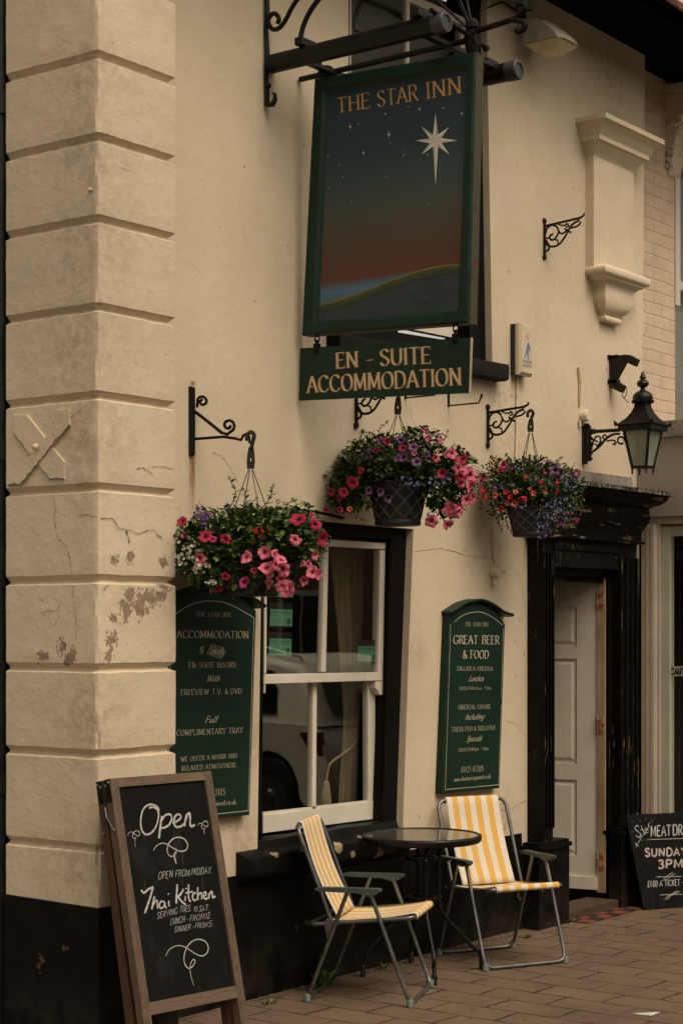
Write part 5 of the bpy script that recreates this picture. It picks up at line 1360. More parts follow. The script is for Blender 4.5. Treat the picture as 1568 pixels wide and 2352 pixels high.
# --- leftmost, over the accommodation board
C1 = Vector((XS1, 5.22-.335, 0)); C1.z = CAMH+(HOR-1268)/FPX*(CT*C1.x+ST*C1.y)
def zz8(x, y): return (620*.6272+x*630/1568*.6272, 1600*.6272+y*630/1568*.6272)
def Z8(L): return [zz8(*p) for p in L]
fl1 = []
for x, y, k, f, d, o, fc in [(135,795,'hot','petunia',34,.22,(-.9,.2)),(345,935,'hot','petunia',38,.27,(.3,0)),(520,960,'hot','petunia',32,.28,(-.5,0)),(1160,780,'hot','petunia',46,.26,(0,.5)),(1395,945,'hot','petunia',46,.14,(.3,0)),(1320,815,'hot','petunia',36,.16,(.5,0)),(1290,725,'hot','petunia',20,.12,(.2,.3)),
        (455,1390,'hot','petunia',40,.22,(0,-.3)),(690,1340,'mag','petunia',38,.24,(.2,-.2)),(520,1290,'hot','petunia',28,.24,(0,-.5)),(810,905,'red','head',44,.30,(0,.2)),(140,915,'hot','petunia',24,.15,(-.6,.2)),(410,960,'mag','petunia',26,.25,(.2,0)),
        (290,1130,'pink','petunia',44,.24,(-.2,0)),(700,1120,'pink','petunia',38,.29,(-.5,0)),(1135,960,'pink','petunia',36,.26,(.1,0)),(865,1080,'pink','petunia',40,.29,(-.2,.1)),(1010,1140,'pink','petunia',42,.28,(.2,.1)),(955,1100,'pink','petunia',38,.29,(.8,.1)),(880,1210,'pink','petunia',46,.29,(-.4,-.1)),(1020,1230,'pink','petunia',44,.29,(.1,-.1)),(900,1260,'pink','petunia',40,.27,(-.2,-.5)),(965,1185,'pink','petunia',38,.30,(.1,0)),
        (1320,1090,'pink','petunia',32,.18,(.3,0)),(1290,1245,'pink','petunia',44,.18,(0,0)),(1345,1260,'pink','petunia',38,.17,(.5,0)),(1200,1175,'pink','petunia',24,.2,(-.3,.2)),(1010,1310,'pink','petunia',34,.24,(0,-.5)),(905,1355,'pink','petunia',30,.22,(-.5,-.4)),(1060,1390,'pink','petunia',50,.2,(.1,-.3)),(1020,1375,'pink','petunia',40,.2,(-.2,-.4)),(1215,1320,'pink','petunia',28,.17,(.1,-.4)),(1260,1170,'pink','petunia',24,.14,(.4,.3)),(770,1235,'hot','petunia',20,.26,(.1,-.2)),
        (265,665,'plum','head',24,.1,(-.2,.4)),(330,780,'purple','head',40,.2,(-.2,.2)),(270,740,'plum','head',32,.18,(-.3,.3)),(360,740,'plum','head',34,.2,(0,.3)),(535,675,'purple','head',30,.18,(0,.4)),(320,830,'plum','head',26,.22,(-.1,0)),(985,605,'hot','head',20,.1,(.3,.5))]:
    px, py = zz8(x, y); fl1.append((px, py, k, f, d*.9, o, fc))
basket('largest bushy basket hanging beside the corner pier, with white flowers and salmon petunias', C1, (.155, .118, .19),
       [(575, 1255, 168, 76, .28, 1000, .034, Wt), (500, 1275, 100, 80, .25, 420, .032, Wt), (650, 1232, 90, 52, .24, 380, .035, (2, 5, 4)), (570, 1200, 138, 34, .2, 330, .033, (2, 5, 4)), (430, 1250, 40, 60, .16, 240, .022, Wt), (690, 1260, 56, 60, .17, 260, .026, Wt), (585, 1310, 110, 48, .24, 420, .030, (5, 4, 1)), (690, 1185, 40, 26, .12, 90, .022, Wt)],
       fl1,
       [([(520,1180),(536,1150),(541,1128),(530,1105)], 9, .034), ([(560,1190),(565,1150),(560,1130)], 6, .03), ([(590,1180),(612,1155),(622,1138),(626,1122)], 8, .032), ([(610,1185),(640,1165),(672,1152)], 8, .03), ([(645,1185),(655,1165),(668,1150)], 6, .026), ([(480,1190),(470,1175),(460,1170)], 6, .026), ([(540,1190),(556,1170),(585,1148)], 6, .028), ([(700,1190),(712,1180),(720,1182)], 5, .02), ([(452,1205),(455,1180),(452,1165)], 5, .02)],
       [([(410,1250),(400,1275),(398,1300)], 6, .022), ([(440,1310),(452,1330),(455,1345)], 5, .02), ([(745,1225),(752,1240),(748,1262)], 5, .022), ([(690,1320),(700,1335),(690,1345)], 5, .02), ([(540,1340),(520,1355),(530,1368)], 6, .03)],
       [('white', [(432,1250,26,16,.18),(425,1290,26,34,.17),(448,1285,22,40,.2),(468,1300,18,18,.22),(488,1338,14,9,.22)], 85, .0072)],
       Vector((XS1, 5.22-.335, hit(562, 1000, PX(XS1)).z+.004)), Vector((XS1, 5.22-.335, hit(560, 1078, PX(XS1)).z)), 11)
# --- middle, on the half hidden bracket
X2, Y2 = bx2, 5.22-.255
C2 = Vector((X2, Y2, 0)); D2 = CT*X2+ST*Y2; C2.z = CAMH+(HOR-1108)/FPX*D2
def zz5(x, y): return (1150*.6272+x*650/1568*.6272, 1520*.6272+y*650/1568*.6272)
fl2 = []
for x, y, k, f, d, o, fc in [(350,630,'hot','petunia',30,.22,(-.2,.1)),(270,710,'hot','petunia',32,.2,(-.3,0)),(160,700,'hot','petunia',24,.15,(-.5,.1)),(420,528,'hot','petunia',26,.22,(-.1,.6)),(110,850,'hot','petunia',16,.12,(-.3,-.5)),(325,855,'orange','petunia',17,.2,(-.2,-.2)),(240,860,'mag','petunia',18,.18,(-.2,-.4)),(230,760,'hot','petunia',20,.18,(-.2,-.2)),
        (780,340,'hot','petunia',27,.26,(.1,.1)),(640,270,'hot','petunia',22,.2,(-.3,.4)),(550,350,'hot','petunia',20,.22,(-.3,.3)),(590,265,'plum','petunia',24,.19,(-.4,.3)),(760,255,'purple','petunia',28,.2,(0,.6)),(870,330,'plum','petunia',27,.27,(.1,0)),(735,430,'plum','petunia',24,.28,(-.2,0)),(785,420,'plum','petunia',26,.28,(.2,0)),(900,460,'plum','petunia',28,.28,(0,0)),(985,392,'purple','petunia',22,.25,(.1,.1)),
        (485,700,'plum','petunia',24,.25,(-.1,0)),(588,715,'plum','petunia',26,.26,(-.7,0)),(660,768,'plum','petunia',28,.27,(0,0)),(490,355,'plum','head',26,.2,(-.2,.3)),(450,415,'plum','head',20,.2,(-.2,.2)),(970,180,'mag','head',30,.14,(0,.4)),(1090,215,'purple','head',20,.12,(.2,.5)),
        (1005,235,'pink','petunia',22,.17,(0,.4)),(1105,255,'pink','petunia',22,.16,(.2,.2)),(1065,420,'pink','petunia',28,.24,(.1,0)),(1115,555,'hot','petunia',32,.25,(0,.3)),(1165,385,'pink','petunia',20,.2,(0,.2)),(1205,375,'pink','petunia',30,.2,(.3,.2)),(1290,410,'hot','petunia',30,.17,(.2,.4)),(1255,500,'pink','petunia',34,.2,(.1,.3)),(1300,530,'pink','petunia',30,.2,(.3,.1)),(1275,580,'hot','petunia',24,.22,(.4,-.1)),(1275,625,'pink','petunia',32,.21,(0,-.2)),
        (1370,550,'pink','petunia',38,.14,(.4,.2)),(1345,500,'pink','petunia',26,.15,(.2,.3)),(1375,650,'pink','petunia',42,.14,(.3,0)),(1385,610,'pink','petunia',32,.13,(.6,.1)),(1390,750,'pink','petunia',30,.14,(.3,-.2)),(1335,770,'pink','petunia',36,.15,(-.1,-.2)),(1190,850,'pink','petunia',40,.16,(-.3,0)),(1260,865,'pink','petunia',32,.15,(.4,0)),(1230,840,'pink','petunia',30,.16,(0,.2)),(1025,955,'pink','petunia',34,.18,(-.4,-.2)),(1175,985,'pink','petunia',34,.14,(.1,-.3)),(880,380,'pink','petunia',16,.24,(-.2,.2)),(365,420,'purple','head',14,.16,(-.3,.2))]:
    px, py = zz5(x, y); fl2.append((px, py, k, f, d, o, fc))
basket('middle basket under the EN-SUITE board, with mauve petunias and pink ones cascading right', C2, (.150, .112, .21),
       [(905, 1065, 130, 62, .24, 1250, .026, (4, 4, 1.4)), (905, 1095, 160, 42, .22, 620, .026, (6, 3, .6)), (815, 1120, 70, 50, .2, 420, .026, (3.5, 4, 1)), (1010, 1110, 80, 55, .2, 560, .026, (5, 4, 1)), (1050, 1090, 44, 62, .15, 320, .024, Wt), (775, 1145, 38, 30, .13, 190, .022, Wt), (1030, 1150, 40, 36, .13, 170, .024, (6, 3, .5)), (960, 1010, 55, 28, .16, 240, .022, (2, 5, 3)), (845, 1030, 45, 36, .15, 170, .022, (2, 5, 2.5)), (745, 1150, 18, 16, .08, 50, .018, Wt)],
       fl2,
       [([(868,1040),(868,1010),(872,985),(885,972)], 11, .026), ([(890,1030),(880,1005),(905,998)], 8, .024), ([(945,1020),(955,1000),(958,988)], 7, .024), ([(1000,1030),(1018,1012),(1026,995)], 8, .026), ([(860,1050),(842,1030),(832,1022)], 6, .02), ([(820,1070),(803,1055),(800,1040)], 6, .016), ([(790,1090),(775,1075),(768,1072)], 6, .016), ([(1060,1060),(1075,1055),(1085,1052)], 5, .018), ([(1020,1040),(1034,1030),(1040,1024)], 5, .02)],
       [([(800,1130),(810,1160),(818,1185),(830,1192)], 9, .022), ([(990,1140),(992,1165),(985,1180)], 7, .026), ([(1030,1160),(1042,1185),(1035,1205)], 7, .022), ([(1000,1150),(1010,1180),(1018,1195)], 8, .026), ([(1060,1150),(1062,1170),(1055,1185)], 6, .02)],
       [('blue', [(1005,1110,28,16,.22),(940,1115,30,12,.24)], 40, .007)],
       Vector((X2, Y2, hit(914, 888, PX(X2)).z)), Vector((X2, Y2, hit(915, 952, PX(X2)).z)), 12)
# --- right, over the edge of the door hood
X3, Y3 = bx3, 5.22-.275
C3 = Vector((X3, Y3, 0)); D3 = CT*X3+ST*Y3; C3.z = CAMH+(HOR-1165)/FPX*D3
def zz6(x, y): return (1700*.6272+x*500/1568*.6272, 1620*.6272+y*500/1568*.6272)
fl3 = []
for x, y, k, f, d, o, fc in [(450,290,'mag','petunia',22,.16,(0,.3)),(415,360,'red','head',20,.2,(-.1,.2)),(320,345,'red','head',20,.18,(-.2,.3)),(365,265,'orange','head',16,.14,(-.1,.5)),(225,420,'mag','petunia',24,.17,(-.4,.2)),(200,470,'mag','petunia',16,.15,(-.5,0)),(165,540,'red','head',20,.14,(-.4,.1)),(215,580,'red','head',26,.17,(-.2,0)),(235,655,'red','head',24,.17,(-.2,-.2)),(190,600,'red','head',18,.16,(-.4,-.1)),
        (700,445,'red','petunia',12,.27,(0,.1)),(915,390,'red','petunia',11,.24,(0,.3)),(875,498,'red','petunia',14,.27,(0,.2)),(1055,505,'red','petunia',12,.24,(0,.2)),(670,700,'red','head',30,.28,(0,0)),(480,615,'red','petunia',13,.27,(0,.1)),(530,665,'red','petunia',16,.27,(0,0)),(590,610,'orange','petunia',15,.27,(.1,.2)),(490,730,'red','petunia',16,.26,(-.2,0)),(578,740,'orange','petunia',16,.26,(.3,0)),(420,798,'red','petunia',15,.24,(-.1,0)),(790,628,'orange','petunia',17,.27,(0,0)),(915,600,'orange','petunia',15,.26,(.1,.1)),(1058,610,'red','petunia',12,.24,(.5,0)),(360,645,'orange','petunia',15,.22,(-.2,0)),(350,605,'orange','petunia',12,.21,(-.2,.1)),(755,575,'orange','petunia',12,.26,(0,.2)),(545,335,'red','petunia',9,.2,(0,.3)),
        (1032,355,'plum','petunia',28,.2,(.1,.1)),(955,250,'purple','head',18,.15,(0,.4)),(1265,375,'mag','head',34,.1,(.1,.2)),(1300,360,'red','head',18,.09,(.2,.2)),(1090,960,'mag','petunia',14,.2,(0,-.2)),(1290,910,'mag','petunia',12,.1,(.2,0)),(1060,440,'purple','petunia',18,.21,(0,-.3)),(1215,835,'red','petunia',8,.14,(0,0))]:
    px, py = zz6(x, y); fl3.append((px, py, k, f, d, o, fc))
basket('right-hand basket before the black door hood, with red blooms and trailing blue lobelia', C3, (.128, .098, .16),
       [(1215, 1110, 105, 52, .22, 1250, .020, (4, 4, 1.2)), (1180, 1125, 70, 58, .2, 520, .021, (5, 4, .8)), (1262, 1130, 78, 66, .2, 760, .017, (4, 4, 1.4)), (1150, 1095, 52, 46, .17, 330, .021, Wt), (1220, 1075, 85, 24, .16, 330, .018, (2, 5, 2.5)), (1275, 1175, 46, 48, .16, 360, .014, (4, 4, 1.2)), (1150, 1165, 30, 38, .13, 170, .019, (4, 4, 1)), (1320, 1120, 30, 40, .1, 150, .014, Wt)],
       fl3,
       [([(1200,1075),(1202,1060),(1203,1044)], 8, .024), ([(1222,1075),(1228,1058),(1224,1048)], 8, .014), ([(1268,1080),(1278,1060),(1287,1052)], 7, .024), ([(1300,1085),(1312,1075),(1318,1066)], 8, .013), ([(1180,1080),(1172,1066),(1170,1055)], 6, .012), ([(1150,1090),(1136,1082),(1128,1082)], 6, .02), ([(1255,1080),(1250,1066),(1262,1058)], 6, .016), ([(1125,1110),(1112,1106),(1104,1108)], 5, .016)],
       [([(1120,1140),(1108,1150),(1104,1165)], 7, .022), ([(1150,1180),(1165,1205),(1172,1220)], 9, .020), ([(1135,1170),(1145,1200),(1150,1215)], 8, .020), ([(1290,1190),(1270,1215),(1250,1235)], 12, .012), ([(1320,1140),(1335,1160),(1332,1180)], 8, .013)],
       [('blue', [(1215,1085,70,26,.2),(1290,1150,40,40,.18),(1265,1195,36,38,.18),(1245,1225,16,18,.16),(1160,1140,30,24,.2),(1300,1110,34,24,.16),(1190,1165,20,10,.22),(1280,1180,30,30,.19)], 230, .0058), ('purple', [(1270,1195,34,26,.19)], 30, .0058)],
       Vector((X3, Y3, hit(1216, 946, PX(X3)).z)), Vector((X3, Y3, hit(1215, 992, PX(X3)).z)), 13)

# ---------------------------------------------------------------- lantern by the neighbouring shop
XLp = hit(1338, 1020, PY(YF)).x
lt = thing('wall_lantern', 'old black four sided lantern with green tinted glass on a scrolled wall arm', 'lantern', (XLp, YF, hit(1338, 1063, PY(YF)).z))
def zl7(x, y): return (2000*.6272+x*500/1307*.6272, 1300*.6272+y*500/1307*.6272)
def lp(x, y): return hit(*zl7(x, y), PX(XLp))
mb = MB(); zt, zb_ = hit(1338, 979, PY(YF)).z, hit(1338, 1066, PY(YF)).z
mb.box((XLp-.016, YF-.022, zb_), (XLp+.016, YF+.001, zt)); mb.box((XLp-.010, YF-.05, zb_+.015), (XLp+.010, YF-.0221, zt-.0)); mb.lathe([(.018, 0), (.02, .012), (.012, .02)], (XLp, YF-.025, zt-.005), 8)
for k in range(6): mb.lathe([(.001, -.012), (.011, 0), (.001, .012)], (XLp, YF-.055, zb_+.03+k*.03), 7)
mb.build('back_plate', M_iron, lt)
mb = MB(); a = lp(370, 738); mb.tube([Vector((XLp, YF-.03, a.z)), lp(700, 718)], .011, 10); mb.lathe([(.017, 0), (.017, .03), (.012, .035)], Vector((XLp, YF-.05, a.z)), 10, axis=(0, -1, 0)); mb.build('arm', M_iron, lt, smooth=True)
mb = MB()
for pts, r in (([(380,945),(440,925),(510,870),(570,800),(640,760),(700,755)], .0075), ([(385,925),(430,880),(445,820),(415,780),(385,795),(385,830),(405,832)], .006), ([(480,880),(515,830),(505,780),(470,785),(460,815),(490,830)], .0055), ([(530,840),(575,800),(560,765),(535,785),(548,802)], .005), ([(575,825),(630,815),(660,835),(650,858),(632,848)], .0055), ([(750,830),(730,790),(690,790),(680,830),(705,850),(735,845)], .006), ([(460,850),(500,870),(520,830)], .005)):
    mb.tube(smooth_path([lp(*p) for p in pts], 5), r, 6)
mb.build('scrollwork', M_iron, lt, smooth=True)
LC = Vector((XLp, lp(925, 700).y+.03, 0)); LC.y = 5.22-.394; DL = CT*LC.x+ST*LC.y; mm = DL/FPX
z700 = CAMH+(HOR-1300*.6272-705*.24)*mm; LC.z = z700
gh = .225
def sq(r, h): return [LC+Vector((i*r, j*r, h)) for i, j in ((-1,-1),(1,-1),(1,1),(-1,1))]
tw, bw = .0825, .0445
T4, B4 = sq(tw, 0), sq(bw, -gh)
cage = MB()
for k in range(4): cage.tube([T4[k], B4[k]], .0095, 5)
cage.lathe([(bw-.006, -gh-.008), (bw+.008, -gh-.006), (bw+.008, -gh+.006), (bw-.006, -gh+.006)], LC, 4, square=True)
for k in range(4): cage.lathe([(.004, -.0), (.009, -.012), (.004, -.02), (.007, -.028), (.001, -.04)], B4[k]+Vector((0,0,-.004)), 7)
cage.lathe([(tw+.006, -.016), (tw+.024, -.014), (tw+.024, .012), (tw+.006, .014)], LC, 4, square=True)
cage.build('frame', M_iron, lt)
for k in range(4):
    mb = MB(); a, b, c, d = T4[k], T4[(k+1) % 4], B4[(k+1) % 4], B4[k]
    mb.add([d, c, b, a], [(0,1,2,3)]); mb.build('pane', M_lampglass, lt)
mb = MB(); mb.lathe([(tw+.026, .012), (tw+.033, .020), (tw+.026, .026), (.072, .060), (.049, .096), (.037, .128), (.035, .150)], LC, 4, square=True)
for p in sq(tw+.031, .022): mb.lathe([(.012, -.008), (.010, .008), (.001, .028)], p, 6, axis=(p-LC).normalized()*.6+Vector((0,0,1)))
mb.build('roof', M_rustiron, lt)
mb = MB(); mb.lathe([(.044, .150), (.056, .152), (.058, .166), (.060, .180), (.053, .200), (.034, .215), (.018, .222), (.013, .235), (.015, .240), (.030, .246), (.036, .262), (.030, .276), (.016, .284), (.015, .29), (.020, .296), (.014, .31), (.006, .33), (.001, .335)], LC, 16)
for k in range(14):
    a = k*.449; mb.lathe([(.001, -.012), (.008, -.004), (.008, .006)], LC+Vector((.058*math.cos(a), .058*math.sin(a), .158)), 6)
mb.build('finial', M_iron, lt, smooth=40)
mb = MB(); mb.lathe([(.012, -.05), (.014, -.07), (.02, -.10), (.016, -.14), (.006, -.15)], LC, 10); mb.build('bulb', plain('frosted bulb', (.5, .48, .42), .4, bump=0), lt, smooth=True)

# ---------------------------------------------------------------- alarm box, spare steel bracket, small boxes and cables
ax, az = wallX(1180, 860)
al = thing('alarm_box', 'tall cream burglar alarm box with navy side and blue walking man emblem', 'alarm box', (ax+.1, YF, az))
ap = [(1183, 742), (1208, 745), (1212, 857), (1187, 863)]
mb = MB()
x0_, zt_ = hit(1171, 745, PY(YF)).x, hit(1176, 742, PY(YF-.03)).z; zb2 = hit(1176, 858, PY(YF-.03)).z; x1_ = x0_+.135
mb.box((x0_, YF-.034, zb2), (x1_, YF+.001, zt_)); mb.build('back_box', M_navy, al)
mb = MB()
o4 = [Vector((x0_-.002, YF-.034, zb2-.004)), Vector((x1_+.002, YF-.034, zb2-.004)), Vector((x1_+.002, YF-.034, zt_+.002)), Vector((x0_-.002, YF-.034, zt_+.002))]
i4 = [o4[0]+Vector((.012, -.034, .016)), o4[1]+Vector((-.012, -.034, .016)), o4[2]+Vector((-.022, -.034, -.010)), o4[3]+Vector((.012, -.034, -.006))]
mid = [p+Vector((0, -.020, 0)) for p in o4]
mb.add(o4+mid+i4, [(3,2,1,0),(8,9,10,11)]+[(k, (k+1) % 4, 4+(k+1) % 4, 4+k) for k in range(4)]+[(4+k, 4+(k+1) % 4, 8+(k+1) % 4, 8+k) for k in range(4)])
cov = mb.build('cover', M_alarm, al)
YA = YF-.068; PA = PY(YA-.001)
mb = MB(); pen = Pen(mb, Vector((0, -1, 0)), 0, .0006)
def za(x, y): return ((1650+x*600/1568)*.6272, (1100+y*600/1568)*.6272)
w_ = i4[1].x-i4[0].x; h_ = i4[3].z-i4[0].z
def ac(u, v): return Vector((i4[0].x+w_*u, YA, i4[0].z+h_*v))
for txt, v in (('FRONTIER', .20), ('SECURITY', .115)):
    adv = sum(G[c][0]+1 for c in txt)-1
    pen.text(txt, ac(.1, v), Vector((w_*.84/adv, 0, 0)), Vector((0, 0, h_*.0062)), style='chalk', thick=1.7, gap=1)
mb.build('lettering', M_ink, cov)
mb = MB()
def blob2(pts, mi, lift=.0007): mb.add([ac(u, v)+Vector((0, -lift, 0)) for u, v in pts], [tuple(range(len(pts)))], mi)
blob2([(.52,.60),(.74,.58),(.80,.46),(.72,.47),(.66,.52),(.60,.49),(.46,.50)], 0); blob2([(.46,.50),(.60,.49),(.44,.37),(.30,.30),(.24,.30),(.22,.32),(.30,.34),(.38,.42)], 0, .0009); blob2([(.52,.49),(.62,.48),(.66,.40),(.60,.28),(.50,.28),(.50,.30),(.56,.31),(.57,.39)], 0, .0011); blob2([(.54,.62),(.62,.66),(.70,.63),(.66,.59),(.56,.59)], 0, .0013)
blob2([(.34,.66),(.72,.74),(.70,.80),(.62,.84),(.50,.83),(.38,.76)], 1, .0007); blob2([(.36,.70),(.70,.77),(.70,.79),(.36,.72)], 2, .0010); blob2([(.50,.70),(.54,.71),(.56,.83),(.52,.83)], 2, .0012); blob2([(.40,.68),(.44,.68),(.64,.82),(.60,.83)], 2, .0014)
blob2([(.78,.50),(.80,.50),(.82,.26),(.81,.26)], 3, .0009)
mb.build('emblem', [M_blue, M_red, M_star, M_ink], cov)
cd = thing('conduit', 'thin painted conduit running down the wall below the alarm box', 'pipe', (ax+.08, YF, 2.6))
P = [hit(x, y, PY(YF-.008)) for x, y in [(1187, 862), (1185, 1000), (1183, 1065), (1180, 1190)]]
mb = MB(); mb.tube(P, .007, 8); mb.lathe([(.010, 0), (.010, .03)], P[0]+(P[1]-P[0])*.35, 8); mb.build('pipe', M_trim, cd, smooth=True)
cb_ = hit(1400, 860, PY(YF))
sb = thing('steel_bracket', 'black C shaped steel bracket with nothing in it, below the blind corbel', 'bracket', tuple(cb_))
def c7(x, y): return hit(*zl7(x, y), PX(cb_.x-.02))
mb = MB()
def cprism(pts, d): mb.prism([c7(*p) for p in pts], (d, 0, 0), 0, .0015)
cprism([(600,20),(740,-5),(745,62),(648,243),(612,248)], .045)
mb.prism([c7(738,-5), c7(790,-2), c7(862,40), c7(836,105), c7(742,62)], (.045, 0, 0))
cprism([(600,246),(650,240),(732,292),(705,358),(605,310)], .045)
mb.box((cb_.x-.035, YF-.012, c7(560, 40).z), (cb_.x+.02, YF+.001, c7(560, 5).z)); mb.box((cb_.x-.02, YF-.06, c7(560, 38).z), (cb_.x+.02, YF-.01, c7(560, 8).z)); mb.box((cb_.x-.035, YF-.012, c7(560, 275).z), (cb_.x+.02, YF+.001, c7(560, 240).z)); mb.box((cb_.x-.02, YF-.06, c7(560, 272).z), (cb_.x+.02, YF-.01, c7(560, 243).z))
mb.build('channel', M_pole, sb)
mb = MB(); mb.tube(smooth_path([c7(735, 295)+Vector((.03,0,0)), c7(745, 340)+Vector((.03,0,0)), c7(718, 410)+Vector((.03,0,0)), c7(695, 365)+Vector((.03,0,0))], 5), .0028, 5); mb.tube([c7(718, 410)+Vector((.03,0,0)), c7(762, 455)+Vector((.03,0,0))], .0025, 5); mb.build('cable', M_wire, sb)
jb = thing('junction_box', 'round cream junction box with a cable running up from it above the lantern arm', 'junction box', tuple(hit(1333, 955, PY(YF))))
c = hit(1333, 955, PY(YF)); mb = MB(); mb.lathe([(.036, 0), (.036, .045), (.032, .05), (.001, .05)], c+Vector((.01, 0, 0)), 16, axis=(0, -1, 0)); mb.build('box', M_trim, jb, smooth=30)
mb = MB(); mb.tube([hit(x, y, PY(YF-.012)) for x, y in [(1329, 842), (1333, 880), (1332, 930)]], [.010, .014, .011], 6); mb.tube([hit(x, y, PY(YF-.012)) for x, y in [(1330, 965), (1331, 980)]], .008, 6); mb.build('cable', M_trim, jb)
jb = thing('junction_box', 'round cream junction box with a short pipe stub between window and door', 'junction box', tuple(hit(1132, 1312, PY(YF))))
c = hit(1128, 1313, PY(YF)); mb = MB(); mb.lathe([(.032, 0), (.032, .05), (.028, .054), (.001, .054)], c, 16, axis=(0, -1, 0)); mb.build('box', M_trim, jb, smooth=30)
mb = MB(); mb.tube([c+Vector((.01, -.03, 0)), c+Vector((.085, -.035, .006))], .011, 8); mb.tube([c+Vector((.0, -.02, -.02)), c+Vector((.003, -.02, -.085))], .010, 8); mb.lathe([(.014, 0), (.014, .02)], c+Vector((.003, -.02, -.07)), 8); mb.build('pipe', M_trim, jb)

# ---------------------------------------------------------------- two arched wall boards
def wall_board(label, corners, arch, cap_pts, border, lines, extra=None):
    YB_ = YF-.045; plb = PY(YB_)
    tl, tr, br_, bl = corners
    base = hit(*bl, plb)
    t = thing('wall_board', label, 'sign', tuple(base), 0, 'arched green boards on the wall')
    pts = [bl, tl]+arch+[tr, br_]
    mb = MB(); mb.prism([hit(x, y, plb) for x, y in pts], (0, .044, 0), 0, .003); b = mb.build('board', M_greenboard, t)
    # hood moulding following the arch
    A = smooth_path([hit(x, y, plb) for x, y in cap_pts], 6)
    mb = MB(); V = []
    for i, p in enumerate(A):
        q = (A[min(i+1, len(A)-1)]-A[max(i-1, 0)]).normalized(); nn_ = Vector((0, -1, 0)).cross(q)
        if nn_.z < 0: nn_ = -nn_
        for o_, y_ in ((.0, .044), (.0, -.010), (.005, -.024), (.013, -.028), (.018, -.025), (.018, .044)): V.append(p+nn_*o_+Vector((0, y_, 0)))
    m = 6; mb.add(V, [(i*m+k, (i+1)*m+k, (i+1)*m+(k+1) % m, i*m+(k+1) % m) for i in range(len(A)-1) for k in range(m)]+[tuple(range(m)), tuple((len(A)-1)*m+k for k in range(m-1, -1, -1))])
    mb.build('hood', M_green, t, smooth=35)
    mb = MB(); pen = Pen(mb, Vector((0, -1, 0)), 0, .0008)
    for path, w in border: pen.line(smooth_path([hit(x, y, plb) for x, y in path], 6) if len(path) > 3 else [hit(x, y, plb) for x, y in path], w)
    for txt, p0, p1, cap, kw in lines: pen.fit(txt, plb, p0, p1, cap, **kw)
    mb.build('lettering', M_fade, b)
    return t, b, plb
S_ = dict(thick=.95, thin=.4, slant=-.3, gap=1.6); S2_ = dict(thick=1.0, thin=.4, gap=1.6); C_ = dict(style='script', thick=1.25, thin=.5, nib=35, gap=.7)
def r5(x, y): return ((600+x*.40404)*.6272, (2100+y*.40404)*.6272)
def T5(txt, x0, y0, x1, y1, cap, **kw): return (txt, r5(x0, y0), r5(x1, y1), cap*.2534, kw)
wb, b, plb = wall_board('wide green arched board beside the corner pier, reading ACCOMMODATION, partly hidden by the chalkboard',
    (r5(60, 330), r5(838, 340), r5(778, 2190), r5(25, 2258)), [r5(120, 258), r5(200, 200), r5(330, 160), r5(450, 148), r5(590, 170), r5(720, 230)],
    [r5(25, 320), r5(110, 245), r5(210, 185), r5(340, 150), r5(450, 140), r5(600, 165), r5(740, 225), r5(885, 318)],
    [([r5(70, 398), r5(180, 318), r5(290, 268), r5(400, 250), r5(520, 258), r5(640, 300), r5(750, 362), r5(816, 402)], .0032), ([r5(816, 402), r5(800, 900), r5(765, 2150)], .0030), ([r5(765, 2150), r5(400, 2188), r5(40, 2225)], .0030), ([r5(70, 398), r5(55, 900), r5(40, 2225)], .003)],
    [T5('THE STAR INN', 292, 388, 606, 396, 42, **S2_), T5('ACCOMMODATION', 118, 584, 768, 588, 66, thick=1.3, thin=.5), T5('8', 328, 722, 358, 722, 62, **C_), T5('Lovely', 388, 728, 548, 735, 62, slant=8, **C_), T5('EN-SUITE ROOMS', 225, 855, 655, 852, 50, **S_), T5('With', 385, 980, 498, 978, 58, slant=6, **C_), T5('FREEVIEW T.V. & DVD', 155, 1102, 706, 1090, 50, **S_),
     T5('Full', 372, 1355, 478, 1350, 60, slant=6, **C_), T5('COMPLIMENTARY TRAY', 116, 1472, 716, 1444, 52, **S_), T5('WE OFFER A WARM AND', 155, 1706, 666, 1670, 42, **S_), T5('RELAXED ATMOSPHERE', 162, 1788, 655, 1754, 42, **S_), T5('01425 473105', 250, 2020, 556, 2008, 60, **S_), T5('www.thestarringwood.co.uk', 170, 2128, 654, 2090, 46, thick=1.2, thin=.6)])
mb = MB(); pw = plain('worn patch on board', (.10, .105, .075), .5, var=.6, scale=40, bump=0)
mb.add([hit(*r5(*p), plb)+Vector((0, -.0005, 0)) for p in [(424,640),(545,668),(550,720),(520,780),(412,745)]], [(0,1,2,3,4)]); mb.build('worn_patch', pw, b)
def r6(x, y): return ((1550+x*.34014)*.6272, (2150+y*.34014)*.6272)
def T6(txt, x0, y0, x1, y1, cap, **kw): return (txt, r6(x0, y0), r6(x1, y1), cap*.2133, kw)
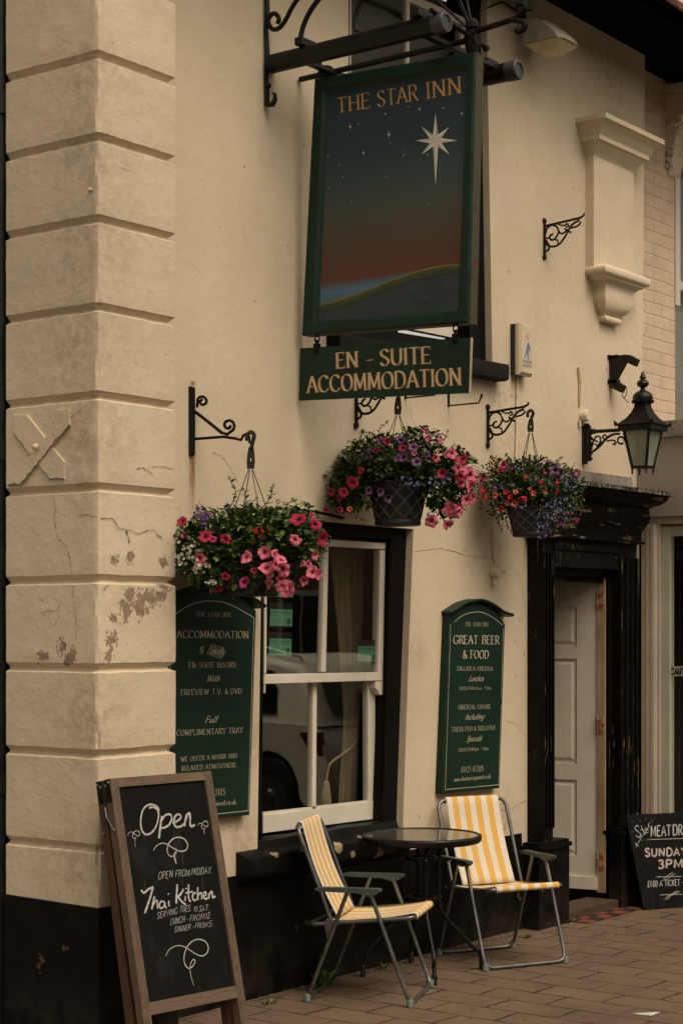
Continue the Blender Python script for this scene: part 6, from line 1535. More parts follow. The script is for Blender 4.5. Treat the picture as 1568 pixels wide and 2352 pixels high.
wb2, b2, plb2 = wall_board('narrower green arched board reading GREAT BEER & FOOD between window and black door',
    (r6(278, 305), r6(876, 400), r6(818, 2165), r6(200, 2228)), [r6(330, 262), r6(430, 205), r6(540, 180), r6(610, 182), r6(700, 215), r6(800, 290)],
    [r6(272, 296), r6(340, 250), r6(430, 196), r6(540, 166), r6(615, 168), r6(720, 212), r6(830, 290), r6(928, 322)],
    [([r6(330, 376), r6(400, 318), r6(480, 282), r6(580, 266), r6(650, 280), r6(740, 325), r6(848, 408)], .0030), ([r6(290, 405), r6(262, 1300), r6(232, 2180)], .003), ([r6(232, 2180), r6(500, 2156), r6(806, 2128)], .003), ([r6(856, 445), r6(835, 1200)], .003), ([r6(834, 1275), r6(806, 2128)], .003)],
    [T6('THE STAR INN', 445, 420, 692, 425, 44, **S2_), T6('GREAT', 320, 612, 582, 612, 92, thick=1.5, thin=.5), T6('BEER', 628, 612, 812, 616, 92, thick=1.5, thin=.5), T6('& FOOD', 422, 768, 700, 768, 88, thick=1.5, thin=.5), T6('ENGLISH & ORIENTAL', 358, 898, 752, 898, 44, **S_), T6('Lunches', 480, 1012, 636, 1012, 62, slant=6, **C_), T6('SERVED FROM 12noon - 2.30pm', 380, 1108, 726, 1102, 34, **S_),
     T6('ORIENTAL CUISINE', 372, 1316, 722, 1308, 46, **S_), T6('Including', 442, 1428, 642, 1420, 62, slant=6, **C_), T6('FRESH FISH & SHELLFISH', 310, 1560, 768, 1535, 50, **S_), T6('Specials', 455, 1664, 616, 1656, 62, slant=6, **C_), T6('SERVED FROM 6pm - 9.30pm', 374, 1774, 696, 1752, 36, **S_), T6('01425 473105', 405, 1996, 646, 1982, 62, **S_), T6('www.thestarringwood.co.uk', 328, 2094, 720, 2056, 46, thick=1.2, thin=.6)])
mb = MB()
for x, y in ((222, 545), (175, 1985)):
    p = hit(*r6(x, y), PY(YF-.012)); mb.lathe([(.008, 0), (.008, .01), (.003, .013)], p, 8, axis=(0, -1, 0))
mb.build('screw', M_trim, wb2)

# ---------------------------------------------------------------- behind the window glass: stickers, curtain
def r4(x, y): return ((900+x*.53144)*.6272, (1850+y*.53144)*.6272)
Ys = Yu+.020; ps_ = PY(Ys)
def sticker(label, x0, y0, x1, y1, mat, back, tilt=0):
    a = [r4(x0, y0), r4(x1, y0+tilt), r4(x1-3, y1+tilt), r4(x0-4, y1)]
    t = thing('rating_sticker', label, 'sticker', tuple(hit(*a[3], ps_)), 0, 'food hygiene stickers in the window')
    mb = MB(); n1 = Vector((0, -1, 0))
    if back:
        A = [r4(x0-6, y0-back), r4(x1+4, y0-back+tilt), r4(x1+2, y1+12+tilt), r4(x0-10, y1+12)]; mb.add([hit(*p, ps_)+n1*.0002 for p in A], [(0,1,2,3)], 1)
    mb.add([hit(*p, ps_)+n1*.0005 for p in a], [(0,1,2,3)], 0)
    s_ = mb.build('card', [mat, M_inkblk], t)
    mb = MB(); pen = Pen(mb, n1, 0, .0008)
    w = x1-x0; h = y1-y0
    pen.fit('FOOD HYGIENE RATING', ps_, r4(x0+w*.06, y0+h*.25), r4(x0+w*.95, y0+h*.25+tilt), 15*.3333, style='chalk', thick=1.5, gap=.8)
    pen.line([hit(*r4(x0+w*.02, y0+h*.35), ps_), hit(*r4(x0+w*.98, y0+h*.35+tilt), ps_)], .001)
    for k in range(5):
        cx = x0+w*(.11+.145*k); cy = y0+h*.72+tilt*(.1+.145*k); P = [hit(*r4(cx+w*.058*math.cos(q*.5236), cy+h*.15*math.sin(q*.5236)), ps_) for q in range(13)]; pen.line(P, .0009)
        pen.fit(str(k), ps_, r4(cx-w*.02, cy+h*.07), r4(cx+w*.022, cy+h*.07), 5, style='chalk', thick=1.2)
    cx = x0+w*.84; cy = y0+h*.72+tilt*.84; mb.add([hit(*r4(cx+w*.085*math.cos(q*.449), cy+h*.2*math.sin(q*.449)), ps_)+n1*.0009 for q in range(14)], [tuple(range(14))])
    mb.build('lettering', M_inkblk, s_)
    mb = MB(); pen = Pen(mb, n1, 0, .0014); pen.fit('5', ps_, r4(cx-w*.035, cy+h*.11), r4(cx+w*.04, cy+h*.11), 8, style='chalk', thick=1.8); mb.build('numeral', mat, s_)
sticker('teal rating sticker in upper left pane, topmost of the two whole ones', 170, 716, 320, 830, M_teal, 46, 4)
sticker('teal rating sticker in the upper left pane, lowest on the glass', 164, 918, 314, 1032, M_teal, 46, 4)
sticker('teal rating sticker on black card in the lower right corner of the right pane', 772, 970, 904, 1076, M_teal, 42, 2)
sticker('bright green sticker half covered by pink petunias at the top of the pane', 190, 530, 326, 630, M_lime, 0, 4)
ct = thing('curtain', 'beige net curtain tied back with a tasselled cord behind the sash window', 'curtain', tuple(hit(820, 1880, PY(5.48))))
def sheetcurve(L, Rr, Y, amp, nf, name):
    mb = MB(); nx, nz = 40, 30; V = []
    for j in range(nz+1):
        t = j/nz; xl = L[0]+(L[1]-L[0])*t if len(L) == 2 else interp(L, t); xr = interp(Rr, t) if len(Rr) > 2 else Rr[0]+(Rr[1]-Rr[0])*t; y = 1225+(1865-1225)*t
        for i in range(nx+1):
            u = i/nx; p = hit(xl+(xr-xl)*u, y, PY(Y)); V.append((p.x, p.y+amp*math.sin(u*nf*6.283+t*1.5)+.01*math.sin(u*17), p.z))
    mb.add(V, [(j*(nx+1)+i, j*(nx+1)+i+1, (j+1)*(nx+1)+i+1, (j+1)*(nx+1)+i) for j in range(nz) for i in range(nx)])
    return mb.build(name, M_curtain, ct, smooth='all')
def interp(A, t):
    k = t*(len(A)-1); i = min(len(A)-2, int(k)); return A[i]+(A[i+1]-A[i])*(k-i)
sheetcurve([758, 762, 770, 778, 784, 790, 794, 791, 785, 782], [862, 858, 852, 846, 840, 836, 830, 826, 826, 824], 5.48, .016, 5, 'cloth')
sheetcurve([838, 842, 846], [872, 868, 862], 5.43, .01, 2, 'cloth')
mb = MB()
rp = smooth_path([hit(*r4(x, y), PY(5.44)) for x, y in [(775, 1600), (740, 1660), (680, 1705), (610, 1755), (570, 1795)]], 6)
for ph in (0, 3.14): mb.tube([p+Vector((.0035*math.cos(i*1.3+ph), 0, .0035*math.sin(i*1.3+ph))) for i, p in enumerate(rp)], .0045, 6)
rp = [hit(*r4(x, y), PY(5.44)) for x, y in [(572, 1795), (562, 1850), (556, 1890)]]; mb.tube(rp, .006, 6)
tb = mb.build('tieback', M_rope, ct)
mb = MB(); c = hit(*r4(554, 1895), PY(5.44)); mb.lathe([(.004, .0), (.012, -.006), (.017, -.02), (.015, -.032), (.019, -.05), (.024, -.10), (.026, -.125), (.022, -.127)], c, 18)
for k in range(30):
    a = k*.21; mb.tube([c+Vector((.016*math.cos(a), .016*math.sin(a), -.03)), c+Vector((.027*math.cos(a+.1), .027*math.sin(a+.1), -.125-.008*random.random()))], .0022, 4)
mb.build('tassel', M_rope, tb)
# ---------------------------------------------------------------- chalkboard leaning on the pier
PSI, LAM = R(-7.0), R(12.68)
BP = Vector((5.083, 4.891, 1.072)); BA = Vector((math.cos(PSI), math.sin(PSI), 0)); bn = Vector((math.sin(PSI), -math.cos(PSI), 0))
BD = bn*math.sin(LAM)-Vector((0, 0, math.cos(LAM))); BN = bn*math.cos(LAM)+Vector((0, 0, math.sin(LAM)))
ab = thing('pavement_chalkboard', 'folded timber chalkboard leaning on the corner pier, chalked Open and Thai Kitchen', 'chalkboard', (5.35, 4.66, 0))
Wb, Hb, st, tp_, br_h = .452, .839, .040, .036, .048
Lb = 1.072/math.cos(LAM)
def bb(mb, a0, a1, d0, d1, n0, n1, mi=0, P0=BP, D=BD, N=BN):
    P = []
    for n_ in (n1, n0):
        for a, d in ((a0, d0), (a1, d0), (a1, d1), (a0, d1)): P.append(P0+BA*a+D*d+N*n_)
    mb.add(P, [(0,3,2,1),(4,5,6,7),(0,1,5,4),(1,2,6,5),(2,3,7,6),(3,0,4,7)], mi)
mb = MB()
bb(mb, -st, 0, -tp_, Lb-.008, -.040, 0); mb.build('stile', M_wood, ab); mb = MB(); bb(mb, Wb, Wb+st, -tp_, Lb-.008, -.040, 0); mb.build('stile', M_wood, ab)
mb = MB(); bb(mb, .0002, Wb-.0002, -tp_, 0, -.039, -.0006); mb.build('rail', M_woodrail, ab); mb = MB(); bb(mb, .0002, Wb-.0002, Hb, Hb+br_h, -.038, -.001); mb.build('rail', M_woodrail, ab)
mb = MB(); bb(mb, -.002, Wb+.002, -.002, Hb+.002, -.022, -.011); panel = mb.build('panel', M_slate, ab)
D2 = (bn*math.sin(LAM-R(1.4))-Vector((0, 0, math.cos(LAM-R(1.4))))); N2 = bn*math.cos(LAM-R(1.4))+Vector((0, 0, math.sin(LAM-R(1.4)))); P2 = BP-BN*.050
mb = MB(); L2 = P2.z/math.cos(LAM-R(1.4))-.006
for a0, a1 in ((-st, 0), (Wb, Wb+st)): bb(mb, a0, a1, -tp_, L2, -.040, 0, 0, P2, D2, N2)
bb(mb, 0, Wb, -tp_, 0, -.039, -.001, 0, P2, D2, N2); bb(mb, 0, Wb, Hb, Hb+br_h, -.038, -.001, 0, P2, D2, N2); mb.build('back_frame', M_woodside, ab)
mb = MB(); bb(mb, -.001, Wb+.001, 0, Hb, -.022, -.012, 0, P2, D2, N2); mb.build('back_panel', M_slate, ab)
mb = MB(); e = -st-.0015
bb(mb, e, -st-.0002, -tp_+.003, .055, -.036, -.004); bb(mb, e, -st-.0002, -tp_+.003, .055, -.032, -.003, 0, P2, D2, N2)
h_ = mb.build('hinge', M_rustiron, ab)
mb = MB()
def bolt(d, n_, r=.006): mb.lathe([(r, 0), (r*.9, .004), (.001, .006)], BP+BA*(-st-.001)+BD*d+BN*n_, 8, axis=-BA)
for d, n_ in ((-.022, -.010), (-.012, -.030), (-.022, -.080), (-.012, -.062), (.105, -.046), (.165, -.012), (.170, -.078)): bolt(d, n_)
mb.tube([BP+BA*(-st-.005)+BD*.105+BN*-.046, BP+BA*(-st-.005)+BD*.165+BN*-.012], .0028, 5); mb.tube([BP+BA*(-st-.005)+BD*.07+BN*-.046, BP+BA*(-st-.005)+BD*.11+BN*-.046], .004, 5)
mb.build('bolt', M_bolt, ab)
cp = (BP-BN*.011, BN)
def z9(x, y): return (213.25+x*.2534, 1756.2+y*.2534)
def C9(pts, k=5): return smooth_path([hit(*z9(*p), cp) for p in pts], k)
mb = MB(); pen = Pen(mb, BN)
for pts, w in (([(605,418),(585,385),(545,364),(500,366),(455,410),(436,490),(440,580),(475,632),(530,618),(575,555),(596,470),(585,410),(545,385),(510,395)], .0085), ([(627,468),(612,560),(600,668)], .0115), ([(622,505),(655,460),(700,452),(716,490),(690,545),(650,570),(615,575)], .0095),
               ([(722,530),(775,505),(800,470),(775,450),(745,470),(735,525),(755,565),(800,558),(835,530)], .0095), ([(850,450),(838,500),(832,560)], .0095), ([(834,520),(855,460),(876,440),(882,480),(880,530),(892,560),(926,546)], .0105),
               ([(438,1135),(462,1162),(505,1130),(548,1108)], .010), ([(545,1110),(515,1220),(472,1345)], .0105),
               ([(560,1195),(545,1250),(535,1312)], .009), ([(540,1285),(565,1240),(585,1235),(585,1270),(590,1305)], .009), ([(650,1245),(620,1240),(602,1275),(615,1302),(645,1285),(652,1245)], .008), ([(652,1245),(655,1285),(670,1300)], .008), ([(690,1235),(688,1270),(698,1282)], .008), ([(684,1170),(688,1178)], .011),
               ([(765,1085),(760,1170),(755,1258)], .0105), ([(822,1130),(795,1175),(762,1205)], .010), ([(770,1200),(805,1240),(842,1272)], .010), ([(838,1190),(835,1235)], .008), ([(842,1118),(846,1128)], .010),
               ([(868,1085),(866,1160),(872,1225),(888,1240)], .009), ([(840,1165),(872,1158),(905,1150)], .0075), ([(935,1165),(915,1165),(902,1195),(915,1230),(940,1222)], .0085), ([(950,1110),(950,1170),(950,1228)], .009), ([(952,1195),(970,1165),(985,1170),(988,1222)], .008), ([(1000,1195),(1025,1180),(1022,1155),(1005,1165),(1005,1205),(1025,1218),(1042,1205)], .008), ([(1050,1165),(1052,1215)], .008), ([(1052,1190),(1072,1150),(1082,1165),(1086,1205),(1112,1192)], .009)):
    pen.line(C9(pts, 4), w*.86)
mb.build('chalk_lettering', M_chalk, panel)
mb = MB(); pen = Pen(mb, BN, 0, .0010)
for pts, w in (([(315,642),(328,618),(352,610),(380,632),(408,648),(424,632),(416,606),(392,600),(370,618),(360,645),(368,668),(390,662),(382,690),(385,745)], .0034), ([(948,552),(962,534),(985,534),(1010,556),(1034,562),(1044,540),(1034,516),(1012,514),(992,532),(984,560),(996,582),(1014,578),(1006,602),(1012,632)], .0034),
               ([(550,778),(575,738),(620,714),(668,720),(735,762),(795,786),(845,772),(858,725),(832,678),(785,660),(735,668),(692,708),(674,760),(682,808),(706,832),(735,822),(760,786)], .0056), ([(760,788),(744,804),(738,832),(746,866),(756,900)], .0075),
               ([(660,1735),(690,1680),(740,1648),(800,1642),(862,1670),(930,1715),(985,1735),(1030,1712),(1046,1660),(1020,1606),(960,1584),(900,1602),(850,1660),(826,1740),(834,1808),(864,1845),(900,1832),(925,1790),(915,1766),(892,1788),(880,1850),(890,1920),(915,2005)], .0050)):
    pen.line(C9(pts, 6), w, True)
kw = dict(style='chalk', thick=.75, jit=.5, gap=1.3, slant=2)
rnd = random.Random(9)
for txt, p0, p1, cap in (('OPEN', (590,1042), (722,1022), 66), ('FROM', (745,1018), (875,1010), 62), ('MIDDAY.', (890,1002), (1078,985), 62), ('SERVING', (580,1398), (765,1352), 58), ('TUES', (785,1340), (880,1328), 58), ('TO', (908,1335), (945,1330), 44), ('SAT.', (960,1332), (1050,1318), 52),
                         ('LUNCH -', (700,1452), (862,1425), 58), ('FROM', (875,1420), (1010,1402), 52), ('12.', (1018,1400), (1066,1392), 56), ('DINNER -', (740,1520), (915,1490), 52), ('FROM', (925,1486), (1035,1475), 48), ('5.', (1040,1472), (1100,1464), 52)):
    pen.fit(txt, cp, z9(*p0), z9(*p1), cap*.2534, rnd=rnd, **kw)
mb.build('chalk_writing', M_chalkthin, panel)
mb = MB(); pen = Pen(mb, BN, 0, .0004)
for k in range(9):
    x = rnd.uniform(420, 1000); y = rnd.uniform(600, 1300); pen.line([hit(*z9(x+i*1.2, y+i*rnd.uniform(18, 30)), cp) for i in range(7)], .0016)
mb.build('chalk_drip', M_chalkghost, panel)

# ---------------------------------------------------------------- second chalkboard by the shop
Q0 = hit(1478, 2091, PZ(0)); ps2, lm2 = R(-30), R(9)
qn = Vector((math.sin(ps2), -math.cos(ps2), 0)); QN = qn*math.cos(lm2)+Vector((0, 0, math.sin(lm2))); QP = (Q0, QN)
cb2 = thing('pavement_chalkboard', 'plain black pavement chalkboard beside the door, chalked MEAT DRAW SUNDAY 3PM', 'chalkboard', tuple(Q0+Vector((.2, -.1, 0))))
def z10(x, y): return ((2280+x*.21256)*.6272, (2900+y*.21259)*.6272)
pts = [(1441, 1871), (1640, 1863), (1645, 2086), (1486, 2091), (1480, 2088), (1476, 2081), (1437, 1878)]
mb = MB(); mb.prism([hit(*p, QP) for p in pts], -QN*.016, 0, .002); pn2 = mb.build('panel', M_slate, cb2)
a, b = hit(1455, 1880, QP)-QN*.02, hit(1630, 1872, QP)-QN*.02
mb = MB(); bk = Vector((-qn.x*.10, -qn.y*.10, 0)); ga = Vector((a.x, a.y, 0)); gb = Vector((b.x, b.y, 0))
mb.prism([a, b, gb+bk*.1+Vector((0,0,.002)), ga+bk*.1+Vector((0,0,.002))], -QN*.012); mb.build('back_leg', M_slate, cb2)
cq = QP
def C10(pts, k=5): return smooth_path([hit(*z10(*p), cq) for p in pts], k)
mb = MB(); pen = Pen(mb, QN)
for pts, w in (([(262,598),(235,580),(205,605),(210,650),(265,690),(302,735),(290,770),(250,778),(225,745)], .0055), ([(305,585),(335,650),(358,712),(385,695)], .0052), ([(300,655),(340,645)], .0045), ([(395,620),(370,650),(380,680),(405,660),(412,625)], .0045), ([(412,625),(428,660)], .0045), ([(432,570),(440,620)], .0048), ([(432,590),(440,550),(455,538)], .0048),
               ([(255,880),(300,800),(360,730),(428,692)], .0042), ([(432,822),(700,812),(1200,795)], .0036), ([(400,822),(405,828)], .010), ([(570,1462),(760,1462),(1000,1455)], .0036), ([(630,1776),(800,1768),(1020,1764)], .0036),
               ([(680,1536),(740,1460),(850,1388)], .0036), ([(722,1540),(800,1465),(896,1408)], .0036), ([(712,1856),(780,1790),(936,1700)], .0036), ([(755,1856),(830,1780),(975,1716)], .0036),
               ([(200,908),(262,918)], .003), ([(205,870),(258,945)], .003), ([(242,880),(222,952)], .003)):
    pen.line(C10(pts), w)
kw = dict(style='chalk', thick=1.25, jit=.25, gap=1.0)
pen.fit('MEAT', cq, z10(470, 765), z10(820, 755), 24, **kw); pen.fit('DRAW', cq, z10(850, 748), z10(1240, 735), 24, **kw)
kw['thick'] = 1.15; pen.fit('£1.00 A TICKET -', cq, z10(415, 1640), z10(1040, 1608), 14, **kw)
mb.build('chalk_writing', M_chalk, pn2)
for nm, m, th, lift in (('chalk_outline', M_chalkpink, 2.7, .0005), ('chalk_lettering', M_chalk, 1.9, .0012)):
    mb = MB(); pen = Pen(mb, QN, 0, lift); kw = dict(style='chalk', thick=th, gap=1.6)
    pen.fit('SUNDAY', cq, z10(370, 1112), z10(1090, 1096), 18, **kw); pen.fit('3PM', cq, z10(595, 1322), z10(1030, 1300), 19, **kw); mb.build(nm, m, pn2)
mb = MB(); pen = Pen(mb, QN, 0, .0005)
for x, y in ((165, 515), (290, 500), (388, 470), (495, 508), (160, 690), (330, 835)):
    for a in range(3): pen.line([hit(*z10(x-22*math.cos(a*1.05+.4), y-26*math.sin(a*1.05+.4)), cq), hit(*z10(x+22*math.cos(a*1.05+.4), y+26*math.sin(a*1.05+.4)), cq)], .003)
mb.build('chalk_star', M_chalkghost, pn2)

# ---------------------------------------------------------------- bistro table
TC = Vector((7.235, 4.922, 0)); TZ = .68
tb_ = thing('bistro_table', 'small round bistro table with smoked glass top and four black splayed legs', 'table', tuple(TC))
mb = MB(); mb.lathe([(.276, TZ-.002), (.276, TZ+.002)], TC, 64); mb.build('table_top', M_tableglass, tb_)
mb = MB(); mb.lathe([(.274, TZ-.012), (.2765, TZ+.003), (.283, TZ+.007), (.291, TZ+.004), (.293, TZ-.006), (.291, TZ-.022), (.284, TZ-.030), (.274, TZ-.028), (.274, TZ-.012)], TC, 72); mb.build('rim', M_pole, tb_, smooth='all')
mb = MB()
for z in (.57, .374): mb.lathe([(.062, z-.008), (.078, z-.008), (.078, z+.008), (.062, z+.008), (.062, z-.008)], TC, 24)
mb.build('ring', M_iron, tb_)
for k, (fx, fy) in enumerate([(7.045, 4.720), (7.512, 4.752), (7.015, 5.118), (7.440, 5.128)]):
    d = Vector((fx, fy, 0))-TC; r_ = d.length; d.normalize()
    def q(r, z): return TC+d*r+Vector((0, 0, z))
    mb = MB(); mb.tube(smooth_path([q(.262, TZ-.030), q(.20, TZ-.036), q(.135, TZ-.05), q(.097, TZ-.085), q(.090, .55), q(.090, .40), q(.096, .33), q(.13, .27), q(.20, .195), q(.265, .125), q(r_-.012, .085), q(r_, .05)], 4), .0105, 10)
    lg = mb.build('leg', M_iron, tb_, smooth=True); mb = MB(); mb.lathe([(.013, .0), (.014, .05), (.012, .055)], q(r_, 0), 12); mb.build('rubber_foot', M_wire, lg)
    mb = MB(); [mb.lathe([(.006, 0), (.005, .004), (.001, .005)], q(.0995, z), 7, axis=d) for z in (.57, .374)]; mb.build('bolt', M_bolt, lg)

# ---------------------------------------------------------------- two folding chairs
def uv_sheet(name, rows, m, parent, reps):
    """rows of 3-D points (across, then along), stripes run along"""
    me = bpy.data.meshes.new(name); nu = len(rows[0]); V = [p for r in rows for p in r]; F = [(j*nu+i, j*nu+i+1, (j+1)*nu+i+1, (j+1)*nu+i) for j in range(len(rows)-1) for i in range(nu-1)]
    me.from_pydata(V, [], F); uv = me.uv_layers.new(name='UVMap')
    for l in me.loops:
        j, i = divmod(l.vertex_index, nu); uv.data[l.index].uv = (i/(nu-1)*reps+.02, j/len(rows))
    me.materials.append(m); me.polygons.foreach_set('use_smooth', [True]*len(F)); me.update()
    o = bpy.data.objects.new(name, me); COL.objects.link(o); o.parent = parent
    so = o.modifiers.new('thickness', 'SOLIDIFY'); so.thickness = .003
    return o
def make_chair():
    t = thing('folding_chair', 'x', 'chair', (0, 0, 0), 0, 'yellow and white striped folding chairs')
    def q(l, f, z): return Vector((l, -(f+.24), z))
    h = .225; r = .0098
    def U(f0, z0, f1, z1, half, rad=.055, rr=r):
        """a bent tube: down one side, across the end (f1, z1), up the other side"""
        a, b = q(-half, f0, z0), q(-half, f1, z1); c, d = q(half, f1, z1), q(half, f0, z0)
        dn = (a-b).normalized(); x = Vector((1, 0, 0))
        P = [a, b+dn*(rad*1.6)]
        for k in range(1, 8):
            s_ = k/8; P.append((b+dn*rad)*(1-s_)**2 + b*2*s_*(1-s_) + (b+x*rad)*s_**2)
        P.append(b+x*rad*1.3)
        Q = [Vector((-p.x, p.y, p.z)) for p in reversed(P)]
        return P+Q, rr
    def part(name, m, *us):
        mb = MB()
        for P, rr in us: mb.tube(P, rr, 10)
        return mb.build(name, m, t, smooth=True, loc=(0, 0, 0))
    fr = part('front_leg', M_tubegrey, U(-.185, .512, 0, .0115, h+.012))
    rl = part('rear_leg', M_tubegrey, U(-.288, .512, -.478, .0115, h))
    sf = part('seat_frame', M_tubegrey, U(-.43, .352, .008, .398, h-.012, .035), U(-.38, .357, -.475, .347, h-.0121, .05))
    bf = part('back_frame', M_tubegrey, U(-.362, .345, -.533, .795, h-.018, .06))
    for par, f in ((fr, 0), (rl, -.478)):
        for s_ in (-1, 1):
            mb = MB(); c = q(s_*(h+(.012 if par is fr else 0)-.006), f, 0)
            mb.lathe([(.012, .001), (.016, .003), (.0155, .028), (.0125, .036)], c+Vector((s_*.004, 0, 0)), 10); mb.lathe([(.001, .0), (.010, .002), (.009, .012)], c+Vector((s_*.012, 0, .002)), 8)
            o = mb.build('plastic_foot', M_foot, None, smooth=True); o.parent = par
    for s_ in (-1, 1):
        x = s_*(h+.024)
        mb = MB(); side_ = [(-.435, .518), (-.40, .527), (-.14, .529), (-.128, .524), (-.130, .515), (-.155, .500), (-.19, .494), (-.235, .507), (-.42, .508)]
        mb.prism([q(x-.019, f, z) for f, z in side_], (.038, 0, 0), 0, .002)
        o = mb.build('arm', M_armgreen, None, smooth=30); o.parent = t
        mb = MB(); [mb.lathe([(.005, 0), (.004, .003), (.001, .004)], q(x+s_*.0185, f, z), 7, axis=(s_, 0, 0)) for f, z in ((-.188, .506), (-.288, .514))]
        ob = mb.build('rivet', M_bolt, None); ob.parent = o
        mb = MB(); mb.prism([q(s_*(h-.004), f, z) for f, z in ((-.40, .37), (-.345, .375), (-.365, .29), (-.385, .285))], (s_*.003, 0, 0)); 
        for f, z in ((-.372, .30), (-.385, .355), (-.36, .365)): mb.lathe([(.005, 0), (.004, .003), (.001, .004)], q(s_*(h), f, z), 7, axis=(s_, 0, 0))
        o = mb.build('hinge_plate', M_tubegrey, None); o.parent = t
    w = .158; nu = 28
    rows = []
    # back: over the top bar and down to the seat
    prof = [(-.553, .775), (-.548, .79), (-.543, .803), (-.533, .8075), (-.522, .801)]
    for k in range(1, 15):
        s_ = k/14; f = -.522+(.362-.522+.32)*0 + (-.352+.522)*s_; z = .801+(.372-.801)*s_; sag = math.sin(math.pi*s_)*.018; prof.append((f-sag*.9, z-sag*.35))
    for f, z in prof: rows.append([q(-w+2*w*i/(nu-1), f - .004*math.sin(math.pi*i/(nu-1)), z) for i in range(nu)])
    uv_sheet('back_fabric', rows, M_stripe, t, 4.5)
    rows = []; prof = []
    for k in range(15):
        s_ = k/14; prof.append((-.40+(.408)*s_, .3675+(.046)*s_-math.sin(math.pi*s_)*.013))
    prof += [(.018, .408), (.0205, .397), (.016, .386)]
    ws = .185
    for f, z in prof: rows.append([q(-ws+2*ws*i/(nu-1), f, z-.008*math.sin(math.pi*i/(nu-1))*(f < 0)) for i in range(nu)])
    uv_sheet('seat_fabric', rows, M_stripe, t, 5.0)
    return t
ch = make_chair()
ch.location = (6.690, 4.842, 0); ch.rotation_euler = (0, 0, R(22.8)); ch['label'] = 'striped folding chair left of the table, seen from its side, below the window'
ch2 = copy_tree(ch); ch2.location = (7.803, 4.822, 0); ch2.rotation_euler = (0, 0, R(-26.5)); ch2['label'] = 'striped folding chair right of the table, its broad back turned to the camera'
ch2['label'] = 'striped folding chair right of the table with its wide backrest facing us, beside the door'

# ---------------------------------------------------------------- small things on the pavement
pp = hit(1485, 2326, PZ(.004)); pa = thing('paper_scrap', 'folded scrap of grey paper lying on the paving', 'litter', tuple(pp))
mb = MB(); mb.add([hit(x, y, PZ(z)) for x, y, z in [(1450, 2327, .003), (1488, 2325, .012), (1517, 2324, .004), (1495, 2333, .004), (1470, 2331, .003)]], [(0, 4, 3, 1), (1, 3, 2)]); mb.build('paper', M_paper, pa)
def weed(label, x, y, n, size, spread, seed):
    c = hit(x, y, PZ(0)); t = thing('weed', label, 'weed', tuple(c), 0, 'weeds in the paving joints'); rnd = random.Random(seed); mb = MB()
    for k in range(n):
        a = rnd.random()*6.283; r_ = rnd.random()*spread; p = c+Vector((r_*math.cos(a), r_*math.sin(a)*.5, 0)); d = Vector((math.cos(a)*rnd.uniform(.2, .9), math.sin(a)*rnd.uniform(.2, .9), rnd.uniform(.5, 1))).normalized()
        leaf_faces(mb, p, d, Vector((0, 0, 1)), size*rnd.uniform(.5, 1.2), size*.13, rnd.choices((0, 1, 2), (4, 4, 1))[0])
    mb.build('leaves', M_leaf, t)
weed('tuft of green weed by the left chair foot at the wall base', 742, 2268, 46, .085, .055, 1); weed('tiny weed in a paving joint under the table', 880, 2226, 14, .035, .02, 2); weed('low weed in the joint left of the striped chair', 615, 2308, 16, .03, .05, 3); weed('small weed by the black door jamb and tiles', 1306, 2120, 18, .03, .05, 4)
dl = hit(1213, 2152, PZ(.004)); t = thing('fallen_leaf', 'dark green fallen leaf on the paving behind the right chair', 'leaf', tuple(dl)); mb = MB()
for k in range(4): leaf_faces(mb, dl+Vector((k*.012-.02, k*.006, .006)), Vector((math.cos(k*1.9), math.sin(k*1.9), .12)), Vector((0, 0, 1)), .04, .014, k % 2)
mb.build('leaves', M_leaf, t)
# crumbs of grit and dead leaf where wall meets paving
rnd = random.Random(21); mb = MB()
for k in range(520):
    u = rnd.random(); x = 5.7+(9.0-5.7)*u; y = YF-.016-abs(rnd.gauss(0, .035)); s_ = rnd.uniform(.0012, .0035)
    if 8.53 < x: y = min(y, 5.03)
    mb.obox((x, y, s_*.5), (s_, rnd.uniform(-s_, s_), 0), (rnd.uniform(-s_, s_)*.5, s_*.8, 0), (0, 0, s_*.5), rnd.choice((0, 0, 1, 2)))
for k in range(260):
    p = Vector((rnd.uniform(5.8, 10.2), rnd.uniform(3.2, 5.1), 0)); s_ = rnd.uniform(.001, .0032); mb.obox(p+Vector((0, 0, s_*.5)), (s_, rnd.uniform(-s_, s_), 0), (0, s_, 0), (0, 0, s_*.5), rnd.choice((0, 1, 2)))
tag(mb.build('grit', [plain('brown litter', (.10, .055, .03), .9), plain('grey grit', (.22, .18, .14), .9), plain('dark litter', (.03, .022, .014), .9)]), kind='stuff')

# ---------------------------------------------------------------- across the road: what the window panes mirror
M_carpaint = plain('pale silver car paint', (.74, .70, .62), .35, 0, var=.02, bump=0, spec=.6)
M_carglass = plain('dark car glass', (.008, .008, .009), .08, 0, var=.05, bump=0, spec=.6)
M_tyre = plain('tyre rubber', (.012, .012, .012), .8)
M_taillight = plain('red tail light', (.12, .008, .01), .2, var=.05, bump=0)
hd = Vector((.13, -.991, 0)).normalized(); sdv = Vector((-hd.y, hd.x, 0))       # heading; left-hand side
WCx = Vector((11.41, 1.40, 0)); 
car = thing('parked_car', 'silver hatchback parked tail towards the inn, seen only mirrored in the sash window', 'car', tuple(WCx+hd*1.25+sdv*.78))
def cpos(l, s_, z): return WCx + hd*l + sdv*s_ + Vector((0, 0, z))        # l forward of the rear axle, s_ from the near flank inwards
low = [(-.66, .38), (-.68, .62), (-.60, .80), (-.52, .90), (.6, .93), (2.2, .93), (2.7, .88), (3.15, .74), (3.22, .5), (3.18, .28)]
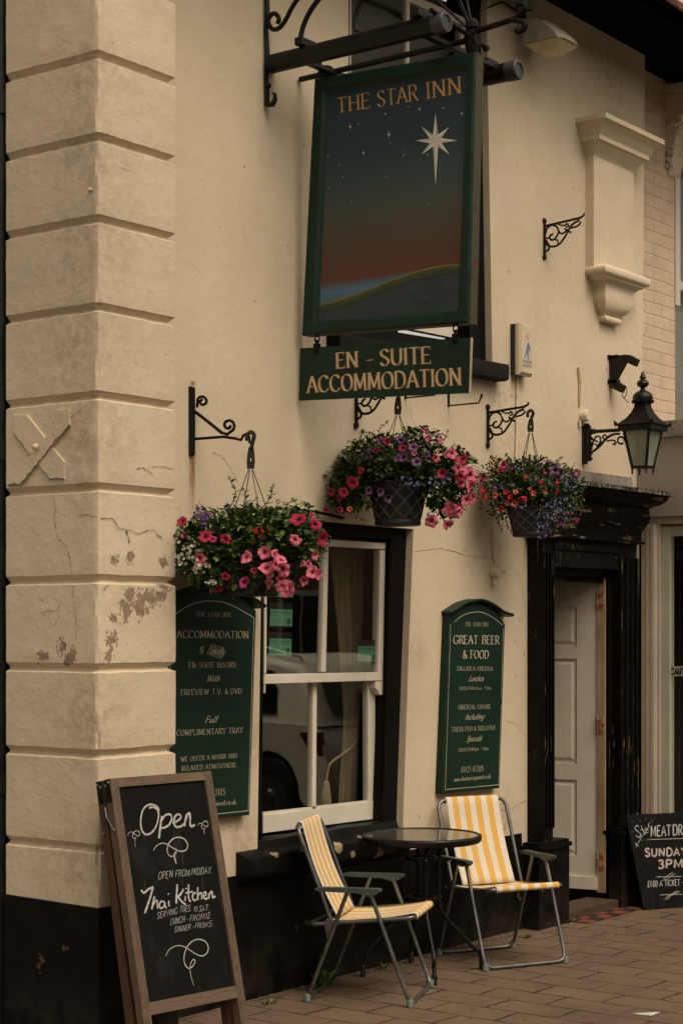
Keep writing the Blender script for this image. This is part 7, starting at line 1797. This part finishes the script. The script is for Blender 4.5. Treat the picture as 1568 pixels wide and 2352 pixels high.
arch = [(2.9, .28)] + [(2.5+.37*math.cos(a*.3142), .31+.36*math.sin(a*.3142)) for a in range(0, 11)] + [(2.1, .22), (.4, .22)] + [(.37*math.cos(a*.3142), .31+.37*math.sin(a*.3142)) for a in range(0, 11)] + [(-.42, .26), (-.6, .28)]
outl = low + arch
mb = MB(); V, F = fill2d(outl, [], 1.0)
mb.add([cpos(x, .06 + 1.50*d if False else (0 if d < .5 else 1.62), y) for x, y, d in V], F)
# shoulder roll and cabin
cab = [(-.55, .90), (-.30, 1.26), (-.08, 1.40), (.35, 1.47), (1.1, 1.46), (1.7, 1.32), (2.35, .92)]
ins = [.02, .14, .20, .22, .22, .16, .06]
V = []; k = len(cab)
for side_ in (0, 1):
    for (x, z), i_ in zip(cab, ins): V.append(cpos(x, i_ if side_ == 0 else 1.62-i_, z))
mb.add(V, [tuple(range(k)), tuple(range(2*k-1, k-1, -1))]+[(i, k+i, k+i+1, i+1) for i in range(k-1)])
cbody = mb.build('body', M_carpaint, car, smooth=60); bv = cbody.modifiers.new('rounding', 'BEVEL'); bv.width = .09; bv.segments = 4; bv.limit_method = 'ANGLE'; bv.angle_limit = R(50)
def flank(x, z):
    i_ = .02+(z-.9)/.57*.21; return cpos(x, i_-.012, z)
mb = MB(); mb.add([flank(*p) for p in [(-.05, .98), (.02, 1.20), (.22, 1.34), (.52, 1.36), (.55, .98)]], [(0,1,2,3,4)]); mb.add([flank(*p) for p in [(.62, .98), (.60, 1.37), (1.1, 1.37), (1.55, 1.28), (2.02, .98)]], [(0,1,2,3,4)])
mb.add([cpos(-.53, .2, .98)-hd*.02, cpos(-.53, 1.42, .98)-hd*.02, cpos(-.30, 1.36, 1.30)-hd*.02, cpos(-.30, .26, 1.30)-hd*.02], [(0,1,2,3)])
mb.build('window', M_carglass, car)
for l in (0, 2.5):
    for s_ in (0, 1):
        mb = MB(); c = cpos(l, .0 if s_ == 0 else 1.62, .31); ax_ = -sdv if s_ == 0 else sdv
        mb.lathe([(.20, -.19), (.30, -.19), (.315, -.16), (.315, -.02), (.30, .0), (.21, .004), (.20, -.02)], c, 28, axis=ax_); w_ = mb.build('wheel', M_tyre, car, smooth=30)
        mb = MB(); mb.lathe([(.20, -.03), (.19, -.012), (.06, -.02), (.04, -.005), (.001, -.005)], c, 20, axis=ax_); mb.build('rim', M_tubegrey, w_)
mb = MB(); mb.prism([cpos(x, -.006, z) for x, z in [(-.60, .86), (-.36, .84), (-.48, .70), (-.64, .66)]], sdv*.05); mb.build('tail_light', M_taillight, car)
mb = MB(); mb.tube([cpos(x, .26, z) for x, z in [(-.05, 1.42), (.0, 1.46), (.4, 1.53), (1.1, 1.52), (1.3, 1.47)]], .012, 6); mb.build('roof_rail', M_bolt, car)
ho = thing('opposite_house', 'long dark brick house across the road, seen only mirrored in the panes', 'building', (20, -8, 0))
M_oppbrick = plain('sooty brick', (.17, .115, .085), .9, var=.25, scale=4, kind='Position')
mb = MB(); mb.box((-2, -11, 0), (52, -7.2, 5.6)); mb.build('wall', M_oppbrick, ho)
mb = MB(); mb.prism([(-2.3, -11.2, 5.55), (-2.3, -7.0, 5.55), (-2.3, -9.1, 7.6)], (54.6, 0, 0)); mb.build('roof', M_soffit, ho)
for k in range(14):
    for z in (.8, 3.4):
        x = 0.5+k*3.6; mb = MB(); mb.box((x, -7.24, z), (x+1.1, -7.16, z+1.5)); wd_ = mb.build('window', M_upvc, ho); mb = MB(); mb.box((x+.08, -7.158, z+.08), (x+.52, -7.15, z+1.42)); mb.box((x+.58, -7.158, z+.08), (x+1.02, -7.15, z+1.42)); mb.build('pane', M_carglass, wd_)
